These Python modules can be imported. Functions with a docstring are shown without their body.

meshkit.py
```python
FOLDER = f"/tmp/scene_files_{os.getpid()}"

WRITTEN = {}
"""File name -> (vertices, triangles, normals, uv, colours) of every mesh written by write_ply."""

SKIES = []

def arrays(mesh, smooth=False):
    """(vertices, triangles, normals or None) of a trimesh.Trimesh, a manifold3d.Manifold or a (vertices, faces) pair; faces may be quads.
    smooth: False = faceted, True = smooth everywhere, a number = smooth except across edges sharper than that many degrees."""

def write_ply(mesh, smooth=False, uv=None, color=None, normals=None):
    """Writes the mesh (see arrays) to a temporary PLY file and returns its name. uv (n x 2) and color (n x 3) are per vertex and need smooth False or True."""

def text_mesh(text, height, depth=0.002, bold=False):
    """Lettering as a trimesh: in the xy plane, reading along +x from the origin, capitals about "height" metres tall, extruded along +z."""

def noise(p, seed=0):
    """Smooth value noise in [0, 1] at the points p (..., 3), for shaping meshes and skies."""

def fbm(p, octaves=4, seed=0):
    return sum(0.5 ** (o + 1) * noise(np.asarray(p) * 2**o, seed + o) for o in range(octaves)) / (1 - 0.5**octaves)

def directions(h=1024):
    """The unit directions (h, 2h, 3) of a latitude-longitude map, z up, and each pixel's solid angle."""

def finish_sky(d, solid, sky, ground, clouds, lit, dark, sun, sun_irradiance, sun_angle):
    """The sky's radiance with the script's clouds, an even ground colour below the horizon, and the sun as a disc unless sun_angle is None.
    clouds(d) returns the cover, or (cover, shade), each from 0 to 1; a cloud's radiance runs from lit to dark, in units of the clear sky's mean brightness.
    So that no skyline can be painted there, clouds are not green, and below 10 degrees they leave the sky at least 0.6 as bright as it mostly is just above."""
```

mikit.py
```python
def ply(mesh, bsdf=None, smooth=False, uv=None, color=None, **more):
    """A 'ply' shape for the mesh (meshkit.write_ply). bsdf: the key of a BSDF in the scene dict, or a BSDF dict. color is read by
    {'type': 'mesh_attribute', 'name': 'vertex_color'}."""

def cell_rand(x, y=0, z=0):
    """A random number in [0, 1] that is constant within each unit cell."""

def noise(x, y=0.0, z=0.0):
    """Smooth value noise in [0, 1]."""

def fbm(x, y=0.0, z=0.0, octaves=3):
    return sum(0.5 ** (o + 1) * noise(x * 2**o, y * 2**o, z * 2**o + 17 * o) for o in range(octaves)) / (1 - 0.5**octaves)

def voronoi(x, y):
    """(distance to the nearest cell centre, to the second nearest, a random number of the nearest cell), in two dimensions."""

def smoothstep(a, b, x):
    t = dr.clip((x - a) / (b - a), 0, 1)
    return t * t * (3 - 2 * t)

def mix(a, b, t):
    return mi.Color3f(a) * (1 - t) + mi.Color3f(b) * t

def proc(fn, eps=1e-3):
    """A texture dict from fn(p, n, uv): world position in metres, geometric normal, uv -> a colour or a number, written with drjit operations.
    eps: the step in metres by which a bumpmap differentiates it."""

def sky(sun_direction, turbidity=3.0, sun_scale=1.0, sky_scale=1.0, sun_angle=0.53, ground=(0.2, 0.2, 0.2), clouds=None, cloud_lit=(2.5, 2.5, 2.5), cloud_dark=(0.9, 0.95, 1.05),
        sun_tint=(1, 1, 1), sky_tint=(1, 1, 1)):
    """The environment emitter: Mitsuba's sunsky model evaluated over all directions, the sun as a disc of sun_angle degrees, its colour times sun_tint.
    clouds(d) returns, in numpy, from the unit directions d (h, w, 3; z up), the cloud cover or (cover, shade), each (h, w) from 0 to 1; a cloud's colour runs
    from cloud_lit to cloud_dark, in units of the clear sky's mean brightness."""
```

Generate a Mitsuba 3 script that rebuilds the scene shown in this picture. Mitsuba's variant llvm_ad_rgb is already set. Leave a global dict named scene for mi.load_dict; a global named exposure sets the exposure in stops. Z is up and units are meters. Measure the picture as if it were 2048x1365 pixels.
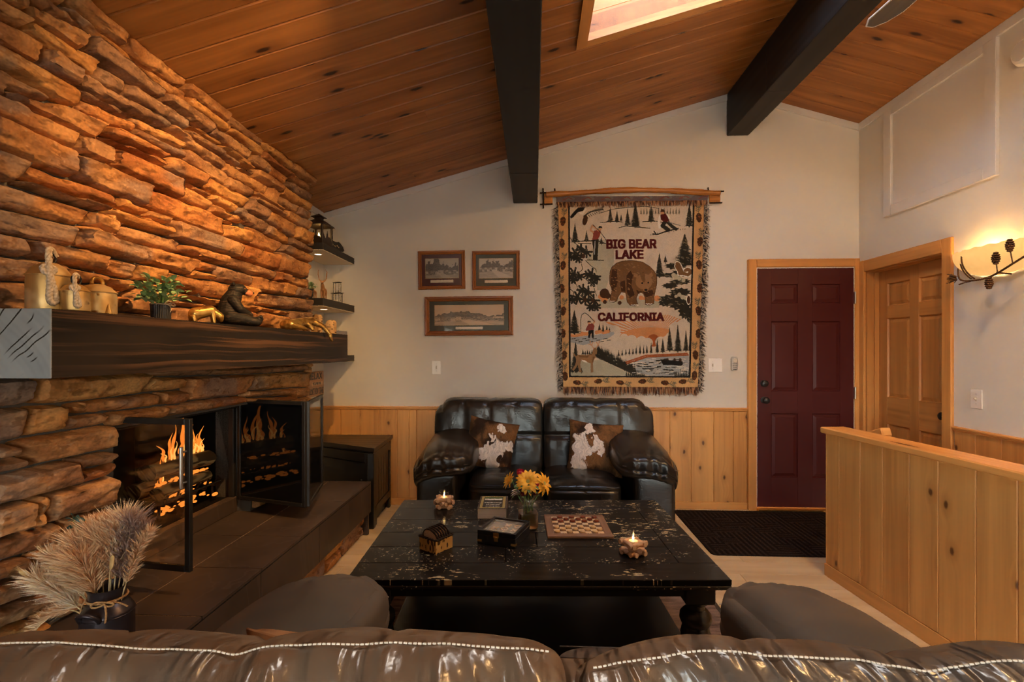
import math, random
import numpy as np
import trimesh, manifold3d as m3
import drjit as dr
import mitsuba as mi
import mikit, meshkit
from shapely.geometry import Polygon, LineString, Point
from shapely import affinity
from shapely.ops import unary_union
from mikit import noise, fbm, voronoi, smoothstep, mix, proc

# ------------------------------------------------------------------ camera, sky, exposure
T4 = mi.ScalarTransform4f
scene, labels = {}, {}
exposure = 1.45
YAW = math.atan(0.044)
scene['camera'] = dict(type='perspective', fov=2 * math.degrees(math.atan(1.024)), fov_axis='x', near_clip=0.05, far_clip=100.0,
    principal_point_offset_y=-0.015,
    to_world=T4().look_at(origin=[0, 0, 1.35], target=[-math.sin(YAW), math.cos(YAW), 1.35], up=[0, 0, 1]))
SKY = 46.0
scene['sky'] = mikit.sky((0.3, 0.75, 0.6), turbidity=5.0, sun_scale=0.0, sky_scale=SKY, sky_tint=(1.16, 1.0, 0.80), ground=(0.25, 0.24, 0.22))
LAMP_FAN, LAMP_SCONCE, LAMP_PUCK, FIRE, ADDED_SPOT = 74.0, 7.5, 26.0, .22, 10.0

rng = random.Random(7)
nrs = np.random.RandomState(11)

# ------------------------------------------------------------------ mesh helpers
def M(v, f): return trimesh.Trimesh(np.asarray(v, float), np.asarray(f, int), process=False)
def cat(*ms):
    ms = [m for x in ms for m in (x if isinstance(x, (list, tuple)) else [x])]
    return trimesh.util.concatenate(ms)
def bx(x0, x1, y0, y1, z0, z1, b=0.003):
    """box with chamfered edges"""
    x0, x1 = sorted((x0, x1)); y0, y1 = sorted((y0, y1)); z0, z1 = sorted((z0, z1))
    c = np.array([(x0 + x1) / 2, (y0 + y1) / 2, (z0 + z1) / 2]); h = np.array([x1 - x0, y1 - y0, z1 - z0]) / 2
    b = min(b, *(h * 0.6))
    if b <= 0:
        return trimesh.creation.box(extents=2 * h, transform=trimesh.transformations.translation_matrix(c))
    p = [[sx * (h[0] - b * (k != 0)), sy * (h[1] - b * (k != 1)), sz * (h[2] - b * (k != 2))] for sx in (-1, 1) for sy in (-1, 1) for sz in (-1, 1) for k in range(3)]
    return trimesh.convex.convex_hull(np.array(p) + c)
def mat(loc=(0, 0, 0), rz=0, rx=0, ry=0, s=1):
    R = trimesh.transformations.euler_matrix(math.radians(rx), math.radians(ry), math.radians(rz), 'sxyz')
    R[:3, :3] = R[:3, :3] @ np.diag(np.broadcast_to(np.asarray(s, float), 3)); R[:3, 3] = loc
    return R
def tr(m, loc=(0, 0, 0), rz=0, rx=0, ry=0, s=1):
    m = m.copy(); m.apply_transform(mat(loc, rz, rx, ry, s)); return m
def W(A): return T4(np.asarray(A, float).tolist())
def lathe(prof, n=32): return trimesh.creation.revolve(np.array(prof, float), sections=n)
def cyl(r, z0, z1, n=24, loc=(0, 0, 0), ch=0.0):
    c = min(ch, r * .5, abs(z1 - z0) * .4)
    pr = [(0, z0), (r - c, z0), (r, z0 + c), (r, z1 - c), (r - c, z1), (0, z1)] if c > 0 else [(0, z0), (r, z0), (r, z1), (0, z1)]
    return tr(lathe(pr, n), loc)
def rod(a, b, r, n=10, r2=None): return tube([a, b], [r, r if r2 is None else r2], n)
def tube(pts, r, n=8):
    p = np.asarray(pts, float); k = len(p); r = np.broadcast_to(r, (k,))
    t = np.gradient(p, axis=0) if k > 2 else np.repeat([p[1] - p[0]], 2, 0)
    t = t / (np.linalg.norm(t, axis=1, keepdims=True) + 1e-12)
    a = np.cross(t[0], [0, 0, 1.0] if abs(t[0][2]) < .9 else [1.0, 0, 0]); fr = []
    for i in range(k):
        a = a - t[i] * (a @ t[i]); a = a / (np.linalg.norm(a) + 1e-12); fr.append((a, np.cross(t[i], a)))
    g = np.arange(n) * 2 * np.pi / n
    v = np.concatenate([p[i] + r[i] * (np.cos(g)[:, None] * fr[i][0] + np.sin(g)[:, None] * fr[i][1]) for i in range(k)] + [p[:1], p[-1:]])
    f = []
    for i in range(k - 1):
        for j in range(n):
            a0, a1, b0, b1 = i * n + j, i * n + (j + 1) % n, (i + 1) * n + j, (i + 1) * n + (j + 1) % n
            f += [[a0, a1, b1], [a0, b1, b0]]
    for j in range(n):
        f += [[k * n, (j + 1) % n, j], [k * n + 1, (k - 1) * n + j, (k - 1) * n + (j + 1) % n]]
    return M(v, f)
def spline(pts, n=40):
    from scipy.interpolate import CubicSpline
    p = np.asarray(pts, float); return CubicSpline(np.linspace(0, 1, len(p)), p)(np.linspace(0, 1, n))
def ball(r, loc=(0, 0, 0), s=1, sub=3): return tr(trimesh.creation.icosphere(sub, r), loc, s=s)
_unit = {}
def soft(sx, sy, sz, p=5.0, k=5, fn=None):
    """rounded soft block of full size sx, sy, sz; fn(u, q) displaces: u in [-1,1]^3 on the cube, q metres"""
    if k not in _unit:
        b = trimesh.creation.box(extents=(2, 2, 2))
        for _ in range(k): b = b.subdivide()
        b.merge_vertices(); _unit[k] = (np.array(b.vertices), np.array(b.faces))
    u, f = _unit[k]
    pn = (np.abs(u) ** p).sum(1) ** (1 / p)
    w = u * (np.abs(u).max(1) / pn)[:, None]
    q = w * np.array([sx, sy, sz]) / 2
    if fn is not None: q = fn(u, q.copy())
    return M(q, f)
def extr(poly, h):
    gs = [g for g in (poly.geoms if hasattr(poly, 'geoms') else [poly]) if g.geom_type == 'Polygon' and g.area > 1e-9]
    return cat([trimesh.creation.extrude_polygon(g, h, engine='earcut') for g in gs])
def organic(bones, edge=0.004, it=12, lam=0.5):
    """one smooth continuous body from bones (p0, r0, p1, r1)"""
    out = []
    for a, ra, b, rb in bones:
        s = [m3.Manifold.sphere(r, 20).translate(tuple(float(x) for x in q)) for q, r in ((a, ra), (b, rb))]
        out.append(m3.Manifold.batch_hull(s))
    m = m3.Manifold.batch_boolean(out, m3.OpType.Add).refine_to_length(edge).to_mesh()
    t = trimesh.Trimesh(m.vert_properties[:, :3], m.tri_verts); t.merge_vertices()
    trimesh.smoothing.filter_taubin(t, lamb=lam, nu=lam + .03, iterations=it)
    return t
def flat(m):
    """unshared vertices, for uv per face"""
    v = np.array(m.vertices)[np.array(m.faces)].reshape(-1, 3)
    return M(v, np.arange(len(v)).reshape(-1, 3))
def wuv(m, axis=0, off=None):
    """box-projected uv in metres with the grain (u) along the axis"""
    m = flat(m); v = np.array(m.vertices); n = np.repeat(np.array(m.face_normals), 3, 0)
    off = (rng.uniform(0, 60), 10.0 * rng.randint(0, 90) + rng.uniform(2, 7)) if off is None else off
    u = v[:, axis] + off[0]
    o = [a for a in range(3) if a != axis]
    pick = np.abs(n[:, o[0]]) > np.abs(n[:, o[1]])
    w = np.where(pick, v[:, o[1]] + .7, v[:, o[0]]) + off[1]
    ends = np.abs(n[:, axis]) > .8
    u = np.where(ends, v[:, o[0]] * .4 + off[0], u)
    return m, np.stack([u, w], 1)

# ------------------------------------------------------------------ scene entries
def key(base):
    if base not in scene and base not in _roots: return base
    i = 1
    while f'{base}_{i:03d}' in scene or f'{base}_{i:03d}' in _roots: i += 1
    return f'{base}_{i:03d}'
_roots = set()
def lab(k, label=None, category=None, group=None, kind=None):
    d = labels.setdefault(k, {})
    for n, v in (('label', label), ('category', category), ('group', group), ('kind', kind)):
        if v: d[n] = v
    return k
def thing(base, label, category, group=None, kind=None):
    k = key(base); _roots.add(k); return lab(k, label, category, group, kind)
def put(base, mesh, bsdf, parent=None, label=None, category=None, group=None, kind=None, smooth=False, A=None, **kw):
    k = key((parent + '__' if parent else '') + base)
    d = mesh if isinstance(mesh, dict) else mikit.ply(mesh, bsdf, smooth=smooth, **kw)
    if A is not None: d = {**d, 'to_world': W(A)}
    scene[k] = d
    if label or category or group or kind: lab(k, label, category, group, kind)
    return k
def wood(base, mesh, bsdf, parent=None, axis=0, off=None, **kw):
    m, uv = wuv(mesh, axis, off)
    return put(base, m, bsdf, parent, uv=uv, **kw)

# ------------------------------------------------------------------ materials
def two(b): return {'type': 'twosided', 'bsdf': b}
def rgb(c): return {'type': 'rgb', 'value': [float(x) for x in c]}
def pr(name, col, rough=.5, metal=0.0, spec=.5, **kw):
    c = col if isinstance(col, dict) else rgb(col)
    scene[name] = two(dict(type='principled', base_color=c, roughness=rough, metallic=metal, specular=spec, **{k: v for k, v in kw.items()}))
    return name
def bumped(name, inner, fn, scale, eps=1e-3):
    scene[name] = two({'type': 'bumpmap', 'arbitrary': proc(fn, eps), 'scale': scale, 'bsdf': inner})
    return name
def woodfn(light, dark, knot, grain=70.0, kd=2.0, kacross=6.0, streak=.6, knots=.5, bandf=9.0):
    def fn(p, n, uv):
        u, v = uv.x, uv.y
        f1, f2, wh = voronoi(u * kd, v * kacross)
        on = dr.select(wh > 1 - knots, 1.0, 0.0)
        bend = on * dr.exp(-dr.square(f1 * 3.2)) * .03
        vv = v + bend + .012 * fbm(u * 1.3, v * 4.0, 3.0)
        g = fbm(u * 2.2, vv * grain, 1.0, 3)
        b = noise(u * .8, vv * bandf * 2.2, 5.0)
        tone = mikit.cell_rand(v * .1, 3) - .5
        c = mix(light, dark, dr.clip(streak * (g * .75 + b * .6 - .25) + .30 * tone, 0, 1))
        k = on * smoothstep(.13, .055, f1 + .03 * noise(u * 40, v * 90))
        halo = on * smoothstep(.34, .08, f1) * .5
        c = mix(c, dark, halo)
        return mix(c, knot, k)
    return proc(fn)

pr('m_pine', woodfn((.66, .315, .088), (.40, .150, .036), (.13, .045, .016), grain=60, kd=4.6, kacross=8.0, knots=.27, streak=.75), .38, spec=.35)
pr('m_pine_trim', woodfn((.66, .31, .085), (.42, .165, .040), (.16, .06, .02), grain=60, kd=1.0, kacross=6, knots=.12, streak=.7), .35, spec=.35)
pr('m_ceiling', woodfn((.42, .168, .043), (.185, .058, .015), (.035, .012, .006), grain=48, kd=2.3, kacross=5.6, knots=.34, streak=.8), .4, spec=.3)
pr('m_door_pine', woodfn((.56, .255, .070), (.35, .135, .034), (.25, .09, .03), grain=45, kd=.4, kacross=3, knots=.1, streak=.8), .35, spec=.35)
pr('m_oak_frame', woodfn((.36, .13, .035), (.13, .035, .012), (.08, .02, .01), grain=110, kd=.4, kacross=3, knots=.0, streak=1.0), .3, spec=.4)
pr('m_floor', woodfn((.62, .47, .27), (.48, .325, .165), (.36, .22, .12), grain=34, kd=1.2, kacross=5, knots=.12, streak=.75), .42, spec=.35)
def mantelfn(p, n, uv):
    u, v = uv.x, uv.y
    vv = v + .016 * fbm(u * 2.2, v * 5, 2.0) + .006 * noise(u * 9, v * 12, 4.0)
    g = fbm(u * 1.2, vv * 90, 1.0, 3); h = noise(u * .9, vv * 34, 6.0)
    c = mix((.012, .0085, .007), (.085, .040, .020), smoothstep(.42, .72, g) * (.35 + .65 * smoothstep(.3, .7, h)))
    return mix(c, (.030, .020, .014), smoothstep(.45, .7, fbm(u * 2.5, v * 6, 9.0, 2)) * .6)
pr('m_mantel', proc(mantelfn), .55, spec=.25)

def endgrain(p, n, uv):
    x, z = p.x + 1.80, p.z - 1.06
    r = dr.sqrt(dr.square(x) + dr.square(z)) + .02 * fbm(p.x * 7, p.z * 7, 2.0)
    a = dr.atan2(z, x)
    ring = noise(r * 110, a * 1.5, 0.0)
    c = mix((.30, .315, .32), (.215, .232, .245), ring * .6 + .5 * fbm(p.x * 22, p.z * 22, 5.0, 3) - .05)
    w = a * 26 + .5 * noise(r * 30, a * 6, 3.0)
    crack = smoothstep(.16, .05, dr.abs(w - dr.floor(w) - .5)) * smoothstep(.60, .68, noise(dr.floor(w) * 7.3, r * 15, 8.0)) * smoothstep(.40, .44, r + .0)
    c = mix(c, (.42, .27, .16), smoothstep(.02, -.02, p.z - 1.300 + (p.x + 1.62) * .35 + .03 * noise(p.x * 25, p.z * 25)))
    return mix(c, (.025, .022, .02), crack)
pr('m_endgrain', proc(endgrain), .7, spec=.2)

def wallfn(p, n, uv): return mi.Color3f(.69, .655, .575) * (0.97 + .05 * fbm(p.x * 3 + p.y * 2, p.z * 3, 0.0))
def wallbump(p, n, uv): return fbm((p.x + p.y) * 55, p.z * 55, (p.x - p.y) * 9, 3)
scene['m_wall'] = two({'type': 'bumpmap', 'arbitrary': proc(wallbump, 2e-3), 'scale': .0022, 'bsdf': dict(type='principled', base_color=proc(wallfn), roughness=.75, specular=.2)})
pr('m_white_trim', (.70, .67, .62), .5, spec=.3)
pr('m_plastic_white', (.88, .85, .78), .35)
pr('m_beam', proc(lambda p, n, uv: mix((.009, .009, .009), (.017, .016, .015), noise(p.x * 40, p.y * 1.5, p.z * 40))), .55, spec=.3)
pr('m_red_door', (.064, .0105, .0095), .42, spec=.25)
pr('m_black_metal', (.012, .012, .012), .35, .3)
pr('m_iron', (.02, .018, .016), .45, .4)
pr('m_steel', (.55, .53, .50), .3, 1.0)
pr('m_brass', (.80, .52, .18), .25, 1.0)
pr('m_mortar', (.10, .085, .07), .9, spec=.1)

STONE = [((.47, .225, .080), (.29, .118, .042)), ((.40, .205, .088), (.22, .10, .047)), ((.52, .255, .082), (.36, .145, .042)),
         ((.32, .17, .088), (.17, .088, .048)), ((.45, .19, .060), (.26, .088, .028))]
def stonefn(a, b, i):
    def fn(p, n, uv):
        g = fbm(p.y * 7 + 31 * i, p.z * 11, p.x * 9, 4)
        v = noise(p.y * 22, p.z * 70, 3.0 + i)
        c = mix(a, b, smoothstep(.35, .68, g))
        c = mix(c, (.19, .15, .125), smoothstep(.60, .78, fbm(p.y * 4, p.z * 7, 9.0 + i, 3)) * .6)
        c = mix(c, mi.Color3f(b) * .6, smoothstep(.55, .75, fbm(p.y * 30, p.z * 60, 3.0 + i, 3)) * .7)
        c = c * (.80 + .40 * noise(p.y * 150, p.z * 170, p.x * 150))
        return mix(c, (.55, .40, .27), smoothstep(.82, .90, noise(p.y * 55, p.z * 75, p.x * 60)) * .25)
    return proc(fn)
def stonebump(p, n, uv): return fbm(p.y * 26, p.z * 60, p.x * 50, 5)
for i, (a, b) in enumerate(STONE):
    scene[f'm_stone_{i}'] = two({'type': 'bumpmap', 'arbitrary': proc(stonebump, 1.5e-3), 'scale': .014, 'bsdf': dict(type='principled', base_color=stonefn(a, b, i), roughness=.72, specular=.25)})

def slatefn(p, n, uv):
    g = fbm(p.x * 6 + p.z * 3, p.y * 4, 4.0, 4)
    vein = smoothstep(.025, .0, dr.abs(fbm(p.x * 5, p.y * 5 + p.z, 7.0, 4) - .5))
    return mix(mix((.070, .044, .031), (.032, .022, .017), g), (.10, .075, .06), vein * .16)
pr('m_slate', proc(slatefn), .42, spec=.35)
pr('m_grout', (.42, .25, .13), .8, spec=.2)
pr('m_firebox', (.003, .0028, .0026), .85, spec=.1)

def leatherbump(p, n, uv): return fbm(p.x * 140, p.y * 140, p.z * 140, 2)
def leather(name, a, b, rough, bump=None, bs=.0011):
    def fn(p, n, uv): return mix(a, b, smoothstep(.35, .7, fbm(p.x * 3.5, p.y * 3.5, p.z * 3.5, 3)))
    scene[name] = two({'type': 'bumpmap', 'arbitrary': proc(bump or leatherbump), 'scale': bs, 'bsdf': dict(type='principled', base_color=proc(fn), roughness=rough, specular=.6)})
leather('m_leather', (.009, .0095, .0085), (.020, .014, .010), .27)
def foldbump(p, n, uv):
    w = .05 * fbm(p.x * 5, p.z * 5, p.y * 5, 2)
    return fbm((p.x + w + (p.z - .9) * .5) * 26, p.y * 5, p.z * 6, 3) + .012 * fbm(p.x * 140, p.y * 140, p.z * 140, 2)
leather('m_leather_fore', (.078, .062, .050), (.125, .078, .048), .25, foldbump, .055)
leather('m_leather_arm', (.046, .043, .036), (.080, .062, .046), .42)
pr('m_stitch', (.55, .47, .38), .7)
pr('m_stitch_dark', (.10, .08, .06), .7)

def paintfn(p, n, uv):
    zone = smoothstep(.52, .66, fbm(p.x * 2.6 + 5, p.y * 3.2, 3.0, 2))
    worn = smoothstep(.64, .72, noise(p.x * 60, p.y * 170, 1.0)) * smoothstep(.55, .68, fbm(p.x * 16, p.y * 34, 2.0, 3)) * zone
    speck = smoothstep(.86, .90, noise(p.x * 130, p.y * 190, 7.0)) * smoothstep(.5, .65, noise(p.x * 11, p.y * 11, 5.0))
    return mix(mix((.0065, .006, .0058), (.013, .011, .010), noise(p.x * 8, p.y * 60, 1.0)), (.50, .40, .24), dr.maximum(worn, speck))
pr('m_table', proc(paintfn), .20, spec=.10)
pr('m_table_edge', proc(lambda p, n, uv: mix((.010, .0095, .009), (.50, .38, .20), smoothstep(.76, .84, noise(p.x * 170, p.y * 170, p.z * 170)) * smoothstep(.45, .6, noise(p.x * 9, p.y * 9, 4.0)))), .32, spec=.5)
pr('m_black_paint', (.010, .0095, .009), .33, spec=.5)
pr('m_cabinet_top', woodfn((.030, .022, .017), (.010, .008, .007), (.008, .006, .005), grain=50, kd=.5, kacross=3, knots=0, streak=1.0), .34, spec=.5)
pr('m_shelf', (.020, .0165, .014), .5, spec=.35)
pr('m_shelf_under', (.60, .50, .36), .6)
def matfn(p, n, uv):
    cx, cy = dr.floor(p.x * 9), dr.floor(p.y * 9)
    k = mikit.cell_rand(cx, cy) > .5
    l = dr.select(k, dr.sin(p.x * 9 * 6.283 * 3), dr.sin(p.y * 9 * 6.283 * 3))
    return mix((.011, .0075, .006), (.040, .026, .019), smoothstep(-.2, .6, l) * noise(p.x * 300, p.y * 300))
pr('m_doormat', proc(matfn), .95, spec=.05)
pr('m_rug', proc(lambda p, n, uv: mix((.075, .048, .036), (.23, .155, .115), dr.clip(fbm(p.x * 14, p.y * 60, 1.0, 3) * 1.5 - .35 + .3 * noise(p.x * 300, p.y * 500), 0, 1))), .95, spec=.05)

def hide(name, seeds, s=1.0):
    def fn(p, n, uv):
        x = uv.x + .16 * (fbm(uv.x * 9 + s, uv.y * 9, 2.0, 3) - .5); y = uv.y + .22 * (fbm(uv.x * 11 + s, uv.y * 7, 8.0, 3) - .5)
        w = .30 * (fbm(x * 7 + 3 * s, y * 5, s, 4) - .5)
        d = mi.Float(9.0)
        for (a, b, ra, rb) in seeds: d = dr.minimum(d, dr.sqrt(dr.square((x - a) / ra) + dr.square((y - b) / rb)))
        white = smoothstep(1.12, .92, d + w * 5 + .25 * (noise(x * 30, y * 16, s) - .5))
        br = mix((.022, .010, .005), (.17, .075, .026), smoothstep(.3, .7, fbm(x * 4 + s, y * 4, s, 3)))
        hair = .75 + .5 * noise((x + y * .4) * 90, y * 18, s)
        return mix(br, (.72, .66, .60), white) * hair
    return pr(name, proc(fn), .75, spec=.2)
hide('m_hide_a', [(.60, .34, .20, .18), (.74, .46, .17, .15), (.44, .28, .13, .10), (.66, .80, .09, .07), (.62, .12, .12, .12), (.5,.58,.05,.06)], 1.0)
hide('m_hide_b', [(.24, .42, .13, .30), (.38, .80, .10, .12), (.20, .20, .11, .20), (.50, .60, .10, .15), (.56, .42, .05, .09), (.93, .36, .03, .12)], 4.0)
pr('m_hide_c', proc(lambda p, n, uv: mix((.16, .075, .035), (.36, .19, .095), fbm(p.x * 30, p.y * 30, p.z * 30, 3))), .8, spec=.1)
def emitter(c, s): return {'type': 'area', 'radiance': rgb([s * x for x in c])}
WARM = (1.0, .56, .22)

# ================================================================== ROOM SHELL
XL, XR, YB, YR = -1.866, 2.75, 4.36, -3.2
XRG, ZRG = 1.74, 3.572                       # ridge
SL, SR = (ZRG - 2.57) / (XRG - XL), (ZRG - 3.277) / (2.725 - XRG)
def zc(x): return ZRG - SL * (XRG - x) if x < XRG else ZRG - SR * (x - XRG)
def prism_y(pts, y0, y1):
    """polygon in x,z extruded along y"""
    m = extr(Polygon(pts), y1 - y0)
    v = np.array(m.vertices); m.vertices = np.stack([v[:, 0], v[:, 2] + y0, v[:, 1]], 1); m.invert(); return m
def prism_x(pts, x0, x1):
    m = extr(Polygon(pts), x1 - x0)
    v = np.array(m.vertices); m.vertices = np.stack([v[:, 2] + x0, v[:, 0], v[:, 1]], 1); return m

# floor slab and planks
put('floor', bx(XL - .3, XR + .3, YR - .2, YB + .2, -.20, -.012, 0), 'm_floor', kind='structure', uv=None)
y = YB; r = 0
while y > .9:
    y0 = y - .182; x = XL - rng.uniform(.1, 1.1)
    while x < XR:
        x1 = min(x + 1.22, XR)
        a = max(x, -1.30)
        if x1 - a > .05:
            wood('plank', bx(a + .0007, x1 - .0007, y0 + .0007, y - .0007, -.012, 0, .0012), 'm_floor', 'floor')
        x += 1.22
    y = y0; r += 1
wood('plank', bx(XL, XR, YR, y, -.012, -.001, 0), 'm_floor', 'floor')

# back wall
put('wall_back', prism_y([(XL - .2, -.1), (XR + .2, -.1), (XR + .2, zc(XR + .2) + .1), (XRG, ZRG + .12), (XL - .2, zc(XL - .2) + .1)], YB, YB + .15), 'm_wall', kind='structure')
# left wall of the alcove
put('wall_left', bx(XL - .15, XL, 3.0, YB + .05, -.1, 2.75, 0), 'm_wall', kind='structure')
# side wall behind the camera on the left, with one wide window opening
put('wall_side', cat(bx(XL - .15, XL, YR, -.4, -.1, .25, 0), bx(XL - .15, XL, YR, -.4, 1.9, 2.75, 0), bx(XL - .15, XL, YR, -2.7, .25, 1.9, 0), bx(XL - .15, XL, -.75, -.4, .25, 1.9, 0)), 'm_wall', kind='structure')
put('window_5', cat(bx(XL - .10, XL, -2.7, -2.64, .25, 1.9), bx(XL - .10, XL, -.81, -.75, .25, 1.9), bx(XL - .10, XL, -2.64, -.81, .25, .31), bx(XL - .10, XL, -2.64, -.81, 1.84, 1.9), bx(XL - .10, XL, -1.76, -1.70, .31, 1.84)), 'm_white_trim', kind='structure')
# right wall with an opening for the closet door: opening y 3.47..4.27, z 0..2.03
DY0, DY1, DZ = 3.47, 4.275, 2.02
rw = [bx(XR, XR + .14, DY1, YB + .05, -.1, 3.6, 0), bx(XR, XR + .14, YR, DY0, -.1, 3.6, 0), bx(XR, XR + .14, DY0, DY1, DZ, 3.6, 0)]
put('wall_right', cat(rw), 'm_wall', kind='structure')
# rear wall behind the camera, with three tall window openings
wins = [(-1.55, -.35, .25, 1.74), (-.15, 1.05, .25, 1.74), (1.3, 2.55, .25, 1.74)]
rear = [bx(-3.2, XR + .3, YR - .15, YR, 1.74, 3.8, 0), bx(-3.2, XR + .3, YR - .15, YR, -.1, .25, 0)]
xs = [-3.2] + [q for w in wins for q in w[:2]] + [XR + .3]
for a, b in zip(xs[::2], xs[1::2]): rear.append(bx(a, b, YR - .15, YR, .25, 1.74, 0))
put('wall_rear', cat(rear), 'm_wall', kind='structure')
for (a, b, c, d) in wins:
    k = put('window_1', cat(bx(a, a + .06, YR - .1, YR, c, d), bx(b - .06, b, YR - .1, YR, c, d), bx(a, b, YR - .1, YR, c, c + .06), bx(a, b, YR - .1, YR, d - .06, d), bx((a + b) / 2 - .03, (a + b) / 2 + .03, YR - .1, YR, c, d)), 'm_white_trim', kind='structure') if 'window_1' not in scene else \
        put(f'window_{wins.index((a, b, c, d)) + 1}', cat(bx(a, a + .06, YR - .1, YR, c, d), bx(b - .06, b, YR - .1, YR, c, d), bx(a, b, YR - .1, YR, c, c + .06), bx(a, b, YR - .1, YR, d - .06, d), bx((a + b) / 2 - .03, (a + b) / 2 + .03, YR - .1, YR, c, d)), 'm_white_trim', kind='structure')

# ceiling: backing slabs (with the skylight hole) and tongue-and-groove boards
SX0, SX1, SY0, SY1 = .312, 1.30, 1.78, 2.921
def slab(x0, x1, y0, y1, t=.10, lift=.022):
    a, b = zc(x0) + lift, zc(x1) + lift
    return prism_y([(x0, a), (x1, b), (x1, b + t), (x0, a + t)], y0, y1)
back = [slab(-3.2, SX0, YR - .2, YB + .1), slab(SX0, SX1, YR - .2, SY0), slab(SX0, SX1, SY1, YB + .1), slab(SX1, XRG, YR - .2, YB + .1), slab(XRG, XR + .3, YR - .2, YB + .1)]
put('ceiling', cat(back), 'm_ceiling', kind='structure')
BW = .148
def cboard(x0, x1, y0, y1):
    """one board of the slope between x0 and x1, grooved along both edges"""
    g = .007; t = .022
    prof = [(y0 + .0018, t), (y0 + .0018, g * 1.4), (y0 + g, 0), (y1 - g, 0), (y1 - .0018, g * 1.4), (y1 - .0018, t)]
    n = len(prof); v = []
    for x in (x0, x1):
        for (yy, dz) in prof: v.append((x, yy, zc(x) + dz))
    f = [[i, (i + 1) % n, n + (i + 1) % n] for i in range(n)] + [[i, n + (i + 1) % n, n + i] for i in range(n)]
    f += [[0, i + 1, i] for i in range(1, n - 1)] + [[n, n + i, n + i + 1] for i in range(1, n - 1)]
    return M(v, f)
y = YB; row = 0
while y > 1.0:
    y0 = y - BW
    segs = [(-1.90, XRG)]
    if y0 < SY1 and y > SY0: segs = [(-1.90, SX0), (SX1, XRG)]
    out = []
    for a, b in segs:
        if row % 3 == 1 and b - a > 2.5:
            m = a + rng.uniform(.8, 2.6); out += [(a, m - .0006), (m + .0006, b)]
        else: out.append((a, b))
    for a, b in out: wood('board', cboard(a, b, y0, y), 'm_ceiling', 'ceiling')
    if y > 1.6: wood('board', cboard(XRG, XR + .02, y0, y), 'm_ceiling', 'ceiling')
    y = y0; row += 1

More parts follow.
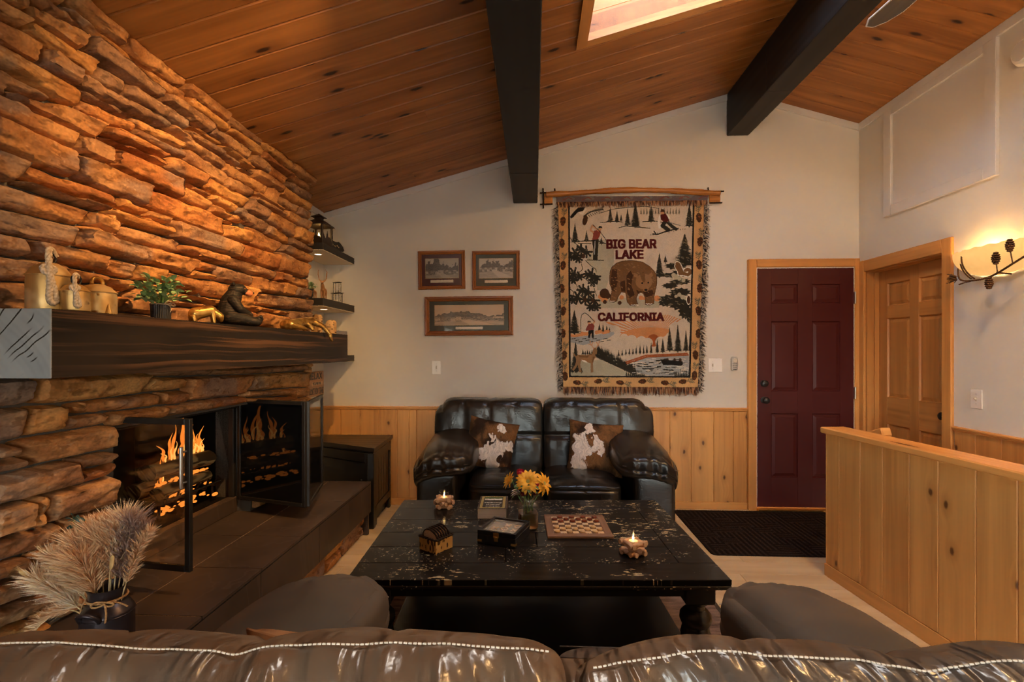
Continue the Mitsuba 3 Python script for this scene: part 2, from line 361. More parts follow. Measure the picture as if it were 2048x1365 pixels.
# beams
BL = 'black painted ceiling beam '
for (x0, x1, z0, ll) in ((-.179, .03, 2.640, BL + 'running down the middle of the picture'), (1.648, 1.832, 3.195, BL + 'under the ridge, above the red door')):
    z1 = min(zc(x0), zc(x1)) + .03
    k = thing('ceiling_beam', ll, 'beam')
    put('beam_body', bx(x0, x1, YR, 3.62, z0, z1, .004), 'm_beam', k)
    put('beam_end', bx(x0, x1, 3.6215, YB, z0, z1, .004), 'm_beam', k)

# skylight: frame, boarded shaft
sk = lab('window_4', kind='structure'); _roots.add('window_4')
def frame_on_slope(x0, x1, y0, y1, w, th):
    def q(x, yy, dz): return (x, yy, zc(x) - dz)
    out = []
    for (a0, a1, b0, b1) in ((x0 - w, x0, y0 - w, y1 + w), (x1, x1 + w, y0 - w, y1 + w), (x0, x1, y1, y1 + w), (x0, x1, y0 - w, y0)):
        v = [q(x, yy, dz) for x in (a0, a1) for yy in (b0, b1) for dz in (0, th)]
        out.append(trimesh.convex.convex_hull(np.array(v)))
    return out
for m, ax in zip(frame_on_slope(SX0, SX1, SY0, SY1, .062, .022), (1, 1, 0, 0)): wood('casing', m, 'm_pine_trim', 'window_4', ax)
hgt = .42
for yy, t in ((SY1, .018), (SY0 - .018, .018)):
    for j in range(3):
        a, b = zc(SX0) - .0 + j * hgt / 3, zc(SX1) + j * hgt / 3
        wood('shaft_board', prism_y([(SX0, a), (SX1, b), (SX1, b + hgt / 3 - .003), (SX0, a + hgt / 3 - .003)], yy, yy + t), 'm_pine', 'window_4', 0)
for xx in (SX0 - .018, SX1):
    wood('shaft_board', bx(xx, xx + .018, SY0, SY1, zc(xx), zc(xx) + hgt, 0), 'm_pine', 'window_4', 1)

# white cove trim under the ceiling
def slope_strip(x0, x1, h, y0, y1, d=0.0):
    return prism_y([(x0, zc(x0) - h - d), (x1, zc(x1) - h - d), (x1, zc(x1) - d), (x0, zc(x0) - d)], y0, y1)
put('trim_1', cat(slope_strip(XL, -.18, .055, YB - .016, YB), slope_strip(-.18, -.02, .05, YB - .006, YB, .03)), 'm_white_trim', kind='structure')
put('trim_2', slope_strip(.03, 1.648, .055, YB - .016, YB), 'm_white_trim', kind='structure')
put('trim_3', slope_strip(1.832, XR, .055, YB - .016, YB), 'm_white_trim', kind='structure')
put('trim_4', bx(XR - .016, XR, 1.0, YB - .016, zc(XR) - .055, zc(XR) + .005, .003), 'm_white_trim', kind='structure')
put('trim_5', bx(XL, XL + .014, 3.6, YB - .016, zc(XL) - .05, zc(XL) + .005, .003), 'm_white_trim', kind='structure')

# pine wainscot on the back wall
edges = [XL + .002, -1.705, -1.535, -1.365, -1.20, -1.095, -1.03, -.865, -.70, -.53, -.36, -.19, -.02, .15, .32, .49, .66, .83, .99, 1.165, 1.345, 1.535, 1.70, 1.814]
for a, b in zip(edges, edges[1:]):
    wood('wainscot_board', bx(a + .0006, b - .0006, YB - .014, YB, .058, .838, .0035), 'm_pine', 'wall_back', 2)
wood('trim_6', cat(bx(XL, 1.815, YB - .024, YB, .838, .862, .006), bx(XL, 1.815, YB - .032, YB, .852, .866, .005)), 'm_pine_trim', None, 0, kind='structure')
wood('baseboard_back', bx(XL, 1.815, YB - .022, YB, 0, .06, .004), 'm_pine_trim', None, 0, kind='structure')
# pine wainscot on the right wall
yy = 3.385; i = 0
while yy > 1.2:
    w = (.16, .175, .155, .17)[i % 4]
    wood('wainscot_board', bx(XR - .014, XR, yy - w + .0006, yy - .0006, .06, .835, .0035), 'm_pine', 'wall_right', 2); yy -= w; i += 1
wood('trim_7', cat(bx(XR - .024, XR, 1.2, 3.388, .832, .858, .006), bx(XR - .034, XR, 1.2, 3.388, .846, .862, .005)), 'm_pine_trim', None, 1, kind='structure')
wood('baseboard_right', bx(XR - .022, XR, 1.2, 3.388, 0, .06, .004), 'm_pine_trim', None, 1, kind='structure')

# half wall beside the stairs: boards, cap, base
hw = lab('wall_half', kind='structure'); _roots.add('wall_half')
HD = np.array([.09, -1.0]) / math.hypot(.09, 1.0)        # along the wall, towards the camera
ANG = math.degrees(math.atan2(HD[1], HD[0]))
HA = mat((1.757, 3.097, 0), rz=ANG)                      # local x along the wall, local y into the room's right (stairs) = +y
def hwput(name, m, bs, ax, **kw):
    m, uv = wuv(m, ax); m.apply_transform(HA); return put(name, m, bs, 'wall_half', uv=uv, **kw)
hwput('core', bx(.012, 2.9, .014, .10, 0, .86, 0), 'm_pine_trim', 2)
hwput('end_board', bx(0, .012, 0, .115, 0, .856, .003), 'm_pine', 2)
x = .0125
for i, w in enumerate([.105, .165, .155, .165, .155, .175, .165, .17, .165, .165, .165, .165, .165, .165, .165, .165, .165]):
    if x + w > 2.9: break
    hwput('wainscot_board', bx(x + .0006, x + w - .0006, 0, .014, .072, .856, .0035), 'm_pine', 2); x += w
hwput('base', bx(0, 2.9, -.008, 0, 0, .074, .003), 'm_pine_trim', 0)
hwput('cap', bx(-.02, 2.9, -.022, .13, .856, .892, .006), 'm_pine_trim', 0)
for i in range(17): hwput('wainscot_board', bx(.02 + i * .165, .184 + i * .165, .10, .114, .0, .856, .003), 'm_pine', 2)

# doors ---------------------------------------------------------------
def panel_door(parent, w, h, t, bs, ax, cols, rows, depth=.010):
    """slab in x (0..w), z (0..h), front face at y=0; recessed mouldings with raised fields"""
    st = []
    xs = [0] + [q for c in cols for q in c] + [w]; zs = [0] + [q for c in rows for q in c] + [h]
    for a, b in zip(xs[::2], xs[1::2]): st.append((bx(a, b, 0, t, 0, h, .0015), 2))
    rails = []
    for a, b in zip(zs[::2], zs[1::2]):
        for c in cols: rails.append(bx(c[0], c[1], .0004, t, a, b, .001))
    pan = []
    for c in cols:
        for r_ in rows:
            x0, x1, z0, z1 = c[0], c[1], r_[0], r_[1]
            s = .022; q = .014
            v = []
            for (ins, d) in ((0, 0.0005), (.006, depth), (.012, depth), (.012 + s, depth * .25)):
                v += [(x0 + ins, d, z0 + ins), (x1 - ins, d, z0 + ins), (x1 - ins, d, z1 - ins), (x0 + ins, d, z1 - ins)]
            f = []
            for k_ in range(3):
                for j in range(4):
                    a0, a1 = k_ * 4 + j, k_ * 4 + (j + 1) % 4
                    f += [[a0, a1, a1 + 4], [a0, a1 + 4, a0 + 4]]
            f += [[12, 13, 14], [12, 14, 15]]
            pan.append(cat(M(v, f), bx(x0, x1, t * .6, t * .9, z0, z1, 0)))
    return st, rails, pan
def knob(parent, A, bs, r=.028):
    k = put('knob', tr(lathe([(0, 0), (r * 1.05, 0), (r * 1.05, .006), (r * .45, .010), (r * .38, .028), (r * .75, .034), (r, .046), (r * .92, .058), (r * .5, .066), (0, .068)], 28)), bs, parent, smooth=35, A=A)
    return k
# red entry door
_roots.add('door_1'); lab('door_1', kind='structure')
DW, DH = .795, 2.03
st, rails, pan = panel_door('door_1', DW, DH, .04, 'm_red_door', 2, [(.115, .335), (.455, .685)], [(.26, .80), (.99, 1.58), (1.735, 1.895)])
DA = mat((1.893, YB - .03, .022))
put('slab', cat([m for m, a in st], rails), 'm_red_door', 'door_1', A=DA)
for m in pan: put('panel', m, 'm_red_door', 'door_1', A=DA)
for z in (.936, 1.077):
    knob('door_1', mat((1.948, YB - .03, z), rx=90, s=(1, 1, 1 if z < 1 else .55)), 'm_black_metal', .028)
for z in (1.0, 1.80): put('hinge', cat(bx(2.688, 2.70, YB - .042, YB - .02, z - .05, z + .05, .002), cyl(.006, -.05, .05, 10, (2.694, YB - .043, z))), 'm_steel', 'door_1')
put('jamb', cat(bx(1.885, 1.892, YB - .03, YB, 0, 2.06, 0), bx(2.689, 2.697, YB - .025, YB, 0, 2.06, 0), bx(1.885, 2.697, YB - .025, YB, 2.053, 2.062, 0)), 'm_white_trim', 'door_1')
for m, ax in ((bx(1.817, 1.886, YB - .036, YB, 0, 2.132, .004), 2), (bx(2.696, 2.738, YB - .036, YB, 0, 2.132, .004), 2), (bx(1.886, 2.696, YB - .0355, YB, 2.062, 2.132, .004), 0)):
    wood('casing', m, 'm_pine_trim', 'door_1', ax)
put('threshold', bx(1.886, 2.69, YB - .075, YB, 0, .022, .004), 'm_brass', 'door_1')
put('sill', bx(1.886, 2.69, YB - .036, YB, .002, .03, .003), 'm_pine_trim', 'door_1')
# pine closet door, set back in the right wall: local x -> towards the camera (-y), front face towards -x
_roots.add('door_2'); lab('door_2', kind='structure')
w2 = DY1 - DY0 - .05
st, rails, pan = panel_door('door_2', w2, 1.985, .038, 'm_door_pine', 2, [(.105, .345), (.435, w2 - .105)], [(.23, .755), (.97, 1.60), (1.70, 1.88)], .012)
DA2 = mat((XR + .085, DY1 - .025, .012), rz=-90)
def d2(name, m, ax):
    m, uv = wuv(m, ax); m.apply_transform(DA2); put(name, m, 'm_door_pine', 'door_2', uv=uv)
for m, a in st: d2('stile', m, 2)
for m in rails: d2('rail', m, 0)
for m in pan: d2('panel', m, 2)
knob('door_2', mat((XR + .085, DY0 + .075, .905), ry=-90), 'm_black_metal')
put('latch_plate', bx(XR + .081, XR + .086, DY0 + .024, DY0 + .036, .97, 1.0, .001), 'm_steel', 'door_2')
for m, ax in ((bx(XR - .004, XR + .13, DY1 - .024, DY1, 0, DZ, .002), 2), (bx(XR - .004, XR + .13, DY0, DY0 + .024, 0, DZ, .002), 2), (bx(XR - .004, XR + .13, DY0 + .024, DY1 - .024, DZ - .022, DZ, .002), 1), (bx(XR + .05, XR + .085, DY1 - .038, DY1 - .024, 0, DZ - .022, .002), 2)):
    wood('jamb', m, 'm_door_pine', 'door_2', ax)
for m, ax in ((bx(XR - .022, XR, DY1 - .006, DY1 + .062, 0, 2.102, .004), 2), (bx(XR - .022, XR, DY0 - .072, DY0 + .006, 0, 2.102, .004), 2), (bx(XR - .0215, XR, DY0 + .006, DY1 - .006, DZ - .012, 2.102, .004), 1)):
    wood('casing', m, 'm_pine_trim', 'door_2', ax)

# covered opening high on the right wall
ap = thing('access_panel', 'white painted flat panel in a raised square frame, high on the right wall', 'wall panel')
put('panel', bx(XR - .010, XR - .001, 3.165, 3.945, 2.47, zc(XR) - .115, .001), 'm_white_trim', ap)
for m in (bx(XR - .026, XR - .001, 3.077, 3.16, 2.392, zc(XR) - .058, .003), bx(XR - .026, XR - .001, 3.95, 4.03, 2.392, zc(XR) - .058, .003), bx(XR - .026, XR - .001, 3.1615, 3.9485, 2.392, 2.468, .003), bx(XR - .026, XR - .001, 3.1615, 3.9485, zc(XR) - .112, zc(XR) - .058, .003)):
    put('frame_board', m, 'm_white_trim', ap)

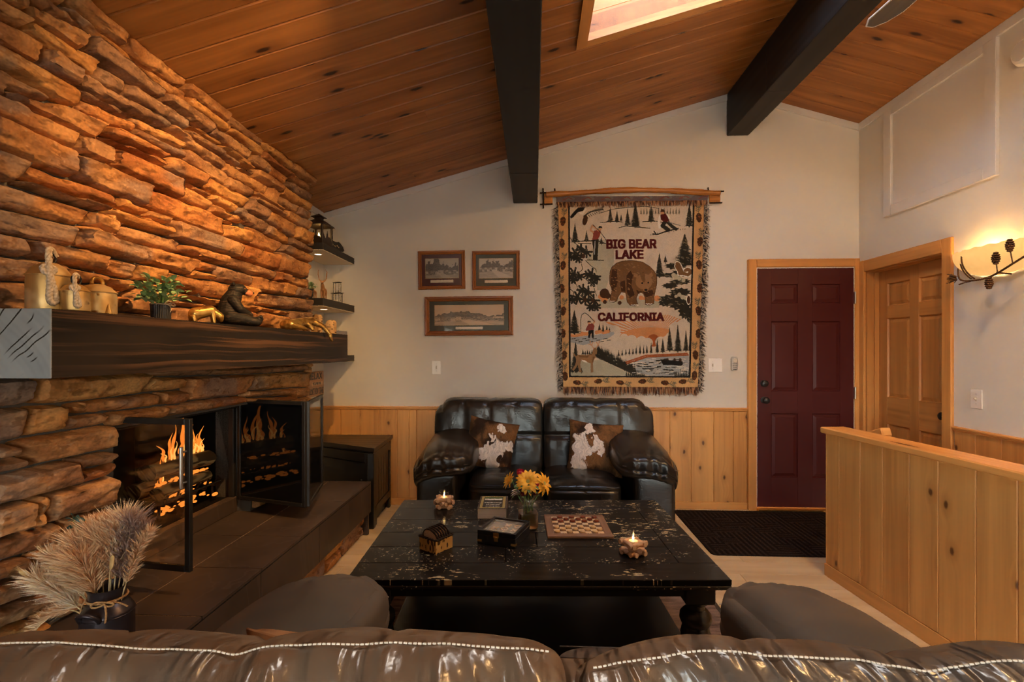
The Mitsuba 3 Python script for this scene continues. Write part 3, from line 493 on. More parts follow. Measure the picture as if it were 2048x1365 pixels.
# ================================================================== STONE WALL, HEARTH, FIRE
XS = -1.68
STONES = [[1704,2573,1710,2583,2002,2566,2008,2558,1993,2534,1963,2534,1723,2557,1708,2563],[1784,2465,1797,2535,1805,2541,2004,2521,2141,2518,2148,2513,2154,2481,2153,2469,2145,2464,1846,2459],[1552,2474,1556,2486,1770,2526,1786,2521,1768,2457,1581,2452],[1444,2425,1452,2431,1541,2438,1553,2438,1558,2430,1548,2392,1479,2384,1443,2386],[1564,2395,1567,2435,1575,2445,1717,2446,1782,2454,1824,2453,1830,2448,1815,2386],[1442,2365,1453,2376,1557,2385,1609,2384,1614,2377,1611,2318,1603,2312,1452,2309,1442,2319],[1621,2315,1619,2349,1627,2385,1736,2378,1743,2373,1746,2316,1742,2309],[1444,2245,1442,2296,1448,2302,1746,2301,1760,2275,1748,2242,1729,2229,1670,2226,1641,2239],[1829,2395,1832,2431,1850,2450,1962,2454,1969,2449,1962,2390,1837,2389],[1756,2323,1752,2373,1759,2378,1965,2381,2116,2391,2187,2391,2193,2385,2193,2360,2184,2352,1787,2319],[1759,2299,1763,2311,1888,2321,1998,2326,2006,2318,1998,2307,1804,2289,1767,2287],[1755,2237,1776,2281,1986,2298,2003,2298,2011,2289,2008,2262,1999,2249,1881,2246,1764,2232],[1974,2400,1977,2444,1987,2453,2316,2458,2326,2451,2323,2410,2313,2402,2034,2394,1982,2394],[2007,2531,2011,2550,2024,2561,2274,2578,2304,2578,2311,2571,2311,2533,2301,2522],[1892,2148,1899,2156,2261,2166,2273,2142,2283,2072,2277,2066,2095,2066,2077,2078,1904,2077,1897,2084],[1740,2060,1747,2071,2078,2070,2084,2062,2079,2051,2078,1979,2070,1972,1759,1977,1752,1984],[1849,2162,1853,2177,1878,2181,2136,2201,2166,2202,2172,2195,2170,2181,2161,2172],[1861,2199,1884,2238,2181,2246,2189,2241,2183,2221,2162,2209,1871,2186,1861,2190],[2016,2305,2014,2320,2024,2331,2184,2344,2199,2351,2311,2348,2327,2332,2298,2307,2081,2299,2024,2299],[2017,2252,2017,2278,2027,2291,2300,2298,2311,2284,2312,2267,2303,2259],[1554,1919,1565,1958,1573,1965,1851,1968,1911,1966,1921,1956,1921,1928,1915,1922,1561,1914],[1542,1889,1541,1900,1549,1906,1854,1914,1865,1913,1870,1907,1867,1896,1856,1887],[1606,2616,1613,2625,1697,2604,1703,2592,1695,2567,1648,2557,1630,2564],[1444,2520,1451,2523,1534,2495,1555,2451,1512,2442,1445,2439],[1539,2563,1602,2558,1618,2563,1647,2550,1702,2556,1755,2546,1762,2537,1752,2529,1549,2492,1539,2502],[1442,2138,1451,2148,1504,2149,1521,2155,1748,2148,1756,2140,1741,2088,1733,2082,1458,2082,1442,2090],[1526,2162,1521,2174,1526,2181,1642,2199,1673,2218,1841,2233,1861,2233,1866,2228,1831,2159,1689,2156],[1442,2068,1450,2076,1727,2073,1732,2068,1743,1983,1736,1977,1596,1972,1578,1972,1561,1981,1448,1982,1442,1989],[1442,1965,1450,1974,1554,1973,1560,1967,1530,1891,1501,1884,1443,1888],[1751,2082,1759,2125,1772,2150,1875,2151,1883,2146,1888,2094,1883,2080],[1442,1868,1449,1876,1626,1881,1787,1881,1794,1874,1778,1822,1767,1814,1449,1802,1442,1809],[1787,1827,1800,1869,1809,1878,1856,1879,1872,1885,1888,1872,1921,1863,1908,1817,1899,1809,1794,1822],[1442,1785,1456,1796,1581,1801,1748,1806,1756,1798,1751,1739,1743,1732,1449,1724,1442,1732],[1761,1737,1764,1800,1785,1816,1891,1801,2038,1798,2046,1791,2050,1728,2045,1722,1869,1727],[1442,1708,1449,1716,1545,1716,1570,1664,1564,1659,1448,1652,1442,1659],[1560,1708,1565,1718,1754,1726,1848,1723,1856,1715,1848,1660,1840,1654,1670,1664,1634,1664,1616,1657,1583,1668],[2010,1650,1857,1656,1857,1667,1862,1705,1870,1718,1994,1718,2015,1710,2016,1657],[1929,1930,1933,1968,1964,1968,2061,1963,2069,1954,2065,1934,2055,1927,1937,1924],[1442,1635,1449,1643,1569,1651,1587,1658,1619,1647,1675,1595,1657,1587,1449,1572,1442,1579],[1442,1555,1449,1563,1682,1581,1688,1573,1689,1499,1694,1485,1687,1479,1449,1471,1442,1479],[1632,1644,1630,1652,1637,1656,1774,1651,1889,1643,1898,1627,1887,1617,1697,1592],[1696,1575,1713,1586,1893,1611,1909,1601,1946,1596,1954,1588,1945,1579,1709,1552,1697,1557],[1915,1610,1905,1635,1912,1641,2119,1648,2157,1648,2186,1631,2179,1624,2026,1626,2004,1607,1979,1596],[1696,1535,1702,1543,1716,1546,1951,1573,1963,1567,1917,1517,1734,1501,1707,1490,1697,1499],[2024,1705,2030,1713,2061,1721,2166,1718,2171,1713,2174,1674,2154,1657,2031,1652,2024,1659],[1916,1815,1927,1853,1938,1861,2197,1866,2230,1872,2245,1864,2270,1863,2275,1856,2267,1816,2258,1809,1922,1809],[2054,1792,2060,1801,2257,1801,2276,1806,2383,1806,2393,1796,2382,1768,2332,1718,2063,1729,2054,1739],[1879,1890,1877,1902,1884,1913,1926,1916,2052,1918,2069,1923,2085,1918,2219,1922,2230,1910,2225,1881,2199,1874,1942,1869,1930,1876,1890,1879],[2076,1932,2077,1957,2083,1962,2213,1961,2219,1955,2218,1937,2209,1929,2085,1926],[2055,1185,2090,1230,2103,1236,2309,1223,2318,1202,2318,1178,2311,1172,2060,1174],[2149,1158,2157,1166,2312,1163,2321,1154,2322,1106,2286,1102,2155,1112,2149,1119],[1942,1514,1936,1524,1980,1572,1984,1588,2027,1619,2191,1616,2208,1628,2251,1626,2260,1618,2259,1599,2267,1591,2478,1591,2487,1582,2480,1572,2457,1569,2202,1561,2194,1554,2193,1517,2187,1512],[2182,1645,2182,1657,2204,1658,2392,1641,2399,1633,2393,1627,2371,1626,2216,1634],[2318,2531,2319,2571,2326,2576,2622,2571,2629,2564,2620,2530,2613,2524,2369,2519,2324,2522],[2158,2502,2170,2516,2431,2514,2485,2511,2491,2496,2475,2459,2335,2456,2316,2466,2167,2465,2162,2471],[2202,2385,2209,2393,2321,2394,2356,2379,2613,2376,2620,2369,2608,2325,2546,2324,2339,2334,2317,2355,2291,2359,2209,2357,2202,2364],[2491,2468,2500,2506,2518,2513,2716,2521,2849,2521,2856,2515,2836,2501,2825,2466,2813,2454,2591,2456,2572,2463,2497,2459],[2631,2530,2629,2543,2647,2573,2947,2580,2954,2574,2951,2535,2943,2521,2878,2522,2857,2532],[2963,2516,2956,2523,2959,2552,2962,2566,2969,2570,3326,2566,3333,2560,3342,2524,3335,2517,3320,2524,3043,2524,3024,2517],[3346,2535,3342,2560,3349,2566,3618,2582,3626,2575,3631,2536,3625,2529,3362,2522],[2329,2407,2337,2421,2581,2424,2604,2416,2712,2413,2745,2403,2753,2394,2748,2387,2726,2384,2356,2386,2331,2398],[2334,2432,2332,2442,2339,2448,2484,2454,2565,2453,2572,2438,2563,2429,2351,2426],[2582,2448,2813,2446,2824,2441,2876,2441,2882,2434,2863,2411,2751,2409,2711,2421,2603,2424,2582,2433],[2831,2455,2843,2495,2874,2513,3023,2508,3036,2492,3033,2454,3026,2447,2892,2444,2837,2449],[3042,2456,3037,2511,3043,2516,3278,2514,3285,2507,3253,2457,3219,2452,3048,2449],[3268,2463,3289,2495,3358,2513,3641,2525,3651,2516,3650,2472,3627,2457,3275,2454],[2316,2302,2337,2326,2616,2316,2636,2310,2641,2303,2633,2252,2623,2242,2479,2244,2459,2254,2325,2257,2319,2262],[2624,2322,2627,2365,2637,2376,3038,2381,3045,2374,3038,2330,3028,2322,2853,2324,2654,2316],[2773,2384,2764,2389,2768,2402,2864,2404,2882,2415,2896,2404,2891,2387],[2914,2387,2889,2429,2895,2435,2931,2438,3219,2444,3225,2437,3203,2401,3181,2382,3160,2389],[3200,2387,3244,2448,3497,2446,3626,2449,3644,2455,3651,2448,3651,2397,3643,2389,3613,2394,3468,2389,3439,2382,3219,2374,3201,2375],[2644,2243,2647,2296,2656,2308,2851,2316,2900,2316,2906,2310,2903,2283,2859,2254,2658,2240],[2178,2181,2182,2207,2195,2234,2228,2248,2394,2248,2453,2246,2460,2240,2458,2187,2451,2179,2185,2172],[2466,2183,2467,2231,2473,2237,2658,2233,2820,2241,2832,2229,2816,2187,2798,2174,2591,2172,2472,2177],[2279,2152,2280,2164,2299,2168,2459,2171,2498,2169,2504,2162,2500,2144,2493,2139,2291,2147],[2283,2129,2289,2139,2467,2133,2501,2130,2517,2114,2512,2094,2494,2077,2299,2072,2287,2087],[2089,2055,2444,2068,2496,2068,2511,2061,2596,2061,2608,2046,2622,1975,2616,1969,2471,1966,2092,1969,2086,1976],[2509,2134,2510,2154,2522,2166,2708,2163,2716,2156,2684,2110,2541,2124],[2509,2076,2525,2111,2534,2118,2654,2106,2673,2097,2667,2079,2657,2072,2515,2069],[2708,2130,2732,2166,2798,2166,2825,2156,3019,2153,3038,2142,3038,2089,3031,2082,2994,2082,2818,2094,2787,2111,2711,2119],[2613,2054,2618,2063,2656,2064,2673,2071,2689,2066,2723,2068,2729,2062,2722,2054,2637,2047,2620,2047],[2620,2025,2626,2038,2836,2056,2850,2062,2856,2056,2856,1981,2848,1974,2639,1969,2629,1980],[2864,2061,2857,2078,2864,2083,3224,2066,3230,2059,3200,2013,3157,1987,2872,1976,2864,1984],[2815,2170,2838,2221,2837,2240,2842,2246,2860,2246,2879,2236,3023,2233,3029,2228,3023,2169,3016,2162,2823,2164],[2882,2244,2876,2255,2912,2279,3267,2276,3273,2270,3271,2248,3263,2242],[3031,2166,3037,2229,3044,2236,3385,2234,3393,2226,3393,2144,3386,2137,3289,2136,3071,2152,3035,2157],[3049,2140,3064,2146,3309,2128,3316,2121,3318,2076,3311,2069,3276,2069,3052,2079,3046,2086],[3152,2316,3146,2327,3188,2366,3446,2376,3456,2369,3456,2333,3446,2317,3316,2312],[3279,2249,3282,2298,3289,2303,3492,2308,3640,2320,3651,2311,3651,2290,3633,2252,3609,2237,3287,2242],[3464,2320,3464,2373,3470,2381,3616,2386,3651,2375,3651,2334,3646,2328,3494,2316],[3402,2224,3409,2231,3610,2228,3616,2208,3605,2135,3599,2131,3407,2135,3402,2142],[3327,2128,3612,2123,3638,2118,3649,2108,3651,2082,3635,2074,3334,2072,3327,2079],[3211,2019,3251,2063,3640,2068,3651,2058,3649,2008,3623,2006,3599,1997,3221,2007,3212,2012],[2227,1927,2227,1950,2237,1958,2728,1961,2735,1954,2728,1880,2722,1874,2246,1872,2234,1880,2236,1916],[2736,1885,2742,1950,2751,1963,3125,1976,3169,1984,3183,1974,3191,1886,3184,1877,3009,1872,2747,1876],[3182,1987,3183,1997,3204,2003,3223,1998,3598,1988,3608,1974,3552,1886,3540,1879,3207,1876,3197,1893,3191,1974],[2276,1820,2277,1838,2292,1861,2612,1865,2618,1858,2618,1819,2611,1812,2404,1809,2382,1814,2284,1814],[2626,1859,2633,1866,2734,1868,3131,1863,3138,1856,3138,1819,3126,1807,2895,1806,2875,1798,2846,1811,2634,1812,2627,1819],[3152,1806,3145,1813,3150,1868,3307,1871,3314,1866,3318,1822,3313,1815,3203,1814,3189,1807],[3323,1855,3329,1866,3539,1871,3558,1880,3574,1874,3611,1874,3616,1867,3611,1819,3603,1812,3334,1817,3327,1823],[2390,1761,2409,1801,2499,1801,2531,1799,2536,1793,2536,1775,2526,1762,2401,1755],[2351,1724,2382,1756,2396,1749,2435,1748,2537,1757,2546,1742,2545,1727,2538,1722,2386,1713,2355,1714],[2544,1795,2550,1804,2847,1803,2873,1788,2891,1744,2883,1736,2729,1736,2699,1724,2561,1724,2542,1768],[2182,1677,2180,1710,2187,1716,2439,1706,2446,1699,2448,1651,2442,1644,2426,1644,2191,1667],[2454,1702,2460,1711,2556,1716,2698,1716,2706,1708,2681,1635,2672,1628,2612,1634,2480,1634,2460,1647],[2910,1716,2883,1791,2893,1798,3191,1798,3201,1787,3198,1726,3191,1719,3117,1714,2959,1711,2931,1702],[3207,1732,3204,1801,3210,1806,3372,1808,3378,1801,3378,1735,3372,1729,3344,1727,3213,1724],[3386,1800,3395,1808,3611,1804,3616,1798,3618,1745,3612,1739,3394,1729,3387,1737],[2864,1632,2867,1663,2877,1680,2900,1681,2927,1694,2945,1693,2955,1681,2953,1645,2946,1632],[2956,1692,2961,1703,3119,1706,3124,1699,3118,1635,3110,1628,2965,1632,2960,1639,2964,1679],[3610,1647,3127,1632,3127,1644,3132,1697,3141,1711,3623,1735,3631,1729,3623,1662],[2874,1602,2872,1614,2885,1626,3121,1623,3142,1620,3146,1614,3134,1597,2969,1601,2938,1582],[3150,1599,3164,1621,3313,1624,3323,1616,3325,1602,3316,1592,3160,1592],[3331,1561,3329,1622,3335,1628,3597,1637,3603,1631,3596,1526,3588,1514,3348,1532],[2949,1565,2948,1579,2969,1594,3142,1588,3160,1584,3318,1583,3326,1575,3180,1482,3113,1484,3081,1501,2985,1505],[2269,1602,2269,1620,2277,1625,2460,1618,2476,1626,2506,1626,2566,1623,2573,1616,2565,1599,2551,1587,2516,1584,2497,1585,2479,1599],[2573,1579,2566,1588,2586,1625,2640,1620,2627,1578],[2198,1488,2202,1546,2209,1553,2456,1561,2481,1564,2495,1576,2524,1578,2591,1571,2597,1565,2586,1489,2576,1479,2209,1479],[2649,1559,2655,1568,2834,1581,2882,1591,2935,1570,2970,1510,2963,1504,2826,1501,2793,1484,2678,1482,2660,1495],[3171,1121,3194,1191,3206,1206,3608,1201,3618,1192,3634,1136,3650,1110,3651,1092,3645,1086,3604,1086,3437,1099,3211,1107,3175,1110],[2845,1134,2867,1203,2878,1211,3180,1206,3189,1198,3161,1115,3140,1107,2859,1122],[2329,1117,2325,1218,2332,1224,2525,1224,2540,1216,2853,1214,2860,1207,2838,1141,2804,1122,2786,1100,2334,1111],[3112,1077,3146,1101,3424,1091,3430,1084,3412,1060,3375,1044,3133,1062,3113,1065],[3419,1042,3418,1056,3446,1088,3641,1078,3651,1068,3651,1024,3640,1015,3453,1022],[2798,1092,2811,1115,2837,1129,2859,1114,3115,1103,3121,1096,3084,1063,2804,1087],[2534,1227,2535,1248,2545,1257,3603,1254,3621,1238,3621,1215,3613,1209,3039,1214],[1442,1258,1450,1266,1593,1260,1598,1246,1590,1184,1550,1175,1447,1180,1442,1187],[1599,1177,1604,1240,1607,1256,1614,1261,2085,1256,2095,1247,2032,1170,1671,1169],[1722,1153,1730,1161,2114,1166,2140,1158,2141,1117,2133,1109,2074,1109,1758,1122,1725,1126],[1442,1163,1449,1170,1567,1167,1571,1149,1564,1070,1514,1064,1445,1068],[1576,1072,1577,1142,1582,1168,1683,1161,1713,1148,1713,1077,1708,1070],[1724,1113,1881,1108,1886,1102,1884,1072,1877,1066,1726,1067,1721,1073],[1531,1045,1535,1058,1576,1061,1892,1060,1908,1031,1908,966,1902,960,1889,966,1782,972,1599,969,1566,1006,1542,1021],[1442,1050,1449,1058,1515,1056,1532,1019,1525,1014,1452,1017,1442,1025],[1444,970,1442,1003,1449,1010,1525,1006,1542,1011,1560,1002,1580,973,1573,966],[1726,953,1732,964,1888,958,1905,944,1906,934,1879,909,1772,918,1754,911,1742,922],[1444,955,1707,961,1718,954,1738,914,1753,901,1753,879,1740,866,1447,872,1442,878],[1759,864,1761,904,1770,911,1860,901,1881,902,1900,916,1908,910,1908,874,1880,859,1773,859],[1634,850,1645,861,1747,858,1775,851,1879,851,1903,860,1908,853,1908,760,1889,740,1719,759,1681,754,1645,759,1634,772],[1442,853,1456,866,1574,860,1578,844,1570,769,1549,764,1446,773,1442,779],[1581,765,1587,855,1603,863,1623,863,1627,857,1626,771,1632,755,1623,751],[1442,755,1456,764,1572,756,1624,744,1644,751,1676,748,1688,738,1683,684,1676,679,1583,682,1448,699,1442,707],[1442,683,1454,691,1569,676,1575,630,1569,624,1549,624,1447,635,1442,642],[1442,618,1454,626,1615,608,1621,601,1620,547,1611,542,1447,557,1442,564],[1628,604,1635,614,1681,613,1710,604,1709,530,1631,541],[1442,540,1447,548,1457,548,1673,526,1685,518,1678,473,1669,466,1616,474,1598,463,1587,469,1455,487,1442,505],[1691,505,1714,516,1773,505,1783,494,1783,459,1758,454,1690,465],[1606,453,1616,465,1629,466,1776,446,1783,438,1771,400,1711,399,1683,416,1609,430],[1690,665,1696,676,1865,658,1882,594,1856,589,1763,599,1695,615,1690,621],[1719,589,1724,596,1739,596,1878,580,1883,573,1883,518,1859,514,1800,522,1769,514,1725,522,1719,529],[1442,1380,1450,1388,1463,1381,1463,1282,1456,1274,1442,1282],[1472,1380,1480,1388,1850,1388,1856,1381,1856,1273,1848,1267,1739,1266,1478,1274,1472,1282],[1864,1380,1872,1388,2145,1388,2151,1381,2151,1283,2144,1277,2109,1276,2084,1264,1870,1267,1864,1274],[2159,1380,2167,1388,2552,1388,2558,1381,2558,1270,2549,1264,2517,1276,2165,1277,2159,1284],[2566,1380,2575,1388,2932,1388,2938,1381,2938,1270,2930,1264,2573,1264,2567,1272],[2946,1380,2955,1388,3352,1388,3358,1381,3358,1268,3350,1262,2953,1264,2947,1272],[3366,1380,3375,1388,3645,1388,3651,1381,3651,1283,3601,1262,3373,1262,3367,1269],[1442,1455,1449,1463,1528,1465,1533,1458,1533,1402,1526,1397,1447,1397,1442,1404],[1542,1458,1548,1466,1573,1468,1704,1474,1745,1456,1746,1403,1738,1396,1548,1397,1542,1404],[1754,1453,1762,1461,2156,1461,2163,1453,2163,1404,2155,1396,1762,1397,1754,1404],[2172,1453,2177,1460,2206,1471,2479,1471,2486,1463,2486,1404,2478,1396,2179,1397,2172,1404],[2494,1463,2502,1471,2576,1471,2601,1461,2645,1461,2674,1473,2794,1476,2823,1461,2885,1459,2888,1404,2880,1396,2501,1397,2494,1404],[2896,1453,2905,1461,3081,1461,3110,1476,3137,1476,3156,1467,3156,1404,3148,1396,2904,1397,2897,1404],[3164,1465,3170,1473,3183,1474,3213,1461,3519,1461,3526,1453,3526,1404,3518,1396,3171,1397,3164,1404],[3534,1453,3542,1461,3645,1460,3651,1453,3650,1402,3643,1396,3540,1397,3534,1404],[2944,470,2952,478,3165,478,3171,471,3171,405,3163,399,2950,399,2944,407],[3179,470,3187,478,3464,478,3471,471,3471,406,3463,399,3186,399,3179,407],[3479,470,3487,478,3645,478,3651,471,3650,405,3643,399,3485,400,3479,407],[2944,565,2952,574,3234,573,3241,566,3241,494,3233,486,2951,487,2944,494],[3249,565,3257,574,3644,573,3651,566,3651,494,3643,486,3256,487,3249,494],[2944,650,2952,658,3284,658,3291,651,3291,589,3283,582,2951,582,2944,589],[3299,650,3307,658,3549,658,3556,651,3556,589,3548,582,3306,582,3299,589],[3564,650,3572,658,3647,657,3649,585,3568,583],[2944,743,2952,751,3241,751,3248,743,3248,674,3240,666,2951,667,2944,674],[3256,743,3265,751,3517,751,3523,743,3523,673,3515,666,3263,667,3257,674],[3532,743,3539,751,3646,750,3651,743,3650,671,3643,666,3536,668,3532,674],[2944,845,2952,854,3177,853,3183,846,3183,765,3175,759,2950,759,2944,767],[3192,845,3200,854,3644,853,3651,846,3651,766,3643,759,3199,759,3192,767],[2944,928,2952,936,3172,936,3178,928,3178,868,3170,862,2950,862,2944,869],[3186,928,3195,936,3534,936,3541,928,3541,869,3533,862,3194,862,3187,869],[3549,928,3557,936,3646,935,3651,928,3650,866,3643,862,3554,863,3549,869],[2944,993,2952,1001,3169,1001,3176,993,3176,951,3168,944,2951,944,2944,952],[3184,993,3192,1001,3406,1001,3413,993,3413,951,3405,944,3191,944,3184,952],[3422,998,3445,1016,3644,1008,3651,1001,3651,951,3643,944,3429,944,3422,952],[1442,2628,1449,2636,1594,2636,1615,2575,1604,2566,1534,2572,1528,2562,1533,2511,1519,2504,1443,2536],[1647,2623,1644,2630,1651,2636,1943,2636,1951,2628,1951,2584,1944,2577,1919,2576,1722,2587,1706,2610],[1959,2628,1967,2636,2283,2636,2291,2629,2291,2594,2285,2587,2267,2584,2044,2569,1971,2574,1959,2584],[2301,2633,2623,2636,2631,2629,2631,2587,2623,2579,2328,2584,2300,2592],[2639,2628,2647,2636,2963,2636,2971,2629,2971,2589,2964,2582,2950,2589,2647,2582,2639,2589],[2979,2628,2987,2636,3303,2636,3311,2628,3311,2582,3303,2574,2987,2577,2979,2584],[3319,2628,3327,2636,3644,2636,3651,2628,3651,2547,3645,2541,3638,2544,3631,2583,3623,2590,3326,2574,3319,2582],[2913,2305,2922,2313,3039,2315,3052,2371,3060,2381,3161,2381,3175,2369,3137,2328,3139,2311,3263,2308,3274,2295,3263,2284,2922,2284,2912,2292],[3616,2132,3622,2230,3645,2247,3651,2240,3651,2130,3644,2125],[1444,2230,1642,2231,1658,2219,1642,2207,1518,2188,1512,2180,1515,2164,1505,2157,1448,2156,1442,2162],[2679,2079,2682,2096,2699,2111,2787,2103,2801,2092,2786,2079,2689,2074],[3206,1471,3198,1481,3209,1493,3318,1557,3330,1549,3335,1530,3343,1524,3596,1506,3604,1526,3612,1635,3629,1651,3637,1719,3643,1724,3650,1720,3651,1477,3646,1470],[2639,1583,2653,1620,2677,1620,2685,1627,2714,1699,2713,1718,2726,1728,2891,1728,2913,1703,2912,1695,2901,1689,2873,1689,2865,1683,2854,1640,2865,1620,2865,1600,2856,1592,2647,1576],[2596,1471,2590,1480,2602,1556,2612,1568,2633,1570,2643,1553,2649,1505,2661,1477,2647,1469],[1721,1474,1716,1484,1733,1493,1909,1508,2178,1506,2188,1498,2194,1480,2181,1469,1731,1469],[2813,1474,2809,1484,2825,1493,2904,1496,3081,1493,3098,1481,3081,1469,2824,1469],[2110,1242,2099,1262,2111,1268,2519,1268,2532,1258,2525,1237,2515,1229,2148,1239],[3629,1241,3617,1261,3629,1268,3650,1263,3651,1153,3646,1146,3637,1151,3624,1195],[1894,1072,1894,1100,1904,1108,2145,1099,2172,1103,2188,1100,2193,1093,2193,1056,2186,1049,1913,1049],[2204,1052,2202,1093,2208,1100,2322,1092,2339,1103,2439,1104,2491,1101,2498,1093,2498,1056,2491,1049],[2506,1093,2515,1101,2776,1096,2804,1075,2806,1057,2798,1049,2514,1049,2507,1056],[2816,1052,2814,1071,2821,1077,3103,1056,3111,1049,3111,1017,3103,1009,2952,1009,2945,1015,2944,1041,2937,1049],[3119,1048,3127,1055,3375,1036,3401,1050,3430,1020,3414,1009,3127,1009,3119,1016],[1694,687,1697,741,1706,751,1907,730,1908,407,1904,400,1792,399,1784,407,1791,439,1790,510,1804,513,1882,504,1891,512,1891,594,1875,662,1703,682],[1585,627,1582,668,1591,676,1671,673,1683,662,1683,628,1673,619,1628,624,1614,617,1597,617],[1442,474,1449,481,1587,461,1598,450,1596,431,1601,423,1656,413,1661,404,1654,399,1448,399,1442,407]]
def stone(q, dep, seed):
    """q: outline (y,z) in metres; returns a rough block standing out of the wall plane by about dep"""
    from scipy.spatial import Delaunay
    import shapely
    P = Polygon(q)
    if not P.exterior.is_ccw: P = Polygon(list(P.exterior.coords)[::-1])
    L = P.exterior.length; nb = int(max(28, L / .013))
    rim = np.array([P.exterior.interpolate(i / nb, normalized=True).coords[0] for i in range(nb)])
    x0, y0, x1, y1 = P.bounds
    gx, gy = np.meshgrid(np.arange(x0, x1, .0115), np.arange(y0, y1, .0095)); gx[1::2] += .0057
    pts = np.stack([gx.ravel(), gy.ravel()], 1); pt = shapely.points(pts)
    pts = pts[shapely.contains(P, pt) & (shapely.distance(P.exterior, pt) > .005)]
    al = np.vstack([rim, pts]); tri = Delaunay(al).simplices
    ce = shapely.points(al[tri].mean(1)); tri = tri[shapely.contains(P, ce)]
    e = al[tri]; ar = (e[:, 1, 0] - e[:, 0, 0]) * (e[:, 2, 1] - e[:, 0, 1]) - (e[:, 1, 1] - e[:, 0, 1]) * (e[:, 2, 0] - e[:, 0, 0])
    tri = np.where((ar < 0)[:, None], tri[:, ::-1], tri)
    d = shapely.distance(P.exterior, shapely.points(al)); d[:nb] = 0
    H = y1 - y0; t = (al[:, 1] - y0) / max(H, 1e-6)
    prof = np.clip(d / min(.013, .28 * H), 0, 1); prof = 1 - (1 - prof) ** 2.8
    n3 = np.stack([al[:, 0] * 11 + seed * 3.7, al[:, 1] * 15, np.full(len(al), seed * 1.3)], 1)
    n4 = meshkit.fbm(np.stack([al[:, 0] * 15, al[:, 1] * 36, np.full(len(al), seed * 2.1)], 1), 4, 3) - .5
    rid = meshkit.noise(np.stack([al[:, 0] * 5, al[:, 1] * 70, np.full(len(al), seed * .7)], 1), 5) - .5
    steps = np.round(meshkit.fbm(n3 * .8 + 9, 2, 6) * 7) / 7 - .5
    lean = .022 * t - .014 + .010 * (meshkit.noise(n3 * .35, 8) - .5)
    x = XS - .008 + dep * (.02 + .98 * prof) + (n4 * .034 + rid * .011 + steps * .016) * np.clip(d / .012, .1, 1) + lean * prof
    jit = np.stack([meshkit.fbm(n3 * 2.6, 2, 1) - .5, meshkit.fbm(n3 * 2.6 + 40, 2, 2) - .5], 1) * np.array([.008, .007]); al = al + jit
    V = np.stack([x, al[:, 0], al[:, 1]], 1)
    back = V[:nb].copy(); back[:, 0] = XS - .03
    k_ = np.arange(nb); k1 = (k_ + 1) % nb; b0 = len(V)
    f = np.vstack([tri, np.stack([k_, b0 + k_, b0 + k1], 1), np.stack([k_, b0 + k1, k1], 1)])
    return M(np.vstack([V, back]), f)
core = [bx(XL - .05, XS - .02, -.4, 3.66, 1.035, 2.75, 0), bx(XL - .05, XS - .02, -.4, 1.95, 0, 1.04, 0), bx(XL - .05, XS - .02, 2.93, 3.66, 0, 1.04, 0)]
put('wall_fireplace', cat(core), 'm_mortar', kind='structure')
for i, s in enumerate(STONES):
    q = np.array(s).reshape(-1, 2) / 1000
    r_ = random.Random(i * 17 + 3)
    put('stone', stone(q, .030 + r_.random() * .045, i + 1), f'm_stone_{r_.choice([0, 0, 1, 1, 2, 3, 4])}', 'wall_fireplace', smooth=42)
# stones past the frame's left edge and along the end of the wall
for (ya, yb, za, zb) in ((-.35, 1.405, .40, 2.62),):
    z = za; j = 0
    while z < zb - .03:
        h = rng.uniform(.075, .145); h = min(h, zb - z)
        y = ya - rng.uniform(0, .2)
        while y < yb:
            w = rng.uniform(.22, .5); y1 = min(y + w, yb + .03)
            if y1 - y > .06: put('stone', stone([(y, z + h), (y1, z + h), (y1, z + .006), (y, z + .006)], .03 + rng.random() * .04, 900 + j), f'm_stone_{j % 5}', 'wall_fireplace', smooth=42)
            y = y1 + .006; j += 1
        z += h + .004
z = .42; j = 0
while z < 2.60:                                              # return faces at the far end of the wall
    h = rng.uniform(.08, .15)
    put('stone', bx(XL + .002, XS - .01, 3.655, 3.69, z, min(z + h, 2.62) - .006, .012), f'm_stone_{j % 5}', 'wall_fireplace'); z += h; j += 1

# hearth: slab, tiles, fascia tiles, ledge stones under it
HZ, HX, HY1 = .39, -1.20, 3.64
he = thing('hearth', 'raised slate tile hearth with a stone foot in front of the fireplace', 'hearth')
put('core', cat(bx(XS - .02, HX - .012, -.4, HY1 - .007, .167, HZ - .003, 0), bx(XS - .02, -1.30, -.4, HY1 - .007, .001, .1665, 0), bx(XL, XS - .0201, 1.955, 2.925, .01, HZ - .003, 0)), 'm_grout', he)
ty = [-.4, .2, .72, 1.24, 1.76, 2.16, 2.54, 3.147, HY1]
for a, b in zip(ty, ty[1:]):
    for (c, d) in ((XL if 1.9 < (a + b) / 2 < 3.0 else XS - .015, -1.515), (-1.513, HX)):
        k_ = 0.0 if c < -1.6 else .0
        put('tile', bx(c + .002, d - .0008, a + .0025, b - .0025, HZ - .014, HZ, .0012), 'm_slate', he)
fy = [-.4, .35, .95, 1.55, 2.15, 2.75, 3.2, HY1]
for a, b in zip(fy, fy[1:]): put('fascia_tile', bx(HX - .014, HX, a + .002, b - .002, .165, HZ - .017, .0015), 'm_slate', he)
put('fascia_tile', bx(XL, HX - .014, HY1 - .006, HY1, .165, HZ - .017, .001), 'm_slate', he)
put('edge_strip', bx(HX - .006, HX + .001, -.4, HY1, HZ - .0165, HZ - .0125, 0), 'm_black_metal', he)
def foot_stone(y0, y1, z0, z1, sd):
    m = stone([(y0, z1), (y1, z1), (y1, z0), (y0, z0)], .055, sd); v = np.array(m.vertices); v[:, 0] += (-1.285 - XS); m.vertices = v; return m
y = .9; j = 0
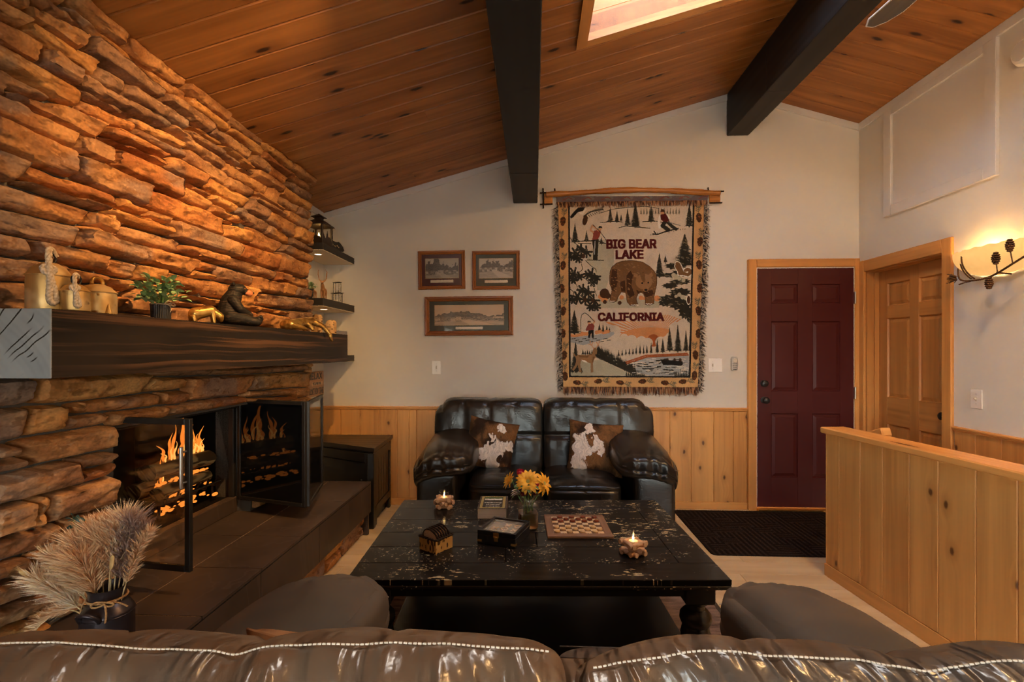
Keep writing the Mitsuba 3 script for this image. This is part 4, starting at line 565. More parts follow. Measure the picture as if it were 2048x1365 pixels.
while y < HY1 - .05:
    w = rng.uniform(.18, .34); y1 = min(y + w, HY1 - .03)
    if j % 2: put('ledge_stone', foot_stone(y, y1, .082, .166, 400 + j), f'm_stone_{j % 5}', he, smooth=42); put('ledge_stone', foot_stone(y + .02, y1 - .02, .0, .078, 430 + j), f'm_stone_{(j + 2) % 5}', he, smooth=42)
    else: put('ledge_stone', foot_stone(y, y1, .0, .166, 400 + j), f'm_stone_{j % 5}', he, smooth=42)
    y = y1 + .004; j += 1
put('end_post', bx(-1.27, -1.215, HY1 - .03, HY1, 0, .165, .003), 'm_slate', he)

# firebox insert
FX, FY0, FY1, FZ0, FZ1 = -1.80, 1.95, 2.93, .48, 1.06
fb = thing('firebox', 'black metal lined firebox with folding glass doors in the stone fireplace', 'fireplace')
XBK = -2.42
put('liner', cat(bx(XBK - .03, XBK, FY0 - .02, FY1 + .02, FZ0 - .1, FZ1 + .1, 0), bx(XBK, FX, FY0 - .03, FY0, FZ0 - .1, FZ1 + .1, 0), bx(XBK, FX, FY1, FY1 + .03, FZ0 - .1, FZ1 + .1, 0), bx(XBK, FX, FY0, FY1, FZ1, FZ1 + .1, 0), bx(XBK, FX - .02, FY0, FY1, FZ0 - .1, FZ0 - .01, 0)), 'm_firebox', fb)
put('floor_ledge', bx(FX - .03, FX + .02, FY0, FY1, HZ + .001, FZ0, .004), 'm_slate', fb)
put('top_rail', bx(FX - .02, FX + .02, FY0, FY1, FZ1 - .05, FZ1, .003), 'm_iron', fb)
put('side_rail', bx(FX - .02, FX + .012, FY1 - .03, FY1, FZ0, FZ1 - .05, .003), 'm_iron', fb)
put('side_rail', bx(FX - .02, FX + .012, FY0, FY0 + .02, FZ0, FZ1 - .05, .003), 'm_iron', fb)
scene['m_clear_glass'] = {'type': 'thindielectric', 'int_ior': 1.5, 'ext_ior': 1.0}
scene['m_dark_glass'] = two(dict(type='principled', base_color=rgb((.004, .004, .0045)), roughness=.03, specular=.45))
def leaf(name, a, b, z0, z1, glass, w=.022, handle=None):
    a, b = np.array(a), np.array(b); L = np.linalg.norm(b - a); A = mat((a[0], a[1], 0), rz=math.degrees(math.atan2(b[1] - a[1], b[0] - a[0])))
    k = put(name, cat(bx(0, w, -.009, .009, z0, z1, .002), bx(L - w, L, -.009, .009, z0, z1, .002), bx(w, L - w, -.009, .009, z0, z0 + w, .002), bx(w, L - w, -.009, .009, z1 - w, z1, .002)), 'm_iron', fb, A=A)
    put('glass', bx(w, L - w, -.0015, .0015, z0 + w, z1 - w, 0), glass, k, A=A)
    if handle:
        h = cat(tube([(L - .012, -.012, handle[0]), (L - .012, -.035, handle[0])], .004), tube([(L - .012, -.012, handle[1]), (L - .012, -.035, handle[1])], .004), tube([(L - .012, -.036, handle[0] - .02), (L - .012, -.036, handle[1] + .02)], .007))
        put('handle', h, 'm_steel', k, A=A)
leaf('door', (FX + .03, FY0 + .01), (-1.341, 1.902), .485, 1.085, 'm_clear_glass', .024, (.84, .96))
leaf('door', (FX + .03, FY1 - .01), (-1.29, 2.775), .465, 1.065, 'm_dark_glass')
leaf('door', (-1.285, 2.79), (-1.402, 3.25), .465, 1.065, 'm_dark_glass')

# grate, logs, embers, flames
FXC, FYC = -1.95, 2.665
gr = thing('fire_grate', 'black iron fire grate under the burning logs', 'grate')
for i in range(6): put('bar', tube([(FXC - .16, FYC - .2 + .08 * i, .572), (FXC + .07, FYC - .2 + .08 * i, .562), (FXC + .09, FYC - .2 + .08 * i, .615)], .007), 'm_iron', gr)
put('front_bar', cat(tube([(FXC + .092, FYC - .22, .585), (FXC + .092, FYC + .22, .585)], .007), tube([(FXC + .05, FYC - .21, .49), (FXC + .05, FYC - .21, .565)], .007), tube([(FXC + .05, FYC + .21, .49), (FXC + .05, FYC + .21, .565)], .007)), 'm_iron', gr)
def barkfn(p, n, uv): return mix((.30, .24, .12), (.055, .036, .02), smoothstep(.35, .6, noise(p.y * 14, (p.z + p.x) * 90, p.x * 20)))
pr('m_log', proc(barkfn), .85, spec=.1)
def log(a, b, r, sd, flatf=.8):
    pts = spline([a, (np.array(a) + b) / 2 + [0, 0, .006], b], 16); m = tube(pts, r, 14); v = np.array(m.vertices)
    c = pts[np.clip(((v[:, 1] - pts[0, 1]) / (pts[-1, 1] - pts[0, 1]) * 15).round().astype(int), 0, 15)]
    d = v - c; k = 1 + .35 * (meshkit.fbm(np.stack([v[:, 1] * 6, d[:, 0] * 30 + sd, d[:, 2] * 30], 1), 3, sd) - .5); d[:, 2] *= flatf
    m.vertices = c + d * k[:, None]; return m
LG = 'charred split log burning '
for a, b, r, t in (((FXC - .03, FYC - .19, .725), (FXC + .01, FYC + .23, .715), .055, 'lying on top of the fire, the palest of the three'), ((FXC - .10, FYC - .2, .628), (FXC - .07, FYC + .2, .626), .05, 'low at the back of the grate'), ((FXC + .03, FYC - .2, .62), (FXC + .02, FYC + .2, .618), .04, 'low at the front of the grate')):
    put('log', log(a, b, r, int(r * 1000)), 'm_log', label=LG + t, category='log', group='logs in the fire', smooth=50)
def emis(name, c, base=(.02, .01, .005)):
    scene[name] = dict(type='diffuse', reflectance=rgb(base)); return {'type': 'area', 'radiance': rgb([x * FIRE for x in c])}
E_FL = emis('m_flame', (2.0, .46, .05)); E_FC = emis('m_flame_core', (2.6, 1.0, .20)); E_EM = emis('m_ember', (2.2, .55, .07))
fl = thing('flames', 'orange flames and glowing embers rising from the logs', 'fire', kind='stuff')
def tongue(x, y, z, h, w, sd, lean=0.0):
    n = 20; t = np.linspace(0, 1, n)
    px = x + .012 * np.sin(t * 5 + sd) * t; py = y + lean * t ** 1.4 + .014 * np.sin(t * 6.5 + sd * 1.7) * (t + .1)
    pz = z + h * t; rad = w * (np.sin(np.pi * np.minimum(t * .62 + .22, 1)) ** 1.3) * (1 - t ** 1.8) * (1 + .22 * np.sin(t * 15 + sd)) + .0010
    m = tube(np.stack([px, py, pz], 1), rad, 8); v = np.array(m.vertices); v[:, 0] = x + (v[:, 0] - x) * .45; m.vertices = v; return m
FT = [(.045, .77, .26, .020, -.03), (.075, .78, .19, .014, -.02), (-.07, .77, .14, .014, .01), (-.045, .76, .19, .015, .012), (-.11, .77, .09, .012, -.035), (.14, .77, .10, .016, .03), (.17, .76, .15, .014, .02), (.02, .765, .10, .018, .0), (.10, .765, .10, .018, .03), (-.135, .66, .14, .010, .01), (-.17, .60, .08, .010, .01), (.19, .77, .08, .012, -.02), (.115, .77, .16, .010, .012)]
put('outer', cat([tongue(FXC + .0, FYC + y, z, h, w, i + 2, l) for i, (y, z, h, w, l) in enumerate(FT)]), 'm_flame', fl, smooth=True, emitter=E_FL)
put('inner', cat([tongue(FXC + .008, FYC + y + .003, z - .005, h * .55, w * .55, i + 2, l * .5) for i, (y, z, h, w, l) in enumerate(FT)]), 'm_flame_core', fl, smooth=True, emitter=E_FC)
emb = []
for i in range(60):
    s = nrs.uniform(.006, .020); zz = nrs.choice([.515, .525, .585, .66])
    emb.append(ball(1, (FXC + nrs.uniform(-.0, .085 if zz < .6 else .04), FYC + nrs.uniform(-.2, .2), zz + nrs.uniform(-.01, .01)), (s * .6, s * 1.3, s * .55), 1))
put('ember', cat(emb), 'm_ember', fl, emitter=E_EM)

# mantel beam
ma = thing('mantel', 'thick dark stained timber mantel beam with a weathered grey end grain', 'mantel')
MX, MY0, MY1, MZ0, MZ1 = -1.38, 1.372, 3.645, 1.273, 1.472
def mbeam(x0, x1, y0, y1, z0, z1):
    ys = np.linspace(y0, y1, 120); k = 12
    ring = []
    for i in range(k): ring.append((x1, z0 + (z1 - z0) * i / k))
    for i in range(k): ring.append((x1 - (x1 - x0) * i / k, z1))
    for i in range(k): ring.append((x0, z1 - (z1 - z0) * i / k))
    for i in range(k): ring.append((x0 + (x1 - x0) * i / k, z0))
    ring = np.array(ring); n = len(ring); c = ring.mean(0)
    v = []
    for y in ys:
        q = ring.copy(); w = meshkit.fbm(np.stack([q[:, 0] * 20, np.full(n, y * 1.8), q[:, 1] * 26], 1), 3, 4) - .5
        d = (q - c); d /= np.linalg.norm(d, axis=1, keepdims=True); q = q + d * w[:, None] * .009
        v.append(np.stack([q[:, 0], np.full(n, y), q[:, 1]], 1))
    v = np.concatenate(v); f = []
    for i in range(len(ys) - 1):
        for j in range(n):
            a, b = i * n + j, i * n + (j + 1) % n; f += [[a, b, b + n], [a, b + n, a + n]]
    m = M(v, f)
    if m.face_normals[0][0] < 0: m.invert()
    return m
b_ = mbeam(XS + .02, MX, MY0, MY1, MZ0, MZ1)
wood('beam', b_, 'm_mantel', ma, 1)
put('end_grain', bx(XS + .02, MX + .001, MY0 - .004, MY0 + .002, MZ0 - .001, MZ1 + .001, .002), 'm_endgrain', ma)
put('far_end', bx(XS + .02, MX, MY1 - .002, MY1 + .003, MZ0, MZ1, .002), 'm_shelf', ma)

# ================================================================== SEATING, TABLE, CABINET, RUGS
def wrinkle(x, y, z, s=1.0, sd=0): return meshkit.fbm(np.stack([x * 7 * s, y * 7 * s, z * 7 * s], -1), 3, sd) - .5
def seam(d, w=.012): return np.exp(-(d / w) ** 2)
SOFA_W, SOFA_D = 1.0, .92
def loveseat(k, A, bs, stitch, fore=False):
    """local x across, y from the front (0) to the back, z up"""
    def P(n, m, b=bs, parent=k, **kw): return put(n, m, b, parent, A=A, **{'smooth': True, **kw})
    # base and back shell
    P('base', cat(bx(-.66, .66, .06, .86, .045, .27, .02)), smooth=30)
    for x in (-.6, .6):
        for y in (.10, .80): P('foot', cyl(.03, .0095, .046, 16, (x, y, 0), .004), 'm_black_paint', smooth=30)
    bkw = .985 if fore else .80
    P('back_panel', soft(bkw * 2 - .02, .16, .62, 12, 4).apply_translation((0, .835, .54)))
    # seat cushions
    for sx in (-1, 1):
        def fs(u, q, sx=sx):
            crown = .030 * (1 - u[:, 0] ** 2) * (1 - u[:, 1] ** 2) * (u[:, 2] > 0)
            q[:, 2] += crown + .018 * wrinkle(q[:, 0], q[:, 1] * .6, q[:, 2], 1, 3 + sx) - .010 * seam(q[:, 0] - .02) * (u[:, 2] > .3) - .008 * seam(q[:, 1] + .17) * (u[:, 2] > .3)
            q[:, 1] += -.012 * seam(q[:, 2] - .055, .008) * (u[:, 1] < -.5) * -1 + .012 * wrinkle(q[:, 0], q[:, 2], q[:, 1], 1.2, 5)
            return q
        P('seat_cushion', soft(.535, .62, .21, 7, 5, fs).apply_translation((sx * .267, .335, .345)))
        P('seat_piping', tube([(sx * .267 - .24, .025, .428), (sx * .267 + .24, .025, .428)], .0022, 6), bs)
    # back cushions, tufted in a grid
    for sx in (-1, 1):
        wC, hC, tC = (1.06 if fore else .87), .60, .27
        sm = [(-.21 + .22 * j) * wC for j in range(3)] if sx < 0 else [(-.23 + .22 * j) * wC for j in range(3)]
        def fb(u, q, sx=sx, sm=sm):
            x, z = q[:, 0].copy(), q[:, 2].copy()
            R_ = .15; dx = sx * q[:, 0] - (wC / 2 - R_); dz = q[:, 2] - (hC / 2 - R_)      # rounded outer top corner
            cr = (dx > 0) & (dz > 0); L_ = np.hypot(dx, dz) + 1e-9; k_ = np.where(cr, np.maximum(dx, dz) / L_, 1.0)
            q[:, 0] = np.where(cr, sx * (wC / 2 - R_ + dx * k_), q[:, 0]); q[:, 2] = np.where(cr, hC / 2 - R_ + dz * k_, q[:, 2])
            front = np.clip((-u[:, 1] - .2) / .8, 0, 1)
            puff = .03 * np.cos(np.clip(u[:, 0], -1, 1) * np.pi / 2)
            g = sum(seam(x - s, .011) for s in sm) * .020 + .024 * seam(z + .005, .012)
            fold = .020 * wrinkle(x * 1.6, z * .7, z * 0, 1.2, 11 + sx) + .012 * np.sin(x * 60 + 3 * wrinkle(x, z, z * 0, 2, 4)) * seam(z + .08, .06) * .35
            q[:, 1] += front * (-puff + g - fold)
            q[:, 2] += .012 * wrinkle(x, z * 0, q[:, 1], 1.0, 17) * (u[:, 2] > .5) - .010 * seam(x - sm[1], .02) * (u[:, 2] > .6)
            q[:, 2] -= .045 * np.clip(u[:, 2], 0, 1) * u[:, 1] ** 2
            if fore:
                q[:, 2] -= .03 * np.clip(u[:, 2], 0, 1) * u[:, 1] ** 2
                bk = np.clip(u[:, 1], 0, 1)
                zz = z - .27
                ru = meshkit.fbm(np.stack([x * 15 + zz * (4.0 + 6 * meshkit.noise(np.stack([x * 2, x * 0, x * 0], 1), 4)), zz * 2.2 + 5, x * 0 + sx * 3], 1), 3, 21 + sx) - .5
                q[:, 1] += bk * .17 * ru * (u[:, 2] > -.9)
                q[:, 2] += .065 * ru * np.clip(u[:, 2], 0, 1) * np.clip(u[:, 1] + .4, 0, 1)
                q[:, 2] += .030 * (meshkit.noise(np.stack([x * 6.0, x * 0 + sx, x * 0], 1), 23) - .5) * (u[:, 2] > .4)
            return q
        m = soft(wC, .23 if fore else tC, hC, 11, 6 if fore else 5, fb)
        if fore:
            Bm = mat((sx * (wC / 2 + .002), .835, .612), rx=-9); vv = np.array(tr(m, (0, 0, 0)).vertices)
            gx = np.linspace(-wC / 2 + .03, wC / 2 - .03, 150); pts = []
            sel = vv[(vv[:, 1] > -.02) & (vv[:, 2] > .1)]
            for g_ in gx:
                near = sel[np.abs(sel[:, 0] - g_) < .012]; sc_ = near[:, 2] * .95 - near[:, 1] * .32; pts.append(near[np.argmax(sc_)])
            pts = np.array(pts); ker = np.hanning(9) / np.hanning(9).sum()
            for c_ in (1, 2): pts[:, c_] = np.convolve(np.pad(pts[:, c_], 4, mode='edge'), ker, 'valid')
            pts[:, 0] = gx; hp = trimesh.transform_points(pts, Bm); dd = np.array([0, -.05, .95]); st_ = []
            L_ = np.concatenate([[0], np.cumsum(np.linalg.norm(np.diff(hp, axis=0), axis=1))]); nn_ = int(L_[-1] / .0075)
            for j_ in range(nn_):
                a_, b_ = [np.array([np.interp((j_ + e_) * .0075, L_, hp[:, c_]) for c_ in range(3)]) + dd * .0045 for e_ in (.08, .80)]
                st_.append(tube([a_, b_], .0016, 6))
            P('stitching', cat(st_), stitch, kind='stuff')
        P('back_cushion', tr(m, (sx * (wC / 2 + .002), .835 if fore else .70, .612 if fore else .672), rx=-9 if not fore else -6))
    # arms: side panel with a fat pad on top that droops outwards and over the front
    for sx in (-1, 1):
        def fa(u, q):
            return q + np.stack([0 * u[:, 0], .006 * wrinkle(q[:, 0], q[:, 1], q[:, 2], 1, 9), 0 * u[:, 0]], 1)
        P('arm', soft(.285, .86, .53, 14, 4, fa).apply_translation((sx * .745, .455, .275)))
        def fp(u, q, sx=sx):
            x, y, z = q[:, 0].copy(), q[:, 1].copy(), q[:, 2].copy()
            out = sx * u[:, 0]
            q[:, 2] += -.075 * np.clip(out, 0, 1) ** 2 + .03 * (1 - u[:, 0] ** 2) * (u[:, 2] > 0) + .045 * u[:, 1] - .05 * np.clip(-u[:, 1] - .5, 0, 1) ** 2 * (u[:, 2] > 0)
            fr = np.clip((-u[:, 1] - .35) / .65, 0, 1)
            ru = np.sin(x * 85 + 9 * wrinkle(x, y * .5, z, 1, 31)) * .28 + 1.3 * wrinkle(x * 3.2, y * .5, z * .6, 1.4, 32 + sx)
            q[:, 1] += -.016 * fr * ru * np.clip(1.2 - np.abs(z + .03) * 9, 0, 1)
            q[:, 2] += .010 * fr * ru + .012 * wrinkle(x, y, z, .8, 33 + sx)
            q[:, 1] += .014 * seam(z + .012, .007) * (u[:, 1] < -.6)
            return q
        m = soft(.46, .90, .185, 4.2, 5 if not fore else 6, fp)
        P('arm_pad', tr(m, (sx * .715, .44, .600), ry=sx * 4), 'm_leather_arm' if fore else bs)
        yy = -.004
        P('arm_stitch', tube(spline([(sx * (.715 + a * .19), .003 + .025 * a * a * 4 * .25, .575 - .03 * max(0, a)) for a in (-1, -.5, 0, .5, 1)], 24), .0018, 5), stitch)
    return k
pos = mat((.072, 3.38, 0))
ls = thing('loveseat', 'glossy black leather loveseat against the back wall under the tapestry', 'loveseat')
loveseat(ls, pos, 'm_leather', 'm_stitch_dark')
fs_ = thing('loveseat', 'brown leather loveseat seen from behind along the bottom edge of the picture', 'loveseat')
posf = mat((.055, 1.625, -.020), rz=180)
loveseat(fs_, posf, 'm_leather_fore', 'm_stitch', True)

# patchwork cowhide cushions
def pillow(w, h, t, k=5, sd=0):
    def fp(u, q):
        x, z = u[:, 0], u[:, 2]
        e = np.clip((1 - x ** 4) * (1 - z ** 4), 0, 1) ** .55
        q[:, 1] = np.sign(u[:, 1]) * (np.abs(u[:, 1]) ** 1) * t / 2 * (e * (1 - .15 * (x * x + z * z)) + .03)
        c = .94 + .06 * (x * x) * (z * z) ; s = 1 - .07 * (1 - z * z) * 0
        q[:, 0] = x * w / 2 * (1 - .075 * (1 - z * z)) ; q[:, 2] = z * h / 2 * (1 - .075 * (1 - x * x))
        q[:, 1] += .012 * wrinkle(q[:, 0], q[:, 1], q[:, 2], 1.2, sd) * e
        return q
    m = soft(w, t, h, 60, k, fp); v = np.array(m.vertices)
    return m, np.stack([v[:, 0] / w + .5, v[:, 2] / h + .5], 1)
def pil(label, A, bs, sd, w=.40, h=.40):
    m, uv = pillow(w, h, .14, 5, sd)
    return put('cushion', m, bs, None, label, 'cushion', A=A, smooth=True, uv=uv)
pil('brown and white cowhide cushion leaning on the left side of the black loveseat', mat((-.335, 3.83, .635), ry=11, rx=-24), 'm_hide_a', 1, .39, .39)
pil('cowhide cushion with a white stripe, on the right side of the black loveseat', mat((.466, 3.83, .612), ry=6, rx=-24), 'm_hide_b', 2, .42, .41)
pil('brown hide cushion peeking over the back of the brown loveseat', mat((-.435, 1.0, .618), ry=8, rx=16), 'm_hide_c', 3, .30, .36)

# coffee table -------------------------------------------------------
CT = thing('coffee_table', 'large black distressed wood coffee table with turned legs in front of the loveseat', 'coffee table')
TZ = .48
TA = mat((-.004, 2.414, 0), rz=2.45)
TW, TD = .735, .513                                # half sizes
def tp(n, m, b='m_black_paint', **kw): return put(n, m, b, CT, A=TA, **kw)
cols = [-TW + .15, -.52 + .0, .02, TW - .15]
xs_ = [-TW + .002, -TW + .16, .015, TW - .16, TW - .002]
def plank(x0, x1, y0, y1): tp('plank', bx(x0 + .0008, x1 - .0008, y0 + .0008, y1 - .0008, TZ - .022, TZ, .0022), 'm_table')
plank(-TW, TW, -TD, -TD + .155)
for j, (a, b) in enumerate(((-TD + .155, -.19), (-.19, -.01), (-.01, .17), (.17, TD - .155))):
    plank(-TW, -TW + .15, a, b) if False else None
    plank(-TW, .01 if j % 2 else -.13, a, b); plank(.01 if j % 2 else -.13, TW - .15, a, b)
plank(TW - .15, TW, -TD + .155, TD - .155)
plank(-TW, TW, TD - .155, TD)
tp('top_edge', bx(-TW, TW, -TD, TD, TZ - .040, TZ - .0225, .004), 'm_table_edge')
tp('apron', cat(bx(-TW + .06, TW - .06, -TD + .045, -TD + .07, TZ - .085, TZ - .041, .003), bx(-TW + .06, TW - .06, TD - .07, TD - .045, TZ - .085, TZ - .041, .003), bx(-TW + .06, -TW + .085, -TD + .07, TD - .07, TZ - .085, TZ - .041, .003), bx(TW - .085, TW - .06, -TD + .07, TD - .07, TZ - .085, TZ - .041, .003)))
leg_prof = [(0, .0095), (.034, .0095), (.040, .02), (.034, .04), (.030, .055), (.030, .135), (.028, .14), (.034, .15), (.052, .185), (.058, .225), (.052, .255), (.046, .262), (.055, .268), (.062, .285), (.060, .305), (.048, .32), (.036, .33), (.036, .345), (.046, .352), (.046, .3655), (0, .3655)]
for sx in (-1, 1):
    for sy in (-1, 1):
        c = (sx * (TW - .105), sy * (TD - .095), 0)
        k = tp('leg', lathe(leg_prof, 32).apply_translation(c), smooth=35)
        tp('leg_block', bx(c[0] - .058, c[0] + .058, c[1] - .058, c[1] + .058, .365, TZ - .041, .004))
tp('shelf', bx(-TW + .11, TW - .11, -TD + .06, TD - .06, .105, .14, .004))

# black corner cabinet
cb = thing('cabinet', 'black corner cabinet with a dark wood top behind the hearth', 'cabinet')
def foot_prism(pts, z0, z1, ch=0.0): return extr(Polygon(pts).buffer(-ch).buffer(ch, join_style=2) if ch else Polygon(pts), z1 - z0).apply_translation((0, 0, z0))
cp = [(-1.205, 3.725), (-1.235, 4.33), (-1.862, 4.33), (-1.862, 4.06)]
body = affinity.translate(Polygon(cp).buffer(-.022, join_style=2), 0, 0)
put('body', extr(body, .50).apply_translation((0, 0, .08)), 'm_black_paint', cb)
put('plinth', extr(Polygon(cp).buffer(-.05, join_style=2), .08), 'm_black_paint', cb)
wood('top', extr(Polygon(cp), .028).apply_translation((0, 0, .588)), 'm_cabinet_top', cb, 0)
put('moulding', extr(Polygon(cp).buffer(-.010, join_style=2), .012).apply_translation((0, 0, .5755)), 'm_black_paint', cb)
def side_rel(a, b, items):
    """raised pieces on the outer face from a to b: (u0,u1,z0,z1)"""
    a, b = np.array(a), np.array(b); L = np.linalg.norm(b - a); A = mat((a[0], a[1], 0), rz=math.degrees(math.atan2(b[1] - a[1], b[0] - a[0])))
    return A, L
A_, L_ = side_rel((-1.228, 3.75), (-1.257, 4.31), None)
put('corner_post', bx(-1.262, -1.212, 3.735, 3.785, 0, .574, .004), 'm_black_paint', cb)
for (u0, u1, z0, z1) in ((.045, .10, .0, .57), (L_ - .05, L_, 0, .57), (.10, L_ - .05, .50, .57), (.10, L_ - .05, .09, .15)): put('side_rail', bx(u0, u1, -.010, .012, z0, z1, .002), 'm_black_paint', cb, A=A_)
for i in range(5): put('side_board', bx(.105 + i * .078, .178 + i * .078, -.003, .010, .15, .50, .003), 'm_black_paint', cb, A=A_)
A2, L2 = side_rel((-1.845, 4.045), (-1.235, 3.728), None)
for (u0, u1, z0, z1) in ((.0, .05, .0, .57), (L2 - .06, L2 - .02, 0, .57), (.05, L2 - .06, .50, .57), (.05, L2 - .06, .08, .15)): put('front_rail', bx(u0, u1, .002, .03, z0, z1, .002), 'm_black_paint', cb, A=A2)
put('door', bx(.055, L2 - .065, .014, .032, .155, .495, .004), 'm_black_paint', cb, A=A2)
put('knob', ball(.011, (L2 - .10, .002, .36), 1, 2), 'm_black_metal', cb, A=A2, smooth=True)

# rugs
def rounded(x0, x1, y0, y1, r): return Polygon([(x0, y0), (x1, y0), (x1, y1), (x0, y1)]).buffer(-r).buffer(r)
dm = thing('doormat', 'dark brown textured doormat on the light floor in front of the red door', 'doormat')
put('pile', extr(rounded(1.185, 2.42, 3.365, 4.275, .03), .006).apply_translation((0, 0, .001)), 'm_doormat', dm)
put('border', extr(rounded(1.175, 2.43, 3.355, 4.285, .04).difference(rounded(1.20, 2.405, 3.38, 4.26, .03)), .007).apply_translation((0, 0, .0012)), 'm_doormat', dm)
ru = thing('area_rug', 'brown woven area rug with a dark edge under the coffee table', 'rug')
put('pile', extr(Polygon([(-.93, .9), (.95, .9), (.95, 3.10), (-.93, 3.10)]), .008).apply_translation((0, 0, .001)), 'm_rug', ru)
put('binding', extr(Polygon([(-.95, .88), (.97, .88), (.97, 3.12), (-.95, 3.12)]).difference(Polygon([(-.93, .9), (.95, .9), (.95, 3.10), (-.93, 3.10)])), .010).apply_translation((0, 0, .001)), 'm_black_paint', ru)
# handrail foot behind the half wall
hr = thing('handrail', 'short end of a pine handrail sloping down behind the half wall', 'handrail')
wood('rail', tr(bx(-.35, .02, -.03, .03, -.03, .02, .006), (2.02, 2.98, .885), rz=-84, ry=-22), 'm_pine_trim', hr, 0)

# ================================================================== ON THE COFFEE TABLE
T = TZ + .0004
pr('m_peeled_wood', proc(lambda p, n, uv: mix((.62, .40, .24), (.42, .23, .115), fbm(p.x * 60, p.y * 60, p.z * 60, 3))), .7, spec=.2)
pr('m_cut_wood', proc(lambda p, n, uv: mix((.72, .53, .36), (.58, .38, .23), noise(p.x * 260, p.y * 260, p.z * 260))), .75, spec=.15)
pr('m_bark', proc(lambda p, n, uv: mix((.045, .03, .02), (.012, .009, .007), fbm(p.x * 120, p.y * 120, p.z * 120, 3))), .85, spec=.1)
pr('m_birch', proc(lambda p, n, uv: mix(mix((.40, .20, .055), (.58, .36, .12), fbm(p.x * 40, p.y * 40, p.z * 14, 3)), (.06, .03, .012), smoothstep(.60, .72, noise(p.x * 130, p.y * 130, p.z * 40)))), .6, spec=.2)
pr('m_wax', (.82, .66, .40), .5)
scene['m_jar_glass'] = {'type': 'thindielectric', 'int_ior': 1.9, 'ext_ior': 1.0}
scene['m_glass'] = {'type': 'thindielectric', 'int_ior': 1.5, 'ext_ior': 1.0}
def stick(parent, a, b, r):
    k = put('stick', tube([a, b], [r, r * .96], 14), 'm_peeled_wood', parent, smooth=50)
    d = (np.array(b, float) - a); d /= np.linalg.norm(d)
    return k, (tube([np.array(a) - d * .0006, np.array(a) + d * .0002], r * .93, 12), tube([np.array(b) - d * .0002, np.array(b) + d * .0006], r * .90, 12))
def candle(x, y, label, rz0):
    k = thing('log_candle_holder', label, 'candle holder', 'stick candle holders on the coffee table')
    ends = []; n = 6
    for lay in range(3):
        z = T + .011 + lay * .0185
        for i in range(4):
            a = math.radians(rz0 + 90 * i + 42 * lay); off = .026 + .002 * lay
            c = np.array([x + off * math.cos(a), y + off * math.sin(a), z]); t = np.array([-math.sin(a), math.cos(a), .04 * (-1) ** i])
            h = .047 - .002 * (i % 2)
            _, e = stick(k, c - t * h + [0, 0, 0], c + t * h, .0108); ends += list(e)
    put('stick_end', cat(ends), 'm_cut_wood', k)
    put('glass_cup', cat(lathe([(.021, .030), (.024, .034), (.027, .088)], 28), lathe([(.0262, .088), (.0285, .088), (.0285, .0895), (.0262, .0895), (.0262, .088)], 28)).apply_translation((x, y, T)), 'm_glass', k, smooth=35)
    put('wax', cyl(.021, .035, .058, 24, (x, y, T), .002), 'm_wax', k, smooth=35)
    fm = lathe([(0, .060), (.0035, .064), (.0042, .068), (.003, .075), (0, .084)], 12).apply_translation((x, y, T))
    put('flame', fm, 'm_flame_core', k, smooth=True, emitter=emitter((1.0, .60, .2), 14.0))
candle(-.50, 2.765, 'candle in a bundle of peeled sticks at the back left of the coffee table', 10)
candle(.425, 2.165, 'candle in a bundle of peeled sticks at the front right of the coffee table', 35)

# coasters in a birch bark box
cx, cy, crz = -.432, 2.192, 55
ch = thing('coaster_holder', 'small square birch bark box holding wood slice coasters, at the left of the table', 'coaster holder')
A = mat((cx, cy, T), rz=crz); s = .052
sides = [bx(-s, s, -s, -s + .005, 0, .058, .0015), bx(-s, s, s - .005, s, 0, .058, .0015), bx(-s, -s + .005, -s + .005, s - .005, 0, .058, .0015), bx(s - .005, s, -s + .005, s - .005, 0, .058, .0015)]
for m in sides: put('side', m.apply_transform(A), 'm_birch', ch)
put('bottom', bx(-s, s, -s, s, 0, .006, .001).apply_transform(A), 'm_birch', ch)
rim = []
for (a, b) in (((-s, -s), (s, -s)), ((s, -s), (s, s)), ((s, s), (-s, s)), ((-s, s), (-s, -s))):
    pts = [(a[0] + (b[0] - a[0]) * t, a[1] + (b[1] - a[1]) * t, .058 + .0025 * math.sin(t * 40)) for t in np.linspace(0, 1, 16)]
    rim.append(tube(pts, .0048 + .001 * np.sin(np.arange(16) * 2.3), 7))
put('bark_rim', cat(rim).apply_transform(A), 'm_bark', ch, smooth=True)
for i in range(6):
    Ac = A @ mat((-.030 + i * .0135, 0, .052), ry=-16 + 2 * i) @ mat(ry=90)
    k = thing('coaster', ['foremost wood slice coaster with bark rim standing in the bark box', 'second wood slice coaster from the front in the bark box', 'third wood slice coaster from the front in the bark box', 'fourth wood slice coaster from the front in the bark box', 'fifth wood slice coaster from the front in the bark box', 'rearmost wood slice coaster in the bark box'][i], 'coaster', 'wood slice coasters in the bark box')
    put('slice', cyl(.0425, -.0042, .0042, 36, (0, 0, 0), .001), 'm_cut_wood', k, A=Ac, smooth=35)
    g = np.linspace(0, 2 * math.pi, 40); put('bark', tube([(.0438 * math.cos(t), .0438 * math.sin(t), 0) for t in g], .0046 + .0007 * np.sin(g * 9), 7), 'm_bark', k, A=Ac, smooth=True)

